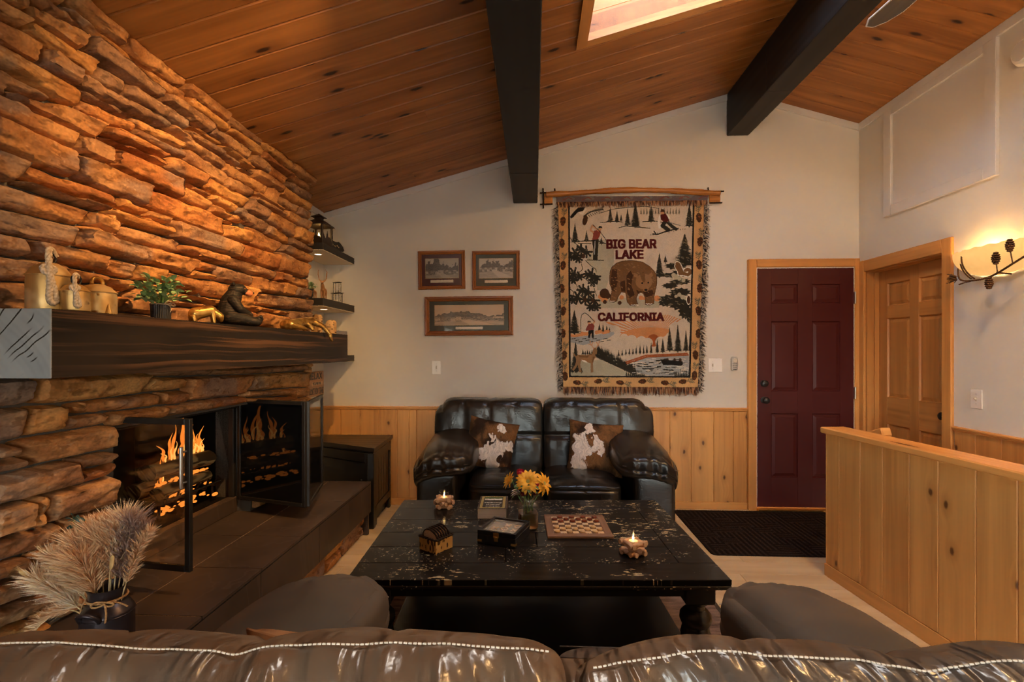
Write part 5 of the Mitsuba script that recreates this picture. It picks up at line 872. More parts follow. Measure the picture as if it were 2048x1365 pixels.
# thick book
bk = thing('book', 'thick paperback book with a gold and brown cover lying near the vase', 'book')
Ab = mat((-.219, 2.692, T), rz=1.5); bw, bh, bt = .077, .112, .055
pr('m_paper', proc(lambda p, n, uv: mix((.78, .74, .66), (.62, .58, .50), noise(p.z * 900, p.x * 3, p.y * 3))), .8)
pr('m_cover', (.050, .030, .018), .4); pr('m_gold_print', (.36, .28, .10), .45); pr('m_print_dark', (.030, .024, .018), .45); pr('m_print_white', (.72, .70, .64), .5); pr('m_print_green', (.075, .11, .035), .5)
put('pages', bx(-bw + .002, bw - .004, -bh + .002, bh - .002, .002, bt - .002, 0).apply_transform(Ab), 'm_paper', bk)
put('cover', cat(bx(-bw, bw, -bh, bh, 0, .0018, .0005), bx(-bw, bw, -bh, bh, bt - .0018, bt, .0005), bx(bw - .0018, bw, -bh, bh, .0018, bt - .0018, .0003)).apply_transform(Ab), 'm_cover', bk)
def pl(parent, name, x0, x1, y0, y1, z, b, A): return put(name, bx(x0, x1, y0, y1, z, z + .0005, 0).apply_transform(A), b, parent)
pl(bk, 'cover_border', -bw + .010, bw - .012, -bh + .008, bh - .008, bt, 'm_gold_print', Ab)
pl(bk, 'cover_panel', -bw + .024, bw - .026, -bh + .020, bh - .022, bt + .0004, 'm_print_dark', Ab)
pl(bk, 'cover_picture', -bw + .027, bw - .029, .040, bh - .026, bt + .0008, 'm_print_green', Ab)
hills = unary_union([Point(-.045 + i * .0125, .034 + .004 * math.sin(i * 2.1)).buffer(.0085) for i in range(8)] + [Polygon([(-.048, .024), (.046, .024), (.046, .034), (-.048, .034)])])
put('cover_mountains', extr(hills.intersection(Polygon([(-.049, .022), (.047, .022), (.047, .06), (-.049, .06)])), .0006).apply_translation((0, .012, bt + .0009)).apply_transform(Ab), 'm_print_white', bk)
def text(parent, name, s, hgt, A, b, width=None, depth=.0006, bold=True):
    m = meshkit.text_mesh(s, hgt, depth, bold); x0, x1 = m.bounds[0][0], m.bounds[1][0]
    m.apply_translation((-(x0 + x1) / 2, 0, 0))
    if width: m.apply_scale([width / (x1 - x0), 1, 1])
    return put(name, m.apply_transform(A), b, parent)
for i, (s_, h_, w_) in enumerate((('The Book of', .0095, .075), ('Unusual', .0125, .070), ('Knowledge', .0125, .092))):
    text(bk, 'title', s_, h_, Ab @ mat((-.001, -.072 + i * .030, bt + .001), rz=180), 'm_print_white', w_)
text(bk, 'title', 'UNIQUE  CURIOUS  STRANGE', .004, Ab @ mat((-.001, bh - .022, bt + .001), rz=180), 'm_print_dark', .08)

# noughts and crosses box
gb = thing('game_box', 'black wooden game box with a glass lid and brass corners, front centre of the table', 'game box')
Ag = mat((-.138, 2.318, T), rz=-18.5); gw, gd, gh = .092, .098, .062
pr('m_box_black', (.010, .011, .014), .3, spec=.5)
pr('m_board_grey', proc(lambda p, n, uv: mix((.20, .18, .14), (.27, .245, .19), fbm(p.x * 30, p.y * 30, 0, 3))), .6)
pr('m_pale_wood', (.66, .47, .27), .6)
put('base', cat(bx(-gw, gw, -gd, -gd + .012, 0, .042, .0015), bx(-gw, gw, gd - .012, gd, 0, .042, .0015), bx(-gw, -gw + .012, -gd + .012, gd - .012, 0, .042, .0015), bx(gw - .012, gw, -gd + .012, gd - .012, 0, .042, .0015), bx(-gw + .012, gw - .012, -gd + .012, gd - .012, 0, .008, 0)).apply_transform(Ag), 'm_box_black', gb)
lid = put('lid', cat(bx(-gw, gw, -gd, -gd + .014, .0426, gh, .0015), bx(-gw, gw, gd - .014, gd, .0426, gh, .0015), bx(-gw, -gw + .014, -gd + .014, gd - .014, .0426, gh, .0015), bx(gw - .014, gw, -gd + .014, gd - .014, .0426, gh, .0015)).apply_transform(Ag), 'm_box_black', gb)
put('glass', bx(-gw + .014, gw - .014, -gd + .014, gd - .014, .0555, .0575, 0).apply_transform(Ag), 'm_glass', lid)
put('board', bx(-gw + .013, gw - .014, -gd + .013, gd - .013, .036, .040, 0).apply_transform(Ag), 'm_board_grey', gb)
def ring(r, w): return Point(0, 0).buffer(r).difference(Point(0, 0).buffer(r - w))
def cross(r, w): return unary_union([affinity.rotate(Polygon([(-r, -w / 2), (r, -w / 2), (r, w / 2), (-r, w / 2)]), a, origin=(0, 0)) for a in (45, -45)])
for (px_, py_, o) in ((-.048, -.052, 0), (.0, -.048, 1), (.050, -.056, 0), (.048, .0, 1), (-.046, .0, 1), (.0, .002, 0), (.0, .05, 1), (.05, .05, 0)):
    put('cross_piece' if o else 'nought_piece', extr(cross(.019, .008) if o else ring(.018, .0065), .004).apply_translation((px_, py_, .0405)).apply_transform(Ag), 'm_pale_wood', gb)
put('clasp', cat(bx(-.013, .013, -gd - .0025, -gd, .036, .058, .001), bx(-.009, .009, -gd - .004, -gd, .020, .036, .001), cyl(.004, -.03, .03, 8, (0, 0, 0)).apply_scale([1, 1, .3]).apply_transform(mat((0, -gd - .003, .04), ry=90))).apply_transform(Ag), 'm_brass', gb)
for sx in (-1, 1): put('corner_plate', cat(bx(sx * gw - sx * .022, sx * (gw + .0008), -gd - .0009, -gd, .010, .020, 0), bx(sx * gw, sx * (gw + .0012), -gd - .0008, -gd + .018, .010, .020, 0)).apply_transform(Ag), 'm_brass', gb)

# checkers board and its 24 men
cbd = thing('checkers_board', 'wooden checkers board with a light and dark grid, right half of the table', 'checkers board')
Ac = mat((.2105, 2.482, T), rz=2.0); cs = .1535
pr('m_walnut', woodfn((.26, .145, .085), (.15, .075, .04), (.1, .05, .03), grain=80, kd=.5, kacross=3, knots=0, streak=.9), .45)
pr('m_square_light', (.66, .48, .28), .45); pr('m_square_dark', (.115, .062, .038), .45)
wq = .0295
def w4(m, ax):
    m, uv = wuv(m, ax); return m.apply_transform(Ac), uv
for m, ax in ((bx(-cs, cs, -cs, -4 * wq, 0, .013, .002), 0), (bx(-cs, cs, 4 * wq, cs, 0, .013, .002), 0), (bx(-cs, -4 * wq, -4 * wq, 4 * wq, 0, .013, .002), 1), (bx(4 * wq, cs, -4 * wq, 4 * wq, 0, .013, .002), 1)):
    m, uv = w4(m, ax); put('frame', m, 'm_walnut', cbd, uv=uv)
for i in range(8):
    for j in range(8):
        d = (i + j) % 2 == 0
        put('square', bx(-4 * wq + i * wq + .0003, -4 * wq + (i + 1) * wq - .0003, -4 * wq + j * wq + .0003, -4 * wq + (j + 1) * wq - .0003, .002, .0115, 0).apply_transform(Ac), 'm_square_dark' if d else 'm_square_light', cbd)
man = lathe([(0, 0), (.0118, 0), (.0128, .0015), (.0128, .0065), (.0118, .008), (.0095, .008), (.009, .0072), (.0, .0072)], 24)
pr('m_man_dark', (.17, .035, .014), .3, spec=.5); pr('m_man_light', (.60, .40, .19), .35, spec=.5)
md, ml = mikit.ply(man, 'm_man_dark', smooth=35), mikit.ply(man, 'm_man_light', smooth=35)
RD = {0: ['front', 'nearest row of pale men'], 1: ['', ''], 2: ['', '']}
names = ['leftmost', 'second from the left', 'third from the left', 'rightmost']
def put_man(i, j, dark, label):
    x, y = -4 * wq + (i + .5) * wq, -4 * wq + (j + .5) * wq
    k = thing('checker_piece', label, 'checker', 'dark red men on the checkers board' if dark else 'pale wooden men on the checkers board')
    put('disc', md if dark else ml, None, k, A=Ac @ mat((x + rng.uniform(-.002, .002), y + rng.uniform(-.002, .002), .0119), rz=rng.uniform(0, 90)))
rowl = ['front row', 'second row from the front', 'third row from the front']; rowd = ['back row', 'second row from the back', 'third row from the back']
for r in range(3):
    for n_, i in enumerate([c for c in range(8) if (c + r) % 2 == 0]): put_man(i, r, False, f'pale checker, {names[n_]} in the {rowl[r]} of pale men')
cells = {7: [1, 3, 5, 7], 6: [0, 2, 4, 6], 5: [1, 5, 3, 7]}
for r, j in enumerate((7, 6, 5)):
    cs_ = {7: [1, 3, 5, 7], 6: [0, 2, 4, 6], 5: [1, 3, 5, 7]}[j]
    for n_, i in enumerate(cs_): put_man(i, j, True, f'dark checker, {names[n_]} in the {rowd[r]} of dark men')

# glass jar of flowers
vz = thing('flower_vase', 'square glass jar of water holding the bouquet in the middle of the table', 'vase')
Av = mat((-.030, 2.470, T), rz=8)
def sq(r, z, n=40, p=5):
    t = np.linspace(0, 2 * np.pi, n, endpoint=False); c, s = np.cos(t), np.sin(t); k = (np.abs(c) ** p + np.abs(s) ** p) ** (-1 / p)
    return np.stack([r * k * c, r * k * s, np.full(n, z)], 1)
def loft(sec, cap=(True, False)):
    n = len(sec[0]); v = np.concatenate(sec); f = []
    for i in range(len(sec) - 1):
        for j in range(n):
            a, b = i * n + j, i * n + (j + 1) % n; f += [[a, b, b + n], [a, b + n, a + n]]
    if cap[0]: v = np.vstack([v, sec[0].mean(0)]); f += [[len(v) - 1, (j + 1) % n, j] for j in range(n)]
    if cap[1]: v = np.vstack([v, sec[-1].mean(0)]); b = (len(sec) - 1) * n; f += [[len(v) - 1, b + j, b + (j + 1) % n] for j in range(n)]
    return M(v, f)
jar = loft([sq(.040, .001, p=5), sq(.046, .008, p=6), sq(.047, .02, p=7), sq(.047, .115, p=7), sq(.042, .128, p=4), sq(.036, .136, p=2.2), sq(.036, .150, p=2), sq(.0385, .152, p=2), sq(.0385, .156, p=2), sq(.036, .157, p=2)])
put('jar', jar.apply_transform(Av), 'm_jar_glass', vz, smooth=40)
scene['m_water'] = {'type': 'principled', 'base_color': rgb((.78, .42, .16)), 'spec_trans': 1.0, 'roughness': .02, 'eta': 1.33}
put('water', loft([sq(.0385, .003, p=5), sq(.0445, .009, p=6), sq(.0455, .02, p=7), sq(.0455, .078, p=7)], (True, True)).apply_transform(Av), 'm_water', vz, smooth=40)
pr('m_stem', (.12, .22, .06), .5); pr('m_flower_leaf', (.06, .115, .03), .55)
pr('m_petal_yellow', proc(lambda p, n, uv: mix((.86, .46, .035), (.68, .28, .015), noise(p.x * 90, p.y * 90, p.z * 90))), .6)
pr('m_flower_eye', (.30, .26, .06), .8); pr('m_rose_red', (.36, .012, .022), .55); pr('m_rose_dark', (.12, .006, .012), .55); pr('m_lily_pale', (.72, .56, .50), .5)
def petal(L, w, curl=.25):
    n = 8; t = np.linspace(0, 1, n); hw_ = w * np.sin(np.pi * np.clip(t * .86 + .10, 0, 1)) ** .8; hw_[-1] = w * .10
    zz = curl * L * (t ** 2) * -1 + .12 * L * np.sin(t * np.pi)
    v = []
    for i in range(n): v += [(t[i] * L, -hw_[i], zz[i] + .12 * hw_[i]), (t[i] * L, 0, zz[i] - .10 * hw_[i]), (t[i] * L, hw_[i], zz[i] + .12 * hw_[i])]
    f = []
    for i in range(n - 1):
        for j in range(2): a = i * 3 + j; f += [[a, a + 3, a + 1], [a + 1, a + 3, a + 4]]
    return M(v, f)
pet = mikit.ply(petal(.046, .0085), 'm_petal_yellow', smooth=True); pet2 = mikit.ply(petal(.036, .0075, .1), 'm_petal_yellow', smooth=True)
VB = np.array([-.030, 2.470, T])
def frame_to(c, d, spin=0):
    d = np.array(d, float) / np.linalg.norm(d); a = np.cross([0, 0, 1.0], d); a = a / np.linalg.norm(a) if np.linalg.norm(a) > 1e-6 else np.array([1.0, 0, 0])
    m = np.eye(4); m[:3, 0], m[:3, 1], m[:3, 2], m[:3, 3] = a, np.cross(d, a), d, c; return m @ mat(rz=spin)
def daisy(c, d, label, n=17, sc=1.0, closed=0):
    k = thing('yellow_daisy', label, 'flower', 'yellow daisies in the jar'); F = frame_to(VB + c, d)
    for i in range(n):
        put('petal', pet, None, k, A=F @ mat((0, 0, .002 * (i % 2)), rz=360 * i / n + rng.uniform(-5, 5)) @ mat((.006, 0, 0), ry=-8 - closed + rng.uniform(-8, 8), s=sc * rng.uniform(.92, 1.06)))
    for i in range(int(n * .7)):
        put('petal', pet2, None, k, A=F @ mat((0, 0, .006), rz=360 * i / (n * .7) + 9) @ mat((.004, 0, 0), ry=-26 - closed + rng.uniform(-8, 8), s=sc))
    put('eye', soft(.024, .024, .014, 3, 3).apply_transform(F @ mat((0, 0, .005))), 'm_flower_eye', k, smooth=True)
    e = VB + np.array(c); put('stem', tube(spline([e - np.array(d) * .01, VB + np.array([c[0] * .5, c[1] * .5, .14]), VB + np.array([-c[0] * .5, -c[1] * .4, .02])], 14), .0028, 7), 'm_stem', k, smooth=True)
daisy((.000, -.030, .232), (.02, -.85, .52), 'large open yellow daisy facing forward in the jar', 18, 1.26)
daisy((.074, .0, .216), (.72, -.45, .30), 'yellow daisy turned to the right in the jar', 17, 1.12)
daisy((-.080, .0, .226), (-.8, -.35, .45), 'half open yellow daisy turned to the left in the jar', 9, .98, 28)
def rose(c, r, h, b, label, d=(0, -.2, 1)):
    k = thing('rose', label, 'flower', 'red roses in the jar'); F = frame_to(VB + c, d)
    for i in range(7):
        L_ = loft([np.stack([r * q * np.cos(np.linspace(0, 2.2, 12)), r * q * np.sin(np.linspace(0, 2.2, 12)), np.full(12, z)], 1) for q, z in ((.45, -h * .5), (.95, -h * .15), (1.0, h * .2), (.86 + .1 * (i % 2), h * .5))], (False, False))
        m = trimesh.Trimesh(L_.vertices, [f for f in L_.faces if abs(int(f[0]) % 12 - int(f[1]) % 12) < 6 and abs(int(f[1]) % 12 - int(f[2]) % 12) < 6 and abs(int(f[0]) % 12 - int(f[2]) % 12) < 6], process=False)
        put('petal', tr(m, s=(1 - .1 * (i // 2)), rz=i * 103).apply_transform(F), b, k, smooth=True)
    put('bud', soft(r * 1.3, r * 1.3, h * .8, 2.6, 3).apply_transform(F), b, k, smooth=True)
    e = VB + np.array(c); put('stem', tube(spline([e - [0, 0, h * .4], VB + np.array([c[0] * .5, c[1] * .5, .13]), VB + np.array([-c[0] * .3, -c[1] * .3, .02])], 12), .0025, 6), 'm_stem', k, smooth=True)
rose((-.036, .012, .262), .020, .034, 'm_rose_red', 'bright red rose behind the yellow daisies, upper left of the bouquet')
rose((.042, -.028, .218), .016, .026, 'm_rose_red', 'small red rose between the two open yellow daisies')
rose((-.018, -.038, .180), .019, .044, 'm_rose_dark', 'dark red rose bud hanging over the front of the jar', (0, -.6, .9))
rose((.038, -.01, .178), .022, .034, 'm_rose_dark', 'dark red rose low on the right over the jar rim', (.4, -.4, 1))
rose((.066, .018, .205), .018, .03, 'm_rose_dark', 'dark red rose under the right hand daisy', (.6, -.2, .8))
ly = thing('lily_bloom', 'pale pink drooping bloom at the left of the jar rim', 'flower')
for i in range(4): put('petal', petal(.045, .008, .3).apply_transform(mat(VB + np.array([-.040, -.034, .172 + i * .004]), rz=188 + i * 9, ry=12 - i * 14)), 'm_lily_pale', ly, smooth=True)
put('stem', tube(spline([VB + np.array([-.03, -.02, .20]), VB + np.array([-.058, -.03, .198]), VB + np.array([-.074, -.035, .172]), VB + np.array([-.070, -.035, .155])], 14), .0022, 6), 'm_stem', ly, smooth=True)
gf = thing('bouquet_foliage', 'small dark green leaves between the flowers in the jar', 'foliage', None, 'stuff')
lv = []
for i in range(120):
    a = rng.uniform(0, 6.28); rr = rng.uniform(.015, .075); c = VB + np.array([rr * math.cos(a), rr * math.sin(a), .165 + rng.uniform(0, .06)])
    lv.append(petal(.020, .006, .2).apply_transform(mat(c, rz=math.degrees(a) + rng.uniform(-60, 60), ry=rng.uniform(-50, 30), rx=rng.uniform(-40, 40))))
put('leaf', cat(lv), 'm_flower_leaf', gf, smooth=True)
put('stem', cat([tube([VB + np.array([rng.uniform(-.03, .03), rng.uniform(-.03, .03), .02]), VB + np.array([rng.uniform(-.02, .02), rng.uniform(-.02, .02), .19])], .0022, 6) for _ in range(9)]), 'm_stem', gf, smooth=True)

# ================================================================== ON THE BACK WALL
YW = YB
# framed photographs -------------------------------------------------
def photo_fn(seed, tint, hz, town):
    def fn(p, n, uv):
        x, y = uv.x, uv.y
        tree = fbm(x * 5.5 + seed, 1.0 + seed, 0.0, 3) * .75 + .10
        lean = noise(x * 34, y * 13, seed) * .22
        sky = mi.Float(.82) - .10 * fbm(x * 4, y * 5, seed)
        dark = mi.Float(.07) + .22 * fbm(x * 40, y * 26, seed, 3)
        c = dr.select(y - hz < (tree + lean - .35) * town, dark, sky)
        ground = mi.Float(.52) + .40 * (fbm(x * 6, y * 30, seed + 2.0, 3) - .35)
        huts = dr.select(mikit.cell_rand(x * 13, y * 9 + seed) > .62, mi.Float(.75), mi.Float(.15)) * .6 + .4 * noise(x * 60, y * 40, seed)
        mid = smoothstep(hz - .22, hz - .16, y) * smoothstep(hz + .06, hz + .02, y)
        c = dr.select(y < hz, ground, c)
        c = c * (1 - mid) + huts * mid
        road = smoothstep(.06, .03, dr.abs(x - .35 - (hz - y) * .9) - (hz - y) * .35) * dr.select(y < hz - .1, 1.0, 0.0)
        c = c * (1 - road * .7) + .8 * road * .7
        return mi.Color3f(tint) * dr.clip(c, 0, 1)
    return proc(fn)
pr('m_mat_maroon', (.060, .016, .018), .8); pr('m_mat_green', (.040, .052, .042), .8); pr('m_cap', (.62, .56, .46), .7); pr('m_fillet', (.30, .21, .09), .5)
pr('m_photo_a', photo_fn(3.0, (.50, .46, .38), .36, 1.3), .5); pr('m_photo_b', photo_fn(8.0, (.62, .58, .50), .50, .9), .5); pr('m_photo_c', photo_fn(15.0, (.72, .52, .33), .38, .62), .5)
def framed(label, x0, x1, z0, z1, fw, matb, phb, ph, cap, ry=0):
    k = thing('picture_frame', label, 'picture')
    cx_, cz = (x0 + x1) / 2, (z0 + z1) / 2; w, h = (x1 - x0) / 2, (z1 - z0) / 2
    A = mat((cx_, YW - .001, cz), rx=90, ry=ry)                       # local x right, y up, z towards the room
    prof = [(0, 0), (0, .016), (.006, .021), (fw * .35, .020), (fw * .55, .014), (fw * .8, .016), (fw * .93, .012), (fw, .008), (fw, 0)]
    for i, (ax, L) in enumerate((((1, 0), w), ((0, 1), h), ((-1, 0), w), ((0, -1), h))):
        o = h if i % 2 == 0 else w
        t = np.array(ax, float); nrm = np.array([-t[1], t[0]])        # inward normal
        v = []
        for s_ in (-1, 1):
            for (a, b) in prof: q = -nrm * o + nrm * a + t * s_ * (L - a); v.append((q[0], q[1], b))
        n = len(prof); f = [[j, (j + 1) % n, n + (j + 1) % n] for j in range(n)] + [[j, n + (j + 1) % n, n + j] for j in range(n)]
        m = M(v, f); m, uv = wuv(m, 0 if i % 2 == 0 else 1)
        if m.volume < 0: m.invert()
        put('moulding', m.apply_transform(A), 'm_oak_frame', k, uv=uv)
    put('mat_board', bx(-w + fw * .9, w - fw * .9, -h + fw * .9, h - fw * .9, .001, .005, 0).apply_transform(A), matb, k)
    (a, b, c, d) = ph
    put('fillet', bx(a - .004, b + .004, c - .004, d + .004, .005, .0056, 0).apply_transform(A), 'm_fillet', k)
    v = [(a, c, .0062), (b, c, .0062), (b, d, .0062), (a, d, .0062)]
    put('photograph', M(v, [[0, 1, 2], [0, 2, 3]]).apply_transform(A), phb, k, uv=np.array([(0, 0), (1, 0), (1, 1), (0, 1)], float))
    put('caption', bx(cap[0], cap[1], cap[2], cap[3], .005, .0058, 0).apply_transform(A), 'm_cap', k)
    put('glass', M([(-w + fw * .95, -h + fw * .95, .009), (w - fw * .95, -h + fw * .95, .009), (w - fw * .95, h - fw * .95, .009), (-w + fw * .95, h - fw * .95, .009)], [[0, 1, 2], [0, 2, 3]]).apply_transform(A), 'm_glass', k)
framed('oak framed old photograph with a maroon mat, upper left of the three pictures', -1.016, -.602, 1.893, 2.231, .032, 'm_mat_maroon', 'm_photo_a', (-.142, .148, -.070, .100), (-.100, .102, -.110, -.086), -.8)
framed('oak framed old photograph with a dark green mat, upper right of the three pictures', -.538, -.124, 1.889, 2.226, .032, 'm_mat_green', 'm_photo_b', (-.147, .147, -.068, .102), (-.100, .102, -.110, -.086), -.3)
framed('wide oak framed sepia street photograph below the two smaller pictures', -.958, -.181, 1.487, 1.829, .042, 'm_mat_green', 'm_photo_c', (-.300, .305, -.078, .096), (-.118, .122, -.116, -.094), -.4)

# switches and remote ------------------------------------------------
def switch(label, c, w, h, A0, gang=1, toggles=(0,)):
    k = thing('light_switch', label, 'light switch')
    A = A0
    put('plate', bx(-w / 2, w / 2, -h / 2, h / 2, 0, .006, .003).apply_transform(A), 'm_plastic_white', k)
    for t in toggles:
        put('toggle', cat(bx(t - .007, t + .007, -.014, .014, .006, .0075, .0006), tr(bx(-.004, .004, -.006, .006, 0, .014, .0015), (t, 0, .006), rx=-25)).apply_transform(A), 'm_cap', k)
        for s_ in (-1, 1): put('screw', cyl(.003, .006, .0072, 10, (t, s_ * .030, 0)).apply_transform(A), 'm_steel', k)
switch('single white light switch plate under the framed pictures', None, .078, .118, mat((-.856, YW - .0005, 1.207), rx=90))
switch('wide white light switch plate left of the remote control', None, .116, .118, mat((1.551, YW - .0005, 1.230), rx=90), 2, (-.022,))
switch('white light switch plate on the right wall under the wall lamp', None, .080, .120, mat((XR - .0005, 3.230, 1.053), rz=-90, rx=0) @ mat(rx=90))
rm = thing('remote_control', 'pale grey remote control in a wall holder beside the red door', 'remote control')
pr('m_remote', (.42, .39, .34), .4)
A = mat((1.708, YW - .0005, 1.243), rx=90)
put('body', tr(soft(.056, .118, .026, 6, 3), (0, 0, .013)).apply_transform(A), 'm_remote', rm, smooth=True)
put('dial', cyl(.018, .024, .029, 24, (0, .028, 0), .002).apply_transform(A), 'm_cap', rm, smooth=35)
pr('m_button', (.06, .06, .06), .4)
for (a, b) in ((-.014, 0), (0, .002), (.014, 0), (-.014, -.016), (0, -.016), (.014, -.016), (-.008, -.032), (.008, -.032)): put('button', cyl(.0042, .024, .028, 10, (a, b, 0)).apply_transform(A), 'm_button', rm)
put('holder_slot', bx(-.014, .014, -.050, -.042, .024, .028, .001).apply_transform(A), 'm_button', rm)

# tapestry: woven blanket hanging from a log rail ---------------------
# motif outlines in units of the cloth's drawing: x to the right, y down; K metres per unit
KX, KZ, OX, OZ, YT = .0013789, .0013989, -.0325, 2.8415, YW - .016
def tq(x, y): return (OX + x * KX, OZ - y * KZ)
def warp(m): return m
def cloth(poly, layer, th=.0004, dens=None):
    """polygon in drawing units to a thin layer of the cloth"""
    out = []
    for g in (poly.geoms if hasattr(poly, 'geoms') else [poly]):
        if g.geom_type != 'Polygon' or g.area < 1: continue
        m = extr(g, 1.0); v = np.array(m.vertices)
        m.vertices = np.stack([OX + v[:, 0] * KX, YT - layer * .0006 - v[:, 2] * th, OZ - v[:, 1] * KZ], 1)
        out.append(warp(m))
    m = cat(out)
    return m
tap = thing('tapestry', 'woven Big Bear Lake tapestry with bear, trees and deer in a pine cone border', 'tapestry')
def weave(a, b):
    return proc(lambda p, n, uv: mi.Color3f(a) * (.80 + .30 * noise(p.x * 420, p.z * 420, 0.0)) * (1 - .10 * smoothstep(.5, .7, fbm(p.x * 9, p.z * 9, 3.0))))
def cl(name, c): pr(name, weave(c, c), .95, spec=.05)
cl('m_c_beige', (.56, .47, .36)); cl('m_c_tan', (.54, .315, .135)); cl('m_c_black', (.018, .017, .016)); cl('m_c_maroon', (.070, .014, .014)); cl('m_c_tree', (.028, .026, .020)); cl('m_c_tree2', (.13, .115, .078))
cl('m_c_brown', (.155, .080, .038)); cl('m_c_dbrown', (.055, .028, .016)); cl('m_c_lbrown', (.26, .145, .070)); cl('m_c_orange', (.56, .245, .095)); cl('m_c_rust', (.30, .080, .030)); cl('m_c_skin', (.50, .27, .14)); cl('m_c_shirt', (.20, .050, .040)); cl('m_c_grey', (.17, .17, .155)); cl('m_c_water', (.33, .34, .33)); cl('m_c_white', (.70, .65, .56)); cl('m_c_sage', (.40, .37, .27)); cl('m_c_back', (.13, .10, .105))
TAPP = tap
def cp(name, poly, b, layer, parent=None):
    many = hasattr(poly, 'geoms') and len([g for g in poly.geoms if g.area > 1]) > 1
    return put(name, cloth(poly, layer), b, parent or tap, kind='stuff' if many else None)
def G(*c): return Polygon(list(zip(c[::2], c[1::2]))).buffer(0)
def densegrid(x0, y0, x1, y1, nx, ny, skew):
    xs, ys = np.meshgrid(np.linspace(0, 1, nx), np.linspace(0, 1, ny), indexing='ij')
    L = skew(ys); X = L[0] + xs * (L[1] - L[0]); Yp = y0 + ys * (y1 - y0)
    v = np.stack([OX + X * KX, np.full_like(X, YT), OZ - Yp * KZ], -1).reshape(-1, 3)
    idx = np.arange(nx * ny).reshape(nx, ny); a, b, c, d = idx[:-1, :-1].ravel(), idx[1:, :-1].ravel(), idx[1:, 1:].ravel(), idx[:-1, 1:].ravel()
    f = np.vstack([np.stack([a, b, c], 1), np.stack([a, c, d], 1)])
    v2 = v.copy(); v2[:, 1] += .004; m1 = M(v, f); m2 = M(v2, f[:, ::-1])
    return warp(cat(m1, m2))
put('cloth', densegrid(0, 150, 0, 1290, 60, 60, lambda t: (172 + 33 * t, 1078 - 30 * t - 8 * t * t)), 'm_c_tan', tap, smooth=False)
def fieldx(y): t = (y - 170) / 1055; return 242 + 6 * t, 1012 - 24 * t
def strip(y0, y1, a, b, n=24):
    ys = np.linspace(y0, y1, n); return Polygon([(fieldx(y)[0] + a, y) for y in ys] + [(fieldx(y)[1] + b, y) for y in ys[::-1]])
cp('frame_line', strip(150, 1228, -5, 7), 'm_c_black', 1)
F = strip(150, 1218, 6, -4); cp('field', F, 'm_c_beige', 2)
def onf(p): return p.intersection(F)
cp('ground_tone', onf(unary_union([G(415, 380, 520, 380, 525, 510, 500, 600, 470, 690, 420, 690, 400, 560, 350, 510), G(420, 740, 820, 740, 800, 800, 440, 800), G(250, 1130, 440, 1120, 640, 1215, 250, 1218)])), 'm_c_sage', 3)
r5 = random.Random(5)
def tree(x, y0, y1, w, fl=None):
    n = max(5, int((y1 - y0) / 9)); L, R = [], []
    for i in range(n):
        t = i / n; y = y0 + (y1 - y0) * t; ww = w * (.08 + .92 * t) / 2
        L += [(x - ww * r5.uniform(.35, .6), y), (x - ww * r5.uniform(.85, 1.1), y + (y1 - y0) / n * 1.05)]
        R += [(x + ww * r5.uniform(.35, .6), y), (x + ww * r5.uniform(.85, 1.1), y + (y1 - y0) / n * 1.05)]
    p = Polygon([(x, y0 - 4)] + R + [(x + w * .06, y1), (x + w * .06, y1 + 8), (x - w * .06, y1 + 8), (x - w * .06, y1)] + L[::-1]).buffer(0)
    return p
def hl(p, n, sz, seed=3):
    """light flecks inside a motif"""
    q = random.Random(seed); x0, y0, x1, y1 = p.bounds; out = []
    for _ in range(n):
        x, y = q.uniform(x0, x1), q.uniform(y0, y1); a = q.uniform(.2, .6); s_ = sz * q.uniform(.5, 1.2)
        out.append(Polygon([(x, y), (x + s_, y + s_ * a), (x + s_ * .9, y + s_ * (a + .35)), (x - .1 * s_, y + s_ * .3)]))
    return unary_union(out).intersection(p.buffer(-1))
TREES = [(500, 180, 266, 46), (541, 202, 268, 40), (567, 222, 262, 24), (607, 190, 290, 50), (655, 150, 300, 78), (752, 178, 268, 60), (280, 280, 392, 62), (352, 324, 384, 42), (444, 362, 404, 34), (803, 468, 608, 76), (840, 474, 520, 34), (986, 165, 300, 70), (276, 815, 955, 96), (432, 893, 938, 28), (455, 896, 942, 26), (478, 903, 945, 24), (495, 915, 946, 18), (284, 1012, 1190, 84), (866, 925, 1062, 58), (916, 908, 1066, 62), (966, 938, 1062, 46), (992, 942, 1062, 30), (824, 990, 1070, 40), (790, 994, 1072, 34), (752, 1012, 1076, 24), (726, 1024, 1076, 22), (706, 1028, 1078, 18), (684, 1022, 1078, 22), (660, 1036, 1080, 20), (640, 1042, 1082, 18), (618, 1046, 1084, 20), (596, 1052, 1086, 20), (574, 1056, 1090, 20), (552, 1062, 1094, 20)]
for i, (x, a, b, w) in enumerate(TREES):
    p = onf(tree(x, a, b, w)); cp('pine_tree', p, 'm_c_tree', 4 + .12 * (i % 3))
    if w > 40: cp('pine_tree_flecks', hl(p, 26, 11, i), 'm_c_tree2', 5)
for i in range(14):
    x = 690 + i * 18; cp('far_tree', onf(tree(x, 180 + r5.uniform(0, 14), 222, 17)), 'm_c_tree2', 3.4)
cp('far_hill', onf(LineString([(430, 215), (520, 190), (620, 180), (720, 176), (800, 190)]).buffer(1.6)), 'm_c_tree', 3.2)
cp('snow_line', onf(unary_union([LineString([(440, 272), (520, 266), (575, 270)]).buffer(2), LineString([(552, 306), (600, 294), (670, 304), (745, 310)]).buffer(2.4), LineString([(700, 270), (780, 268), (830, 276)]).buffer(2), LineString([(300, 386), (420, 384), (470, 402)]).buffer(3), LineString([(300, 400), (380, 402)]).buffer(2), LineString([(355, 502), (460, 505)]).buffer(2.6)])), 'm_c_tree', 3.3)
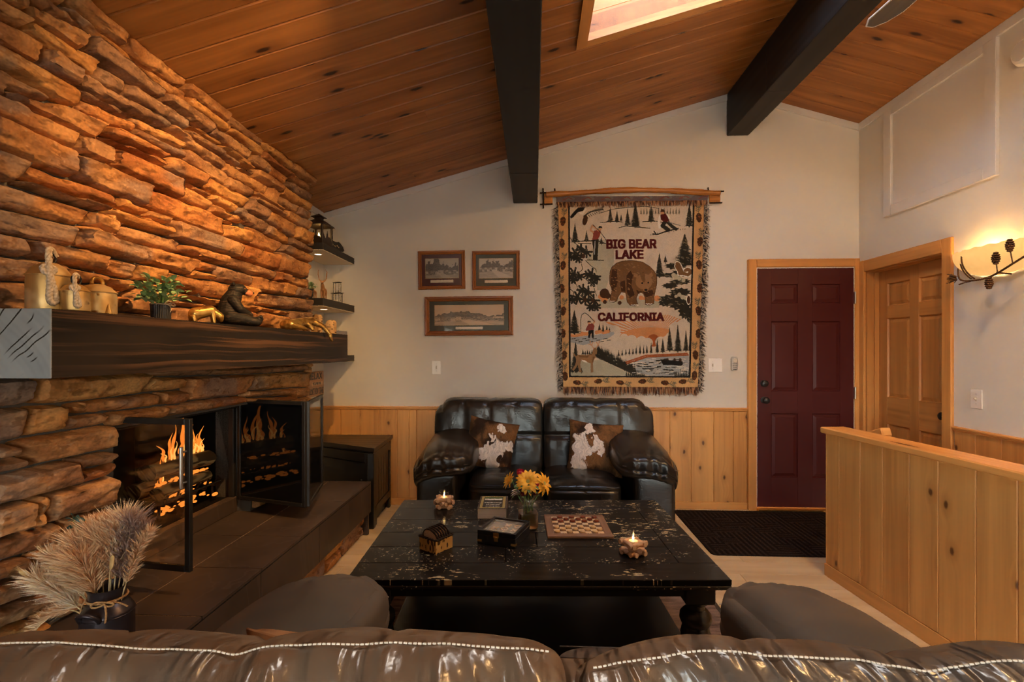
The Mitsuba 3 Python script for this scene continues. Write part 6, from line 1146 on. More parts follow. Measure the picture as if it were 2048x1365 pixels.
# the big pine with boughs on the right
big = [onf(tree(958, 352, 540, 170))]
for (x, y, w, h, t) in ((900, 545, 150, 46, 12), (940, 585, 140, 50, -6), (870, 600, 130, 34, 8), (930, 640, 150, 44, -4), (868, 665, 110, 40, 8), (930, 705, 150, 60, 0), (880, 745, 190, 60, -8), (845, 770, 110, 50, 10), (930, 775, 160, 90, 0), (960, 820, 90, 110, 0), (985, 860, 34, 70, 0)):
    pts = []
    for j in range(22):
        a = 2 * math.pi * j / 22; rr = 1.0 if j % 2 else .70; pts.append((x + w / 2 * rr * math.cos(a), y + h / 2 * rr * math.sin(a) + .12 * (w / 2 * math.cos(a)) * math.tan(math.radians(t))))
    big.append(onf(Polygon(pts).buffer(0)))
bigp = unary_union(big); cp('great_pine', bigp, 'm_c_tree', 4.6); cp('great_pine_flecks', hl(bigp, 190, 17, 9), 'm_c_tree2', 5.2)
cp('snow_on_boughs', onf(unary_union([Point(x, y).buffer(r) for (x, y, r) in ((890, 600, 14), (905, 612, 16), (925, 620, 14), (950, 632, 12), (880, 625, 10), (925, 720, 13), (945, 735, 14), (905, 730, 10), (965, 745, 10))])), 'm_c_sage', 5.3)
def squirrel(k, dx, dy, m):
    b = unary_union([G(905, 530, 925, 524, 935, 540, 945, 565, 958, 590, 940, 600, 920, 598, 915, 575, 905, 560, 898, 545), LineString([(950, 590), (978, 598), (992, 585), (990, 572), (975, 565), (962, 572)]).buffer(10), Point(912, 530).buffer(11)])
    b = affinity.affine_transform(b, m); b = affinity.translate(b, dx, dy)
    cp('outline', onf(b.buffer(5)), 'm_c_white', 5.8, k); cp('body', onf(b), 'm_c_brown', 6.4, k)
k = lab(key(tap + '__squirrel')); _roots.add(k); squirrel(k, 0, 0, [1, 0, 0, 1, 0, 0])
k = lab(key(tap + '__squirrel')); _roots.add(k); squirrel(k, 470, 290, [.55, .10, -.25, .75, 0, 0])
cp('pine_cone', onf(Point(982, 752).buffer(1).buffer(0) if False else affinity.scale(Point(982, 752).buffer(15), .9, 2.0)), 'm_c_white', 5.6); cp('pine_cone', onf(affinity.scale(Point(982, 752).buffer(12), .85, 2.0)), 'm_c_dbrown', 6.2)
# boughs on the left
bough = []
for (x, y, r) in ((285, 465, 40), (320, 440, 34), (352, 452, 34), (300, 490, 28), (262, 480, 24), (275, 590, 40), (310, 600, 26), (270, 620, 26), (385, 595, 38), (410, 612, 28), (392, 636, 28), (360, 590, 22), (330, 690, 36), (365, 700, 34), (300, 735, 40), (345, 745, 34), (398, 752, 34), (380, 790, 26), (412, 790, 26), (268, 745, 26)):
    for a in range(7):
        th = math.radians(-100 + a * 44 + r * 3); e = (x + r * math.cos(th), y + r * math.sin(th)); bough.append(LineString([(x, y), e]).buffer(6.0))
cp('bough_needles', onf(unary_union(bough)), 'm_c_tree', 4.2)
cp('bough_flecks', hl(onf(unary_union(bough)), 90, 11, 4), 'm_c_tree2', 5)
cp('bough_twigs', onf(unary_union([LineString(s).buffer(1.8) for s in ([(248, 360), (262, 385), (300, 412), (326, 432)], [(318, 510), (328, 560), (300, 585), (250, 572)], [(345, 505), (380, 540), (410, 560), (412, 578)], [(320, 600), (370, 640), (395, 665), (415, 725)], [(250, 628), (290, 655), (300, 690)], [(250, 680), (272, 700), (268, 740)])])), 'm_c_tree', 4.0)
cp('bough_cones', onf(unary_union([affinity.scale(Point(x, y).buffer(12), .85, 1.25) for x, y in ((342, 748), (392, 752), (333, 478))])), 'm_c_dbrown', 5.4)
# bird and cone, top left
k = lab(tap + '__bird'); _roots.add(k)
cp('body', onf(G(248, 236, 272, 205, 300, 178, 345, 176, 330, 200, 296, 208, 270, 238, 256, 244)), 'm_c_black', 5, k); cp('breast', onf(G(300, 206, 340, 178, 352, 190, 330, 222, 312, 218)), 'm_c_white', 4.8, k); cp('branch', onf(unary_union([LineString([(335, 232), (380, 205), (455, 190)]).buffer(3)] + [LineString([(350 + i * 12, 226 - i * 4), (362 + i * 12, 244 - i * 6)]).buffer(1.6) for i in range(9)] + [LineString([(350 + i * 12, 220 - i * 4), (366 + i * 12, 204 - i * 4)]).buffer(1.6) for i in range(9)])), 'm_c_tree', 4.4, k); cp('cone', onf(affinity.rotate(affinity.scale(Point(343, 258).buffer(18), .85, 1.75), 12)), 'm_c_dbrown', 5.4, k)
# golfer
k = lab(tap + '__golfer'); _roots.add(k)
cp('trousers', G(385, 378, 428, 372, 424, 440, 420, 502, 392, 500, 396, 440), 'm_c_tree', 5, k); cp('shirt', G(388, 328, 418, 318, 442, 322, 436, 350, 424, 376, 386, 380, 394, 350), 'm_c_shirt', 5.4, k); cp('arms', unary_union([LineString([(394, 332), (376, 318), (388, 290)]).buffer(5.5), LineString([(425, 322), (408, 306), (390, 290)]).buffer(5)]), 'm_c_skin', 5.8, k); cp('head', affinity.scale(Point(436, 311).buffer(11), .9, 1.15), 'm_c_skin', 5.8, k); cp('hair', G(424, 308, 430, 294, 446, 296, 450, 308, 440, 304), 'm_c_black', 6.3, k); cp('club', LineString([(392, 286), (432, 324), (466, 368), (472, 382)]).buffer(1.6), 'm_c_black', 6.6, k); cp('crease', G(402, 385, 408, 384, 404, 470, 399, 470), 'm_c_water', 5.6, k)
# skier
k = lab(tap + '__skier'); _roots.add(k)
cp('legs', unary_union([LineString([(840, 268), (822, 296), (858, 322)]).buffer(12), LineString([(850, 270), (880, 300), (905, 318)]).buffer(10)]), 'm_c_tree', 5, k); cp('vest', G(808, 228, 842, 222, 864, 262, 850, 276, 826, 268, 812, 258), 'm_c_maroon', 5.4, k); cp('sleeves', unary_union([LineString([(808, 236), (800, 270), (804, 306)]).buffer(7), LineString([(846, 228), (862, 250), (850, 268)]).buffer(7)]), 'm_c_white', 5.2, k); cp('head', Point(822, 216).buffer(11), 'm_c_skin', 5.8, k); cp('hat', G(808, 212, 814, 196, 828, 194, 836, 212), 'm_c_dbrown', 6.3, k); cp('skis', unary_union([LineString([(762, 346), (790, 350), (850, 328), (890, 320)]).buffer(3.4), LineString([(770, 330), (780, 344)]).buffer(3), LineString([(835, 336), (920, 312)]).buffer(3)]), 'm_c_black', 6, k); cp('pole', LineString([(862, 276), (930, 296)]).buffer(2.4), 'm_c_grey', 6, k); cp('spray', unary_union([Point(750 + i * 14, 352 - i * 2.2 + r5.uniform(-5, 5)).buffer(3.2) for i in range(16)]), 'm_c_tree2', 4.2, k)
# lettering
def word(s_, x0, x1, y0, y1, layer=6):
    m = meshkit.text_mesh(s_, 1.0, 1.0, True); b = m.bounds; v = np.array(m.vertices)
    X = x0 + (v[:, 0] - b[0][0]) / (b[1][0] - b[0][0]) * (x1 - x0); Yp = y1 - (v[:, 1] - b[0][1]) / (b[1][1] - b[0][1]) * (y1 - y0)
    m.vertices = np.stack([OX + X * KX, YT - layer * .0006 - v[:, 2] * .0005, OZ - Yp * KZ], 1); put('lettering', cat([tr(m, (a, 0, b)) for a in (-.0035, 0, .0035) for b in (-.002, .002)]), 'm_c_maroon', tap)
word('BIG BEAR', 477, 783, 377, 434); word('LAKE', 535, 703, 444, 498); word('CALIFORNIA', 425, 830, 829, 880)
# bear
k = lab(tap + '__bear'); _roots.add(k)
bear = G(497, 610, 500, 575, 512, 548, 540, 524, 575, 513, 615, 509, 655, 511, 700, 520, 740, 545, 770, 575, 786, 610, 786, 650, 778, 690, 768, 735, 768, 772, 744, 782, 718, 778, 716, 735, 706, 712, 690, 702, 668, 715, 658, 745, 668, 775, 655, 786, 625, 784, 606, 762, 596, 705, 568, 700, 548, 728, 540, 755, 520, 764, 497, 760, 505, 720, 512, 690, 498, 650)
cp('outline', bear.buffer(3), 'm_c_dbrown', 4.5, k); cp('body', bear, 'm_c_brown', 5, k)
cp('shade', unary_union([G(510, 560, 540, 560, 545, 640, 530, 700, 512, 690, 500, 640), G(600, 600, 625, 570, 640, 600, 630, 660, 650, 720, 620, 740, 602, 700), G(560, 640, 590, 630, 594, 700, 568, 698), G(700, 700, 760, 690, 770, 720, 720, 735), G(660, 690, 700, 700, 670, 712), G(690, 590, 705, 580, 712, 640, 700, 640)]), 'm_c_dbrown', 5.5, k)
cp('fur_flecks', hl(bear, 120, 13, 6), 'm_c_lbrown', 6.0, k)
cp('face', unary_union([affinity.scale(Point(708, 638).buffer(52), 1, .92), G(645, 610, 650, 585, 668, 592, 672, 612), G(735, 598, 754, 580, 764, 600, 750, 615)]), 'm_c_lbrown', 6.4, k); cp('face_shade', unary_union([G(680, 588, 712, 584, 716, 640, 702, 644, 690, 620), G(650, 640, 668, 670, 690, 694, 676, 700, 655, 672)]), 'm_c_brown', 6.8, k); cp('muzzle', affinity.scale(Point(718, 676).buffer(24), .85, 1.05), 'm_c_lbrown', 7.2, k); cp('nose', unary_union([affinity.scale(Point(719, 690).buffer(9), 1.1, .8), Point(697, 648).buffer(5.5), Point(734, 645).buffer(5.5), LineString([(706, 700), (720, 704), (732, 698)]).buffer(1.5)]), 'm_c_black', 7.8, k)
cp('claws', unary_union([Point(x, y).buffer(3.6) for x, y in [(632 + i * 8, 781 + (i % 2) * 2) for i in range(6)] + [(722 + i * 8, 775 + (i % 2) * 2) for i in range(5)] + [(500 + i * 8, 758) for i in range(4)]]), 'm_c_white', 7, k)
cp('rocks', unary_union([Point(x, y).buffer(r) for x, y, r in ((440, 730, 16), (470, 745, 14), (570, 735, 14), (690, 738, 14), (708, 742, 10), (788, 742, 18), (455, 752, 12))]), 'm_c_orange', 4.3); cp('bush', unary_union([Point(464, 710).buffer(30), Point(484, 725).buffer(18), Point(558, 768).buffer(12), Point(466, 762).buffer(12)]), 'm_c_dbrown', 4.6)
# fisherman, stream
k = lab(tap + '__fisherman'); _roots.add(k)
cp('stream', onf(G(250, 978, 330, 975, 420, 965, 520, 945, 525, 960, 490, 985, 420, 1005, 330, 1030, 250, 1010)), 'm_c_water', 3.6, k); cp('ripples', onf(unary_union([LineString([(260 + i * 22, 990 + (i % 3) * 9), (282 + i * 22, 988 + (i % 3) * 9)]).buffer(2) for i in range(11)])), 'm_c_tree', 4, k); cp('banks', onf(unary_union([Point(258 + i * 13, 968 + 3 * math.sin(i)).buffer(9) for i in range(6)] + [Point(325 + i * 13, 955 + 5 * math.sin(i)).buffer(11) for i in range(5)] + [Point(415 + i * 14, 950 - 3 * (i % 3)).buffer(12) for i in range(6)])), 'm_c_orange', 4.2, k); cp('waders', G(364, 935, 396, 930, 398, 985, 386, 985, 382, 950, 372, 985, 362, 984), 'm_c_black', 5, k); cp('shirt', G(362, 900, 392, 892, 402, 912, 396, 936, 362, 938, 350, 940, 346, 932), 'm_c_shirt', 5.4, k); cp('arm', unary_union([LineString([(394, 896), (402, 886), (396, 872)]).buffer(4), Point(368, 890).buffer(8)]), 'm_c_skin', 5.6, k); cp('hat', G(354, 888, 362, 878, 376, 880, 382, 888), 'm_c_dbrown', 6, k); cp('rod', LineString(spline([(317, 950), (316, 870), (322, 840), (340, 828), (362, 842), (400, 880)], 24)[:, :2] if False else [(317, 950), (316, 870), (322, 842), (340, 829), (362, 842), (400, 882)]).buffer(1.7), 'm_c_black', 6.4, k)
# sun
k = lab(tap + '__sunrise'); _roots.add(k)
sky = G(470, 885, 600, 880, 720, 885, 760, 860, 850, 840, 935, 870, 900, 925, 870, 960, 830, 985, 740, 1010, 640, 995, 560, 985, 555, 940, 510, 915)
rays = unary_union([G(765, 985, 765 + 420 * math.cos(a), 985 - 420 * math.sin(a), 765 + 420 * math.cos(a + .042), 985 - 420 * math.sin(a + .042)) for a in np.linspace(.35, 2.95, 34)]); clouds = unary_union([Point(x, y).buffer(r) for x, y, r in ((585, 985, 27), (632, 1000, 34), (692, 1005, 32), (735, 1012, 28), (812, 1010, 34), (850, 1000, 30), (530, 940, 34), (905, 930, 44), (880, 985, 40))])
glow = affinity.scale(Point(745, 985).buffer(120), 1.6, .55)
cp('glow', onf(sky.intersection(rays.union(glow)).difference(clouds)), 'm_c_orange', 3.5, k); cp('disc', onf(Point(766, 1000).buffer(38).difference(clouds)), 'm_c_rust', 4, k)
# lake, shore stones, boat
k = lab(tap + '__lake'); _roots.add(k)
cp('water', onf(G(590, 1150, 620, 1125, 700, 1108, 820, 1095, 985, 1085, 985, 1218, 760, 1218, 640, 1190, 590, 1165)), 'm_c_water', 3.6, k); cp('waves', onf(unary_union([LineString([(x, y), (x + 24, y - 1)]).buffer(2.2) for x, y in ((r5.uniform(620, 960), r5.uniform(1112, 1210)) for _ in range(60))])), 'm_c_tree', 4, k); cp('wave_crests', onf(unary_union([LineString([(x, y), (x + 22, y - 1)]).buffer(2.0) for x, y in ((r5.uniform(620, 960), r5.uniform(1112, 1210)) for _ in range(50))])), 'm_c_white', 4.4, k); cp('shore_stones', onf(unary_union([affinity.scale(Point(600 + i * 10 + 6 * (j % 2), 1132 - min(i, 12) * 3.3 - max(0, i - 12) * .5 + j * 9).buffer(6.4), 1.25, .72) for i in range(38) for j in range(2)])), 'm_c_rust', 4.6, k); cp('boat', onf(G(806, 1114, 836, 1120, 900, 1124, 945, 1128, 946, 1148, 936, 1156, 880, 1150, 826, 1150)), 'm_c_black', 5.2, k); cp('riders', onf(unary_union([Point(x, 1116).buffer(7).union(G(x - 8, 1118, x + 8, 1118, x + 9, 1132, x - 9, 1132)) for x in (852, 896, 930)])), 'm_c_dbrown', 4.9, k)
# deer and bushes
bush = []
for i in range(36):
    t = i / 35; x = 420 + t * 230; y = 1075 + t * 105; bush.append(tree(x, y - r5.uniform(30, 58) * (1 - .3 * t), y + 26, r5.uniform(26, 40)))
for x in range(330, 420, 14): bush.append(tree(x, 1052 + r5.uniform(0, 12), 1086, 22))
for x in (265, 290, 320): bush.append(tree(x, 1165, 1196, 26))
for x in range(900, 985, 10): bush.append(tree(x, 1180 - (x - 900) * .25 + r5.uniform(0, 10), 1220, 14))
for x in range(600, 720, 12): bush.append(tree(x, 1178 + (x - 600) * .15 + r5.uniform(0, 10), 1220, 18))
bp = onf(unary_union(bush)); cp('bushes', bp, 'm_c_tree', 4.3); cp('bush_flecks', hl(bp, 120, 9, 12), 'm_c_sage', 5)
k = lab(tap + '__deer'); _roots.add(k)
deer = unary_union([G(282, 1098, 300, 1088, 350, 1090, 385, 1085, 398, 1060, 404, 1052, 418, 1075, 412, 1100, 398, 1120, 392, 1135, 395, 1196, 378, 1198, 378, 1140, 340, 1128, 318, 1124, 312, 1150, 322, 1195, 306, 1196, 298, 1150, 286, 1170, 272, 1188, 262, 1180, 282, 1148, 288, 1120), affinity.rotate(affinity.scale(Point(404, 1068).buffer(17), .8, 1.5), 8), G(264, 1072, 280, 1085, 286, 1100, 274, 1098)])
cp('body', deer, 'm_c_lbrown', 5.4, k); cp('shade', unary_union([G(300, 1092, 370, 1092, 360, 1106, 310, 1104), G(392, 1100, 402, 1100, 394, 1136, 386, 1136)]), 'm_c_brown', 5.9, k); cp('belly', G(316, 1118, 345, 1124, 360, 1136, 336, 1134), 'm_c_white', 5.9, k)
cp('antlers', unary_union([LineString(q).buffer(2.6) for q in ([(398, 1048), (382, 1028), (374, 1004)], [(386, 1032), (366, 1022)], [(410, 1046), (428, 1026), (432, 1002)], [(424, 1030), (414, 1010)], [(384, 1030), (392, 1010)])]), 'm_c_skin', 6, k); cp('nose', Point(410, 1090).buffer(4.5), 'm_c_black', 6.2, k)
# pine cones and sprigs of the border
def bcone(x, y, rot, s=1.0):
    k = key(tap + '__border_cone'); lab(k); _roots.add(k)
    c = affinity.rotate(Polygon([(x + 17 * s * math.sin(t) * (1 + .12 * math.cos(9 * t)) * (1 - .18 * math.cos(t)), y + 29 * s * math.cos(t)) for t in np.linspace(0, 6.283, 40)]).buffer(0), rot, origin=(x, y))
    cp('cone', c, 'm_c_dbrown', 1.2, k); cp('scales', hl(c, 16, 7, int(x + y)), 'm_c_rust', 1.8, k)
    sp_ = [LineString([(x, y - 28 * s), (x + 6, y - 60 * s), (x - 8, y - 84 * s)]).buffer(1.6)]
    for j in range(6): sp_.append(LineString([(x + 3, y - 36 * s - j * 6), (x + (17 if j % 2 else -15), y - 50 * s - j * 6)]).buffer(1.7))
    sp_ += [affinity.rotate(affinity.scale(Point(x - 9, y - 70 * s).buffer(8), .45, 1.3), -30), affinity.rotate(affinity.scale(Point(x + 12, y - 66 * s).buffer(8), .45, 1.3), 30)]
    cp('sprig', affinity.rotate(unary_union(sp_), rot, origin=(x, y)), 'm_c_tree2', 1.1, k)
for i, (x, y) in enumerate(((205, 262), (199, 398), (206, 536), (199, 678), (207, 818), (205, 956), (213, 1092), (219, 1222))): bcone(x, y, 6 * (-1) ** i)
for i, (x, y) in enumerate(((1046, 250), (1053, 396), (1047, 538), (1051, 680), (1043, 820), (1043, 958), (1025, 1090), (1018, 1216))): bcone(x, y, -6 * (-1) ** i)
for i, x in enumerate((292, 424, 560, 697, 836, 946)): bcone(x, 1256 + 4 * (-1) ** i, 90 + 8 * (-1) ** i, .85)
# fringes
def fringe(pts, d, L, n, seed):
    q = random.Random(seed); P_ = np.array(pts, float); out = []
    for i in range(n):
        t = i / n; a = P_[min(int(t * (len(P_) - 1)), len(P_) - 2)]; b = P_[min(int(t * (len(P_) - 1)) + 1, len(P_) - 1)]; f = t * (len(P_) - 1) % 1
        s_ = a + (b - a) * f; e = s_ + np.array([d[0] * L * q.uniform(.7, 1.15) + q.uniform(-6, 6), d[1] * L * q.uniform(.75, 1.15) + q.uniform(-5, 8)])
        m_ = (s_ + e) / 2 + [q.uniform(-4, 4), q.uniform(-4, 4)]; w = .0035
        pt = [np.array([OX + x[0] * KX, YT - .002 - q.uniform(0, .008), OZ - x[1] * KZ]) for x in (s_, m_, e)]
        out.append(tube(pt, [w * .7, w * .8, w * .35], 4))
    return cat(out)
def yarn(p, n, uv): return mix((.42, .33, .25), (.020, .017, .016), smoothstep(.42, .55, noise(p.x * 160, p.z * 130, 2.0)))
pr('m_fringe', proc(yarn), .95, spec=.05)
pr('m_fringe_warm', proc(lambda p, n, uv: mix((.42, .22, .11), (.08, .035, .022), smoothstep(.35, .6, noise(p.x * 190, p.z * 20, 2.0)))), .95, spec=.05)
ys = np.linspace(165, 1300, 12)
put('fringe', cat(fringe([(174 + 33 * (y - 150) / 1140, y) for y in ys], (-.85, .55), 42, 300, 1), fringe([(1077 - 30 * (y - 150) / 1140 - 8 * ((y - 150) / 1140) ** 2, y) for y in ys], (.85, .55), 42, 300, 2)), 'm_fringe', tap, kind='stuff')
put('fringe', fringe([(x, 1286) for x in np.linspace(205, 1040, 10)], (.05, 1), 46, 330, 3), 'm_fringe_warm', tap, kind='stuff')
# the top folds over the rail
fold = G(160, 108, 1100, 118, 1096, 152, 166, 150); put('folded_top', cloth(fold, 9, .004), 'm_c_back', tap)
put('fold_pattern', cloth(unary_union([affinity.scale(Point(250 + i * 120, 124 + 1 * (i % 2)).buffer(15), 2.0, .75) for i in range(7)]), 16), 'm_c_grey', tap)
put('fold_pattern', cloth(unary_union([LineString([(205 + i * 120, 134), (240 + i * 120, 116), (262 + i * 120, 128)]).buffer(3) for i in range(8)]).intersection(fold), 16.5), 'm_c_shirt', tap)
put('fringe', fringe([(x, 146) for x in np.linspace(166, 1096, 10)], (.05, 1), 30, 330, 4).apply_translation((0, -.010, 0)), 'm_fringe_warm', tap, kind='stuff')
# log rail with crossed twigs
tr_ = thing('tapestry_rail', 'polished split log rail with crossed twig ends holding the tapestry', 'hanging rail')
pr('m_log_rail', woodfn((.52, .21, .045), (.22, .07, .018), (.05, .02, .01), grain=90, kd=1.2, kacross=8, knots=.25, streak=1.1), .3, spec=.45)
xs2 = np.linspace(100, 1170, 40); prs = [(tq(x, 0)[0], YW - .034, OZ - (98 - 17 * math.sin((x - 80) / 1100 * math.pi) + 3 * math.sin(x / 130) + 6 * (x > 900) * (x - 900) / 270) * KZ) for x in xs2]
rail = tube(prs, .0225 + .003 * np.sin(xs2 / 70) + .002 * np.sin(xs2 / 23), 16)
wood('rail', rail, 'm_log_rail', tr_, 0)
for (x0, x1, y0, y1) in ((78, 140, 84, 158), (1108, 1176, 92, 162)):
    (a, d), (b, c) = tq(x0, y1), tq(x1, y0); wood('end_board', bx(a, b, YW - .022, YW - .006, d, c, .004), 'm_log_rail', tr_, 0)
def twig(x0, y0, x1, y1): (a, b), (c, d) = tq(x0, y0), tq(x1, y1); return tube([(a, YW - .026, b), ((a + c) / 2 + .003, YW - .029, (b + d) / 2), (c, YW - .026, d)], .0065, 8)
for q in ((80, 58, 82, 182), (152, 60, 154, 100), (60, 86, 172, 84), (60, 157, 140, 156), (1098, 68, 1100, 100), (1085, 92, 1194, 92), (1110, 162, 1184, 161)): put('twig', twig(*q), 'm_bark', tr_, smooth=50)

# ================================================================== CORNER SHELVES AND WHAT STANDS ON THEM
SHX, SY0_ = -1.588, 3.705
sh_names = ['highest', 'middle', 'lowest']
for i, (zt, zb) in enumerate(((2.173, 2.116), (1.753, 1.691), (1.315, 1.261))):
    k = thing('corner_shelf', f'{sh_names[i]} of the three dark wood corner shelves beside the stone wall', 'shelf', 'dark corner shelves')
    put('board', bx(XL, SHX, SY0_, YB, zb + .004, zt, .003), 'm_shelf', k)
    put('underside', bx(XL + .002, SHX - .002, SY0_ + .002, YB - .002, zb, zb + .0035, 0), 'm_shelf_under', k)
    if i < 2:
        c = (-1.700, 3.87 if i == 0 else 3.98)
        put('light_rim', lathe([(.024, -.003), (.032, -.003), (.033, 0), (.024, 0), (.024, -.003)], 28).apply_translation((c[0], c[1], zb)), 'm_plastic_white', k)
        dsc = trimesh.creation.cylinder(.023, .001, sections=28).apply_translation((c[0], c[1], zb - .001))
        put('light_disc', dsc, 'm_lamp_glass', k, emitter=emitter((1.0, .66, .34), LAMP_PUCK))
pr('m_dark_wood', (.022, .012, .008), .5); pr('m_fig_gold', proc(lambda p, n, uv: mix((.75, .46, .13), (.40, .20, .05), smoothstep(.45, .7, fbm(p.x * 25, p.y * 25, p.z * 25, 3)))), .28, .9)
# lantern with cut-out bears
la = thing('lantern', 'dark rustic house shaped lantern glowing on the highest corner shelf', 'lantern')
Lz = 2.1735; LA = mat((-1.72, 3.93, Lz), rz=-8)
lw = .070
put('base', bx(-lw - .006, lw + .006, -lw - .006, lw + .006, 0, .012, .002).apply_transform(LA), 'm_dark_wood', la)
for sx in (-1, 1):
    for sy in (-1, 1): put('post', bx(sx * lw - .008, sx * lw + .008, sy * lw - .008, sy * lw + .008, .012, .175, .002).apply_transform(LA), 'm_dark_wood', la)
sil = unary_union([Polygon([(-.06, 0), (.06, 0), (.06, .05), (.045, .075), (.03, .045), (.012, .05), (0, .12), (-.02, .055), (-.04, .06), (-.06, .10)]), Point(.02, .055).buffer(.022)])
for q in range(4): put('cut_panel', extr(sil, .004).apply_transform(mat(rx=90)).apply_translation((0, -lw - .002, .014)).apply_transform(LA @ mat(rz=90 * q)), 'm_dark_wood', la)
put('roof', trimesh.convex.convex_hull(np.array([(sx * .088, sy * .088, .175) for sx in (-1, 1) for sy in (-1, 1)] + [(sx * .088, sy * .088, .182) for sx in (-1, 1) for sy in (-1, 1)] + [(sx * .034, sy * .034, .225) for sx in (-1, 1) for sy in (-1, 1)])).apply_transform(LA), 'm_dark_wood', la)
put('chimney', cat(bx(-.026, .026, -.026, .026, .225, .246, .001), trimesh.convex.convex_hull(np.array([(sx * .044, sy * .044, .250) for sx in (-1, 1) for sy in (-1, 1)] + [(0, 0, .278)] + [(sx * .044, sy * .044, .246) for sx in (-1, 1) for sy in (-1, 1)]))).apply_transform(LA), 'm_dark_wood', la)
put('candle', cyl(.022, .012, .09, 20).apply_transform(LA), 'm_wax', la, smooth=35)
put('flame', lathe([(0, .092), (.006, .10), (.004, .115), (0, .13)], 10).apply_transform(LA), 'm_flame_core', la, smooth=True, emitter=emitter((1.0, .55, .16), 40.0))
# cut-out bear on the top shelf
bs = thing('bear_figurine', 'small black walking bear cut-out figurine beside the lantern', 'figurine')
bo = Polygon([(-.10, 0), (-.105, .05), (-.09, .09), (-.05, .105), (0, .10), (.045, .112), (.075, .095), (.10, .08), (.115, .055), (.10, .045), (.075, .05), (.07, 0), (.035, 0), (.03, .035), (-.03, .035), (-.04, 0)]).buffer(.004)
ho = unary_union([Point(x, y).buffer(.011) for x, y in ((-.07, .065), (-.04, .078), (-.01, .07), (.02, .078), (-.055, .05), (.045, .07))])
put('body', extr(bo.difference(ho), .008).apply_transform(mat((-1.695, 4.20, 2.1768), rz=78) @ mat(rx=90)), 'm_iron', bs)
# middle shelf: plant, two deer, hourglass
pr('m_deer', (.30, .135, .045), .4, .0); pr('m_pot_black', (.015, .015, .016), .45)
def leafy(k, c, n, R, L, b, seed, up=.5, bare=None):
    q = random.Random(seed); out = []; st = []
    for i in range(n):
        a = q.uniform(0, 6.283); el = q.uniform(.15, 1.45); rr = R * q.uniform(.45, 1.0)
        e = np.array(c) + np.array([rr * math.cos(el) * math.cos(a), rr * math.cos(el) * math.sin(a), rr * math.sin(el) * 1.0 + .01])
        out.append(petal(L * q.uniform(.7, 1.15), L * .27, .15).apply_transform(mat(e, rz=math.degrees(a) + q.uniform(-40, 40), ry=q.uniform(-55, 10), rx=q.uniform(-40, 40))))
        if i % 4 == 0: st.append(tube([c, (np.array(c) + e) / 2 + [0, 0, .012], e], .0013, 5))
    put('leaves', cat(out), b, k, smooth=True, kind='stuff'); put('stems', cat(st), 'm_stem', k, smooth=True, kind='stuff')
pr('m_leaf_green', proc(lambda p, n, uv: mix((.10, .20, .075), (.27, .40, .20), noise(p.x * 60, p.y * 60, p.z * 60))), .5)
p2 = thing('potted_plant', 'small green plant in a black pot on the middle corner shelf', 'plant')
put('pot', lathe([(0, 0), (.030, 0), (.040, .075), (.037, .075), (.034, .062), (0, .060)], 28).apply_translation((-1.735, 3.775, 1.7535)), 'm_pot_black', p2, smooth=35)
leafy(p2, (-1.735, 3.775, 1.818), 70, .062, .024, 'm_leaf_green', 5)
def deer(label, base, s, rz, antl=True):
    k = thing('deer_figurine', label, 'figurine'); A = mat(base, rz=rz, s=s)
    bones = [((-.035, 0, .095), .020, (.03, 0, .098), .020), ((.03, 0, .10), .018, (.058, 0, .15), .010), ((.058, 0, .152), .0115, (.086, 0, .148), .0065), ((.052, 0, .162), .004, (.045, .016, .172), .0025), ((.052, 0, .162), .004, (.045, -.016, .172), .0025), ((-.05, 0, .10), .008, (-.062, 0, .09), .004)]
    for x, y in ((.028, .011), (.028, -.011), (-.034, .012), (-.034, -.012)): bones += [((x, y, .085), .0105, (x + (.004 if x > 0 else -.006), y, .045), .0055), ((x + (.004 if x > 0 else -.006), y, .045), .0055, (x, y, .003), .0042)]
    put('body', organic(bones, .004, 6).apply_transform(A), 'm_deer', k, smooth=True)
    if antl:
        an = []
        for sy in (-1, 1):
            an += [tube(spline([(.056, sy * .006, .158), (.040, sy * .028, .185), (.046, sy * .034, .225), (.058, sy * .028, .262)], 14), np.linspace(.0042, .0016, 14), 7), tube([(.041, sy * .030, .198), (.066, sy * .034, .222)], [.003, .0014], 6), tube([(.046, sy * .034, .222), (.030, sy * .040, .245)], [.0028, .0012], 6)]
        put('antlers', cat(an).apply_transform(A), 'm_deer', k, smooth=True)
deer('tall brown stag figurine with antlers on the middle corner shelf', (-1.705, 3.985, 1.7535), .96, -78)
deer('smaller brown deer figurine behind the plant on the middle corner shelf', (-1.755, 3.915, 1.7535), .74, -82, False)
hg = thing('hourglass', 'clear glass double tube timer in a thin dark metal frame, middle shelf', 'hourglass')
HA_ = mat((-1.685, 4.215, 1.7535), rz=-20)
put('glass', lathe([(0, .012), (.024, .012), (.026, .02), (.026, .075), (.006, .098), (.026, .12), (.026, .172), (.024, .178), (0, .178)], 28).apply_transform(HA_), 'm_jar_glass', hg, smooth=40)
put('frame', cat([tube([(sx * .030, sy * .012, .006), (sx * .030, sy * .012, .184)], .0022, 6) for sx in (-1, 1) for sy in (-1, 1)] + [bx(-.034, .034, -.018, .018, .182, .188, .001), bx(-.034, .034, -.018, .018, .0, .006, .001)] + [tube([(-.056, sy * .018, .094), (.056, sy * .018, .094)], .0028, 6) for sy in (-1, 1)] + [tube([(sx * .054, 0, 0), (sx * .054, 0, .096)], .0025, 6) for sx in (-1, 1)]).apply_transform(HA_), 'm_iron', hg)
put('sand', cat(lathe([(0, .014), (.023, .014), (.022, .03), (.008, .042), (0, .043)], 20), ).apply_transform(HA_), 'm_cap', hg, smooth=40)
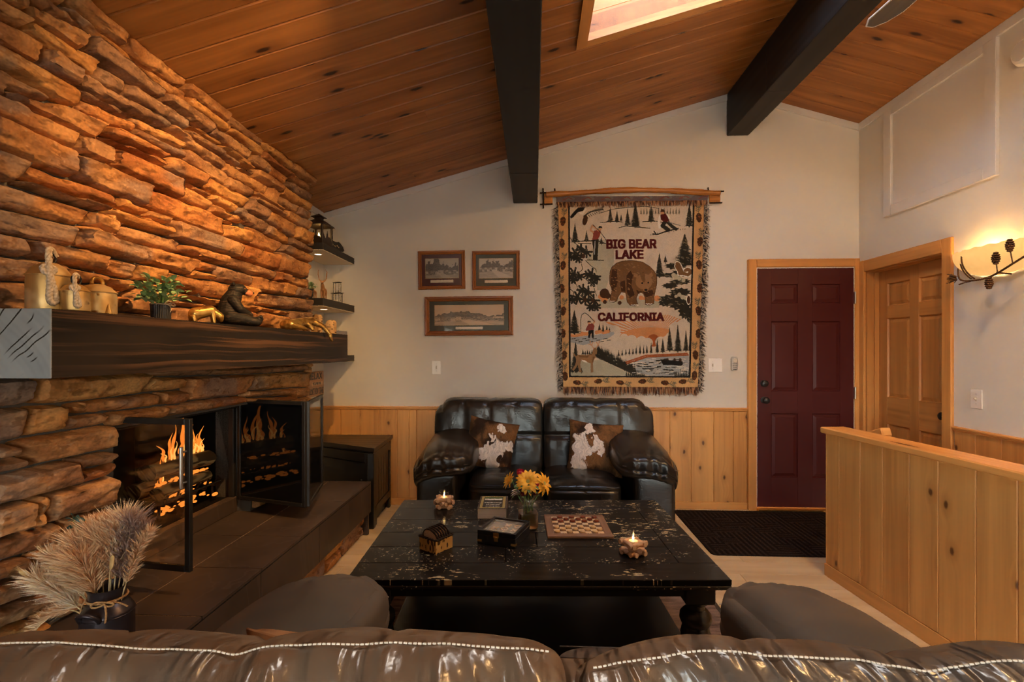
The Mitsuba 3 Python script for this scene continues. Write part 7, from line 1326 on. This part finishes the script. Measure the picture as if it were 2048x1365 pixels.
# lowest shelf: two birch bookends and books
def slice_end(label, y, x, h, w, rz):
    k = thing('bookend', label, 'bookend', 'birch log bookends on the lowest corner shelf')
    pts = [(-w / 2, 0), (w / 2, 0), (w / 2, h * .93), (w * .3, h * .99), (0, h), (-w * .32, h * .97), (-w / 2, h * .86)]
    put('slab', extr(Polygon(pts).buffer(.002), .035).apply_transform(mat((x, y, 1.3175), rz=rz) @ mat(rx=90)), 'm_birch_pale', k)
pr('m_birch_pale', proc(lambda p, n, uv: mix(mix((.66, .42, .19), (.52, .28, .10), fbm(p.x * 20, p.y * 20, p.z * 20, 3)), (.10, .045, .02), smoothstep(.66, .76, noise(p.x * 45, p.y * 45, p.z * 110)))), .6)
slice_end('taller birch bookend on the lowest corner shelf, next to the stone wall', 3.80, -1.665, .315, .085, -28)
slice_end('shorter birch bookend on the lowest corner shelf, next to the books', 4.16, -1.705, .295, .085, -20)
for i, (c, t, h, lb) in enumerate((((.30, .36, .42), .022, .206, 'pale blue book at the left of the row on the lowest shelf'), ((.12, .02, .02), .012, .211, 'thin dark red book in the row on the lowest shelf'), ((.62, .60, .56), .016, .207, 'white book in the row on the lowest shelf'), ((.24, .24, .28), .014, .211, 'grey book at the right of the row on the lowest shelf'))):
    k = thing('book', lb, 'book', 'books on the lowest corner shelf'); pr(f'm_book_{i}', c, .5)
    x0 = -1.775 + [0, .040, .060, .080][i]; Ak = mat((x0 + .02, 4.262, 1.3155), rz=-8)
    put('pages', bx(.0018, t - .0018, -.088, .086, .002, h - .003, 0).apply_transform(Ak), 'm_paper', k)
    put('cover', cat(bx(0, .0018, -.09, .09, 0, h, .0004), bx(t - .0018, t, -.09, .09, 0, h, .0004), bx(.0018, t - .0018, -.09, -.0885, 0, h, .0002)).apply_transform(Ak), f'm_book_{i}', k)
# slogan sign on the wall behind the stone edge
sg = thing('slogan_sign', 'small wood board sign with dark lettering below the lowest corner shelf', 'sign')
pr('m_sign', woodfn((.50, .27, .13), (.30, .14, .06), (.1, .05, .02), grain=60, kd=.5, kacross=3, knots=0, streak=1.0), .6)
SGA = mat((XL + .001, 4.165, 1.072), rz=90) @ mat(rx=90)     # local x along +y, faces the room
wood('board', bx(-.17, .17, -.105, .105, 0, .012, .002).apply_transform(SGA), 'm_sign', sg, 1)
text(sg, 'lettering', 'RELAX', .055, SGA @ mat((0, .040, .0122)), 'm_print_dark', .26, .001)
text(sg, 'lettering', "YOU'RE ON", .020, SGA @ mat((.02, -.008, .0150)), 'm_print_dark', .16, .001)
put('arrow', extr(Polygon([(-.08, .0), (-.055, .022), (-.055, .012), (.145, .012), (.135, .0), (.145, -.012), (-.055, -.012), (-.055, -.022)]), .0025).apply_transform(SGA @ mat((0, .001, .0121))), 'm_cut_wood', sg)
text(sg, 'lettering', 'MOUNTAIN TIME', .052, SGA @ mat((0, -.088, .0122)), 'm_print_dark', .32, .001)

# ================================================================== ON THE MANTEL
MT = MZ1 + .004
pr('m_gold_metal', proc(lambda p, n, uv: mix(mix((.78, .58, .30), (.55, .34, .12), smoothstep(.35, .65, fbm(p.x * 16, p.y * 16, p.z * 16, 3))), (.20, .10, .035), smoothstep(.62, .78, fbm(p.x * 30 + 4, p.y * 30, p.z * 30, 3)))), .38, .75)
pr('m_rope', proc(lambda p, n, uv: mix((.66, .54, .40), (.40, .29, .18), noise(p.x * 200, p.y * 200, p.z * 200))), .9, spec=.1)
def rope(k, name, pts, r, n=60, turns=40):
    p = spline(pts, n); t = np.gradient(p, axis=0); t /= np.linalg.norm(t, axis=1, keepdims=True); out = []
    a = np.cross(t, [0.3, .5, .8]); a /= np.linalg.norm(a, axis=1, keepdims=True); b = np.cross(t, a); L = np.linalg.norm(np.diff(p, axis=0), axis=1).sum(); th = np.linspace(0, L / (r * 5) * 2 * np.pi, n)
    for q in range(3):
        o = th + q * 2.094; out.append(tube(p + r * .5 * (np.cos(o)[:, None] * a + np.sin(o)[:, None] * b), r * .62, 7))
    return put(name, cat(out), 'm_rope', k, smooth=True)
def bell(label, c, r, h, rope_on, loop):
    k = thing('bell_canister', label, 'canister')
    pf = [(0, 0), (r * .98, 0), (r, .004), (r * 1.0, h * .55), (r * .97, h * .70), (r * 1.03, h * .705), (r * 1.04, h * .72), (r * .93, h * .77), (r * .70, h * .90), (r * .35, h * .985), (0, h)]
    put('body', lathe(pf, 40).apply_translation(c), 'm_gold_metal', k, smooth=32)
    put('rivet', ball(.004, np.array(c) + [r * .7, -r * .72, h * .62], 1, 2), 'm_brass', k, smooth=True)
    top = np.array(c) + [0, 0, h]
    if loop: put('loop', tube([top + [.0, .022 * math.cos(t), .004 + .018 * math.sin(t)] for t in np.linspace(-.3, math.pi + .3, 20)], .0062, 8), 'm_fig_gold', k, smooth=True)
    if rope_on:
        f = r / .055
        put('ring', tube([top + [.004, .016 * math.cos(t), .012 + .016 * math.sin(t)] for t in np.linspace(0, 6.283, 24)], .003, 6), 'm_iron', k, smooth=True)
        c = np.array(c)
        rope(k, 'rope', [c + [.0, .02 * f, h + .020], c + [.018 * f, -.02 * f, h + .030 * f], c + [r * .72, -r * .72, h * .80], c + [r * .80, -r * .78, h * .45], c + [r * .82, -r * .80, h * .18], c + [r * .90, -r * .55, h * .16], c + [r * .86, -r * .62, h * .45], c + [r * .70, -r * .70, h * .78]], .0105 * min(1, f * .8))
        rope(k, 'rope', [c + [r * .62, -r * .62, h * .86], c + [r * .80, -r * .5, h * .80], c + [r * .72, -r * .78, h * .72], c + [r * .5, -r * .9, h * .82], c + [r * .66, -r * .6, h * .88]], .009 * min(1, f * .8))
bell('tall gold metal bell canister with a thick rope, far left on the mantel', (-1.505, 1.490, MT), .056, .150, True, False)
bell('small gold metal bell canister with a rope, in front of the tall one', (-1.432, 1.500, MT), .038, .085, True, False)
bell('squat gold metal bell canister with a wide loop handle on the mantel', (-1.500, 1.655, MT), .055, .105, False, True)
put('seam', tr(lathe([(0, 0), (.012, 0), (.002, .035), (0, .036)], 12), (-1.447, 1.640, MT)), 'm_gold_metal', 'bell_canister_002')
p3 = thing('potted_plant', 'leafy green plant in a dark pot with a twine bow on the mantel', 'plant')
pc = np.array([-1.500, 1.948, MT])
def ribbed(r, h): 
    n = 64; a = np.arange(n) * 2 * np.pi / n; q = r * (1 + .02 * np.cos(a * 32)); sec = [np.stack([q * f * np.cos(a), q * f * np.sin(a), np.full(n, z)], 1) for f, z in ((.92, 0), (1, h), (.92, h), (.90, h * .9))]
    return loft(sec, (True, True))
put('pot', ribbed(.036, .066).apply_translation(pc), 'm_pot_black', p3, smooth=20)
put('twine', cat([tube([pc + [.0375 * math.cos(t), .0375 * math.sin(t), .062] for t in np.linspace(0, 6.283, 30)], .0018, 6), tube(spline([pc + [.034, -.020, .062], pc + [.052, -.026, .072], pc + [.050, -.010, .066], pc + [.036, -.014, .061], pc + [.052, .004, .056], pc + [.046, .012, .066], pc + [.036, -.010, .061]], 24), .0015, 5), tube(spline([pc + [.036, -.012, .062], pc + [.042, .0, .048], pc + [.041, -.004, .030]], 10), .0015, 5)]), 'm_rope', p3, smooth=True)
leafy(p3, pc + [0, 0, .060], 150, .098, .034, 'm_leaf_green', 8)
for (dy, dz, s_) in ((-.095, .055, 1), (-.085, .08, 1), (-.108, .035, 1), (-.075, .03, 1)): put('leaf', petal(.036, .011, .1).apply_transform(mat(pc + [.01, dy + .02, dz + .03], rz=-90, ry=-30)), 'm_leaf_green', p3, smooth=True)
# golden bears and the black bear
gb1 = thing('bear_figurine', 'small golden bear figurine bending its head down, left of the black bear', 'figurine')
A = mat((-1.49, 2.205, MT), rz=42, s=.95)
put('body', organic([((-.04, 0, .045), .030, (.025, 0, .062), .024), ((-.045, 0, .035), .026, (-.05, 0, .018), .018), ((.025, 0, .060), .022, (.062, .0, .038), .016), ((.062, 0, .036), .017, (.066, 0, .018), .010), ((.03, .014, .05), .011, (.034, .018, .006), .008), ((.03, -.014, .05), .011, (.034, -.018, .006), .008), ((-.05, .016, .03), .013, (-.045, .02, .007), .010), ((-.05, -.016, .03), .013, (-.045, -.02, .007), .010), ((.052, .012, .055), .005, (.05, .016, .062), .004), ((.052, -.012, .055), .005, (.05, -.016, .062), .004)], .004, 5).apply_transform(A), 'm_fig_gold', gb1, smooth=True)
bb = thing('bear_figurine', 'large black carved bear sitting on the mantel with its feet out', 'figurine')
A = mat((-1.525, 2.505, MT), rz=36, s=1.0)
pr('m_bear_black', proc(lambda p, n, uv: mix((.010, .009, .008), (.035, .022, .014), smoothstep(.5, .8, noise(p.x * 50, p.y * 50, p.z * 160)))), .6, spec=.2)
bones = [((-.035, 0, .060), .060, (-.028, 0, .125), .048), ((-.028, 0, .125), .047, (-.008, 0, .175), .034), ((-.006, 0, .186), .036, (.014, 0, .192), .030), ((.014, 0, .190), .024, (.052, 0, .178), .0145), ((-.016, .026, .212), .008, (-.018, .028, .218), .0075), ((-.016, -.026, .212), .008, (-.018, -.028, .218), .0075)]
for sy in (-1, 1):
    bones += [((-.030, sy * .034, .045), .040, (.040, sy * .058, .032), .028), ((.040, sy * .058, .032), .027, (.088, sy * .060, .024), .020), ((.088, sy * .060, .022), .019, (.100, sy * .060, .042), .016), ((-.020, sy * .040, .132), .027, (.012, sy * .058, .085), .020), ((.012, sy * .058, .085), .020, (.055, sy * .034, .060), .016)]
put('body', organic(bones, .0045, 6).apply_transform(A), 'm_bear_black', bb, smooth=True)
pr('m_muzzle', (.42, .13, .045), .5)
put('muzzle', soft(.044, .036, .033, 2.6, 3).apply_transform(A @ mat((.052, 0, .176), ry=14)), 'm_muzzle', bb, smooth=True)
put('nose', ball(.0068, (.073, 0, .178), (1, 1.2, .8), 2).apply_transform(A), 'm_black_metal', bb, smooth=True)
for sy in (-1, 1):
    put('eye', ball(.0038, (.033, sy * .019, .196), 1, 2).apply_transform(A), 'm_muzzle', bb, smooth=True)
    for j in range(4): put('toe', ball(.0068, (.104, sy * .060 + (j - 1.5) * .0098, .054 - abs(j - 1.5) * .004), (1.1, .9, 1.1), 2).apply_transform(A), 'm_bear_black', bb, smooth=True)
gl = thing('bear_figurine', 'shiny golden lounging animal figurine with its head hanging over the mantel edge', 'figurine')
A = mat((-1.455, 3.055, MT), rz=78, s=1.12)
bones = [((-.10, 0, .030), .030, (-.03, 0, .040), .028), ((-.03, 0, .040), .027, (.03, 0, .050), .028), ((.03, 0, .052), .026, (.085, -.012, .062), .021), ((.085, -.012, .060), .020, (.128, -.055, .030), .014), ((.128, -.055, .030), .013, (.150, -.082, -.012), .010), ((.150, -.082, -.010), .0125, (.160, -.090, -.048), .0085), ((.146, -.072, .0), .004, (.138, -.060, .004), .002), ((-.10, .02, .03), .026, (-.06, .04, .016), .015), ((-.10, -.02, .03), .026, (-.055, -.045, .018), .015), ((-.06, .04, .016), .014, (-.02, .05, .010), .009), ((-.055, -.045, .018), .014, (-.02, -.05, .011), .009), ((.04, .02, .04), .016, (.075, .035, .012), .010), ((.04, -.02, .04), .016, (.055, -.04, .012), .010)]
body = organic(bones, .004, 5); v = np.array(body.vertices); nn = np.array(body.vertex_normals); v += nn * (.004 * (meshkit.fbm(v * 55, 3, 7) - .5)[:, None]) * 1.6; body.vertices = v
put('body', body.apply_transform(A), 'm_fig_gold', gl, smooth=True)

# ================================================================== PAMPAS IN A MILK CAN ON THE HEARTH
mc = thing('milk_can_vase', 'dark metal milk can vase tied with a twine bow on the hearth', 'vase')
pr('m_can', (.055, .042, .045), .32, .7)
VC = np.array([-1.375, 1.555, HZ + .0005])
put('can', lathe([(0, 0), (.070, 0), (.072, .005), (.072, .120), (.070, .128), (.060, .145), (.050, .155), (.050, .190), (.055, .202), (.053, .203), (.047, .190), (.047, .150), (0, .148)], 48).apply_translation(VC), 'm_can', mc, smooth=35)
put('band', tube([VC + [.0725 * math.cos(t), .0725 * math.sin(t), .118] for t in np.linspace(0, 6.283, 48)], .0022, 6), 'm_can', mc, smooth=True)
pv = (0.20, -.9797)
hd = [VC + np.array([.066 * math.cos(a) , .066 * math.sin(a), .0]) for a in np.linspace(-2.1, -1.0, 12)]
hpts = [np.array([VC[0] + (.072 + .020 * math.sin(t)) * math.cos(-1.55 + .42 * math.cos(t)), VC[1] + (.072 + .020 * math.sin(t)) * math.sin(-1.55 + .42 * math.cos(t)), VC[2] + .118 + .034 * math.sin(t)]) for t in np.linspace(0, math.pi, 20)]
put('handle', tube(hpts, .0065, 8), 'm_can', mc, smooth=True)
neck = [VC + np.array([.0525 * math.cos(t), .0525 * math.sin(t), .168]) for t in np.linspace(0, 6.283, 40)]
pr('m_twine', proc(lambda p, n, uv: mix((.50, .29, .13), (.28, .14, .055), noise(p.x * 250, p.y * 250, p.z * 250))), .9, spec=.1)
b0 = VC + np.array([.028, -.046, .168])
put('twine', cat(tube(neck, .0036, 7), tube(spline([b0, b0 + [.018, -.020, .014], b0 + [.042, -.012, .006], b0 + [.022, -.004, -.006], b0], 24), .003, 6), tube(spline([b0, b0 + [-.014, -.02, .010], b0 + [-.024, -.018, -.004], b0 + [-.008, -.01, -.006], b0], 24), .003, 6), tube(spline([b0, b0 + [.020, -.014, -.018], b0 + [.022, -.020, -.05]], 14), .003, 6), tube(spline([b0, b0 + [.035, .0, .006], b0 + [.07, .01, -.012]], 14), .0026, 6), tube(spline([VC + np.array([-.050, -.016, .168]), VC + np.array([-.066, -.024, .14]), VC + np.array([-.070, -.026, .085])], 14), .0026, 6)), 'm_twine', mc, smooth=True)
def plume(label, tip, wid, n, b, seed, base=(0, 0), soft_=1.0, bend=.05, start=.34, hair=.05, droop=0.0):
    tip = VC + (np.array(tip) - VC) * np.array([.86, 1, .94])
    k = thing('pampas_plume', label, 'dried grass', 'dried grasses in the milk can')
    q = np.random.RandomState(seed); a = VC + np.array([base[0], base[1], .06]); tip = np.array(tip, float); mid = (a + tip) / 2 + [0, 0, bend]
    sp = spline([a, mid, tip], 40)
    out = []
    tq_ = q.uniform(start, 1.0, n); P0 = np.stack([np.interp(tq_, np.linspace(0, 1, 40), sp[:, i]) for i in range(3)], 1)
    d = tip - a; d = d / np.linalg.norm(d)
    prof = np.sin(np.pi * np.clip((tq_ - start) / (1.04 - start), 0, 1) ** .75) ** .6 + .12
    r = q.normal(size=(n, 3)); r -= (r @ d)[:, None] * d; r /= np.linalg.norm(r, axis=1, keepdims=True)
    L = hair * (.6 + .8 * q.rand(n)); e = P0 + (d * .8 + r * q.uniform(.15, .9, (n, 1))) * L[:, None] + r * (wid * prof * q.uniform(.2, 1, n))[:, None] + np.array([0, 0, -droop]) * L[:, None]
    s0 = P0 + r * (wid * prof * .25)[:, None]
    side = np.cross(e - s0, q.normal(size=(n, 3))); side /= np.linalg.norm(side, axis=1, keepdims=True); w = .0011
    m1 = (s0 + e) / 2 + r * (wid * .12) 
    V = np.stack([s0 - side * w, s0 + side * w, m1 + side * w * 1.2, m1 - side * w * 1.2, e], 1).reshape(-1, 3); o = np.arange(n)[:, None] * 5
    F = np.concatenate([o + [0, 1, 2], o + [0, 2, 3], o + [3, 2, 4]]); put('hairs', M(V, F), b, k, kind='stuff', smooth=False)
    put('stalk', tube(sp, np.linspace(.0024, .0010, 40), 6), 'm_straw', k, smooth=True)
pr('m_straw', (.52, .38, .19), .7)
for nme, c, c2 in (('m_plume_tan', (.80, .55, .31), (.56, .33, .17)), ('m_plume_cream', (.95, .84, .64), (.84, .66, .42)), ('m_plume_brown', (.36, .20, .13), (.24, .12, .075)), ('m_plume_mauve', (.38, .25, .20), (.28, .17, .13)), ('m_bunny', (.66, .45, .20), (.52, .32, .12))):
    pr(nme, proc((lambda a, b: (lambda p, n, uv: mix(a, b, noise(p.x * 120, p.y * 120, p.z * 120))))(c, c2)), .9, spec=.1)
def tipat(u, v, Y):  # a point of the fan of grasses, in the plane of the vase
    return np.array([u, Y, v])
PL = 'fluffy tan pampas plume '
V_ = VC
plume(PL + 'rising in the centre of the bunch', V_ + [.005, .02, .425], .034, 900, 'm_plume_tan', 1, (.005, 0), hair=.06)
plume(PL + 'leaning slightly left in the bunch', V_ + [-.055, .01, .410], .036, 900, 'm_plume_tan', 2, (-.006, 0), hair=.06)
plume(PL + 'leaning further left in the bunch', V_ + [-.110, -.005, .375], .036, 900, 'm_plume_tan', 3, (-.01, 0), hair=.06)
plume(PL + 'spreading to the left over the stone', V_ + [-.140, -.02, .315], .034, 800, 'm_plume_tan', 4, (-.014, .004), hair=.055)
plume(PL + 'low in front of the bunch', V_ + [-.045, -.06, .335], .036, 900, 'm_plume_tan', 5, (-.006, -.01), hair=.055)
plume('pale pampas plume at the top of the bunch', V_ + [.040, .025, .445], .026, 700, 'm_plume_cream', 6, (.01, .0), hair=.055)
plume('mauve brown plume right of centre', V_ + [.095, .01, .440], .022, 650, 'm_plume_mauve', 7, (.016, 0), hair=.05)
plume('narrow dark brown plume on the right', V_ + [.135, .015, .430], .009, 420, 'm_plume_brown', 8, (.02, 0), hair=.03)
plume('long narrow tan grass head furthest right', V_ + [.165, .0, .405], .011, 520, 'm_plume_tan', 9, (.024, -.004), hair=.030)
plume('cream plume reaching out to the far left', V_ + [-.235, -.05, .265], .024, 700, 'm_plume_cream', 10, (-.02, -.006), bend=.02, hair=.05)
plume('second cream plume, above the one reaching far left', V_ + [-.200, -.03, .335], .020, 600, 'm_plume_cream', 11, (-.018, 0), bend=.03, hair=.045)
plume('thin feathery grass drooping low to the left', V_ + [-.215, -.06, .085], .009, 260, 'm_plume_tan', 12, (-.02, -.01), bend=.07, hair=.035, start=.45)
for i, (dx, dy, dz) in enumerate(((-.245, -.055, .275), (-.190, -.045, .250), (-.195, -.035, .335), (-.165, -.04, .300), (-.10, -.05, .315))):
    k = thing('bunny_tail_grass', ['soft oval bunny tail grass head furthest left in the bunch', 'bunny tail grass head just right of the furthest left one', 'topmost bunny tail grass head on the left of the bunch', 'bunny tail grass head in the middle of the left side', 'bunny tail grass head nearest the centre of the bunch'][i], 'dried grass', 'dried grasses in the milk can')
    d = np.array([dx, dy, dz - .1]); d /= np.linalg.norm(d); e = V_ + [dx, dy, dz]; q = np.random.RandomState(40 + i)
    c = e - d * .03; fz = []
    for _ in range(240):
        r = q.normal(size=3); r /= np.linalg.norm(r); s0 = c + d * q.uniform(-.022, .026); e2 = s0 + r * .0125 + d * .010; sd = np.cross(r, d) * .0008; fz.append((s0 - sd, s0 + sd, e2))
    V2 = np.array(fz).reshape(-1, 3); put('hairs', M(V2, np.arange(len(V2)).reshape(-1, 3)), 'm_bunny', k, kind='stuff'); put('stalk', tube(spline([V_ + [-.01, 0, .1], (V_ + e) / 2 + [0, 0, .04], e], 16), .0012, 5), 'm_straw', k, smooth=True)
    F = frame_to(c, d); put('head', soft(.016, .016, .050, 2.2, 3).apply_transform(F), 'm_bunny', k, smooth=True)
oa = thing('dried_seed_stem', 'thin straw stem with one flat pale seed head in the bunch', 'dried grass')
put('stem', tube(spline([V_ + [.012, -.01, .1], V_ + [.04, -.04, .22], V_ + [.055, -.05, .30]], 16), .0013, 5), 'm_straw', oa, smooth=True)
put('seed_head', soft(.014, .008, .045, 2.2, 3).apply_transform(mat(V_ + [.058, -.05, .30], ry=8)), 'm_bunny', oa, smooth=True)
eu = thing('eucalyptus_sprig', 'dark green eucalyptus sprig at the back left of the bunch', 'foliage')
pr('m_euca', (.028, .060, .045), .5)
es = spline([V_ + [-.02, .02, .12], V_ + [-.10, .03, .30], V_ + [-.145, .03, .405]], 20); put('stem', tube(es, .0018, 6), 'm_stem', eu, smooth=True)
for i in range(11):
    c = es[9 + i]
    for sd in (-1, 1): put('leaf', petal(.028, .012, .1).apply_transform(mat(c, rz=rng.uniform(-40, 40) + (180 if sd < 0 else 0), ry=rng.uniform(-40, 10), rx=rng.uniform(20, 70))), 'm_euca', eu, smooth=True)

# ================================================================== LAMPS
pr('m_lamp_glass', (.80, .62, .38), .5)
pr('m_amber_glass', proc(lambda p, n, uv: mix((.78, .52, .22), (.60, .34, .10), fbm(p.x * 14, p.y * 14, p.z * 14, 3))), .35)
pr('m_fan_blade', woodfn((.030, .022, .018), (.015, .011, .010), (.03, .02, .02), grain=50, kd=.5, kacross=3, knots=0, streak=1.0), .45)
fan = thing('ceiling_fan', 'ceiling fan with a dark wood blade edged in white under the ridge beam', 'ceiling fan')
FC = np.array([1.742, 1.80, 2.98])
put('hub', lathe([(0, -.06), (.09, -.055), (.11, -.02), (.11, .05), (.06, .09), (.02, .10), (.02, .215), (0, .215)], 32).apply_translation(FC), 'm_iron', fan, smooth=35)
bl_poly = Polygon([(.16, -.055), (.40, -.068), (.70, -.075), (.755, -.045), (.775, .0), (.755, .045), (.70, .075), (.40, .068), (.16, .055)]).buffer(.012)
blade = extr(bl_poly, .006).apply_translation((0, 0, -.003)); bm, buv = wuv(blade, 0, (3.1, 2.2)); bp = mikit.ply(bm, 'm_fan_blade', uv=buv)
edge = cat([tube([(x, y, 0) for x, y in list(bl_poly.exterior.coords)], .0042, 6)]); ep = mikit.ply(edge, 'm_white_trim', smooth=True)
arm = mikit.ply(bx(.08, .24, -.02, .02, -.012, -.004, .002), 'm_iron')
for i in range(5):
    A = mat(FC, rz=93 + 72 * i) @ mat(rx=-14)
    k = put('blade', bp, None, fan, A=A); put('edge', ep, None, k, A=A); put('bracket', arm, None, fan, A=A)
lamp = lathe([(0, -.155), (.05, -.15), (.10, -.125), (.125, -.09), (.128, -.065), (0, -.065)], 32).apply_translation(FC)
put('light_bowl', lamp, 'm_lamp_glass', fan, smooth=35, emitter=emitter(WARM, LAMP_FAN))
put('light_cap', lathe([(0, -.064), (.14, -.064), (.14, -.058), (0, -.05)], 32).apply_translation(FC), 'm_iron', fan)

# wall sconce with pine cones on a twig frame
sc = thing('wall_sconce', 'glowing amber glass bowl wall lamp held in bronze twigs with pine cones', 'wall lamp')
SC = np.array([XR - .002, 3.06, 1.80])
pr('m_bronze', proc(lambda p, n, uv: mix((.16, .075, .03), (.05, .025, .012), noise(p.x * 60, p.y * 60, p.z * 60))), .45, .6)
def sconce_bowl(R=.305, H=.165, D=.135):
    nu, nv = 48, 14; v = []
    for j in range(nv + 1):
        t = j / nv
        for i in range(nu + 1):
            a = math.pi * i / nu; rr = math.sqrt(max(0, 1 - (1 - t) ** 2.2)) * .985 + .015
            wav = .006 * math.sin(a * 22) * t
            v.append((-D * rr * math.sin(a) - .004, R * rr * math.cos(a) , H * t + wav * .7))
    f = []
    for j in range(nv):
        for i in range(nu):
            a0 = j * (nu + 1) + i; f += [[a0, a0 + nu + 2, a0 + 1], [a0, a0 + nu + 1, a0 + nu + 2]]
    return M(v, f)
bowl = sconce_bowl().apply_translation(SC)
if bowl.face_normals[len(bowl.faces) // 2][0] > 0: bowl.invert()
put('bowl', bowl, 'm_amber_glass', sc, smooth=True, emitter=emitter((1.0, .54, .17), .27))
put('bulb', ball(.028, SC + [-.06, .06, .10]), 'm_lamp_glass', sc, smooth=True, emitter=emitter((1.0, .60, .26), LAMP_SCONCE * 14))
def P3(a, d, z): return SC + np.array([-d, a * .85 - .06, z])
tw = [tube(spline([P3(.36, .05, .075), P3(.26, .11, .00), P3(.12, .155, -.03), P3(-.04, .16, -.028), P3(-.18, .15, .02), P3(-.30, .10, .10), P3(-.36, .05, .20)], 40), np.linspace(.005, .006, 40), 8),
      tube(spline([P3(.30, .08, .135), P3(.22, .12, .05), P3(.10, .155, -.02)], 20), .0042, 7), tube(spline([P3(.24, .11, .155), P3(.17, .15, .06), P3(.06, .165, -.025)], 20), .0042, 7),
      tube(spline([P3(.22, .14, -.04), P3(.10, .16, -.034), P3(.0, .16, -.034)], 16), .0042, 7), tube([P3(-.10, .16, -.01), P3(-.20, .16, -.03)], .0045, 7), tube([P3(-.195, .148, .025), P3(-.20, .165, .095)], .003, 6), tube([P3(-.10, .156, -.012), P3(-.106, .168, .045)], .003, 6)]
put('twig_frame', cat(tw), 'm_bronze', sc, smooth=40)
put('back_plate', bx(XR - .012, XR, 2.99, 3.11, 1.83, 1.95, .004), 'm_bronze', sc)
def pinecone(c, r, h, ax=(0, 0, 1)):
    c = np.array(c, float); out = []
    for j in range(6):
        t = j / 5; rr = r * math.sin(.45 + t * 2.3)
        for i in range(7):
            a = 2 * math.pi * (i + .5 * (j % 2)) / 7
            out.append(ball(1, c + [rr * math.cos(a) * .7, rr * math.sin(a) * .7, h * (t - .5)], (r * .42, r * .42, h * .11), 1))
    return cat(out + [ball(1, c, (r * .6, r * .6, h * .5), 2)])
for c in ((-.20, .168, .125), (-.05, .165, -.062), (-.106, .17, .070)): put('pine_cone', pinecone(P3(*c), .019, .058), 'm_bronze', sc, smooth=30)
for c in ((.345, .07, .025), (.31, .09, .0)):
    b = P3(*c); put('pine_sprig', cat([tube([b, b + [nrs.uniform(-.02, .02), .045 + nrs.uniform(-.02, .02), nrs.uniform(-.02, .025)]], .0022, 5) for _ in range(22)]), 'm_bronze', sc)
# round fixture cut by the frame edge
sp = thing('smoke_detector', 'cream rounded fixture high on the right wall, cut off by the picture edge', 'smoke detector')
put('body', tr(lathe([(0, 0), (.075, 0), (.078, .02), (.065, .042), (.03, .05), (0, .05)], 32), (XR, 2.90, 3.02), ry=-90), 'm_plastic_white', sp, smooth=35)
put('cover', tr(lathe([(.05, .047), (.052, .052), (0, .056)], 32), (XR, 2.90, 3.02), ry=-90), 'm_white_trim', sp, smooth=35)

# added spotlight, no known fixture: unseen beside the middle beam, warms the stone wall
ts = thing('added_spotlight', 'added black spotlight, out of view beside the middle beam, aimed at the stone wall', 'spotlight')
SP, ST = np.array([-.30, 1.70, 2.82]), np.array([-1.66, 2.55, 1.62])
sd = (ST - SP) / np.linalg.norm(ST - SP)
put('can', tube([SP - sd * .14, SP - sd * .01], .045, 20), 'm_iron', ts)
put('stem', tube([SP - sd * .08, SP - sd * .08 + [0, 0, .16]], .01, 10), 'm_iron', ts)
scene['added_spot_light'] = dict(type='spot', to_world=T4().look_at(origin=(SP + sd * .01).tolist(), target=ST.tolist(), up=[0, 0, 1]), intensity=rgb([ADDED_SPOT * c for c in (1.0, .56, .21)]), cutoff_angle=40.0, beam_width=10.0)
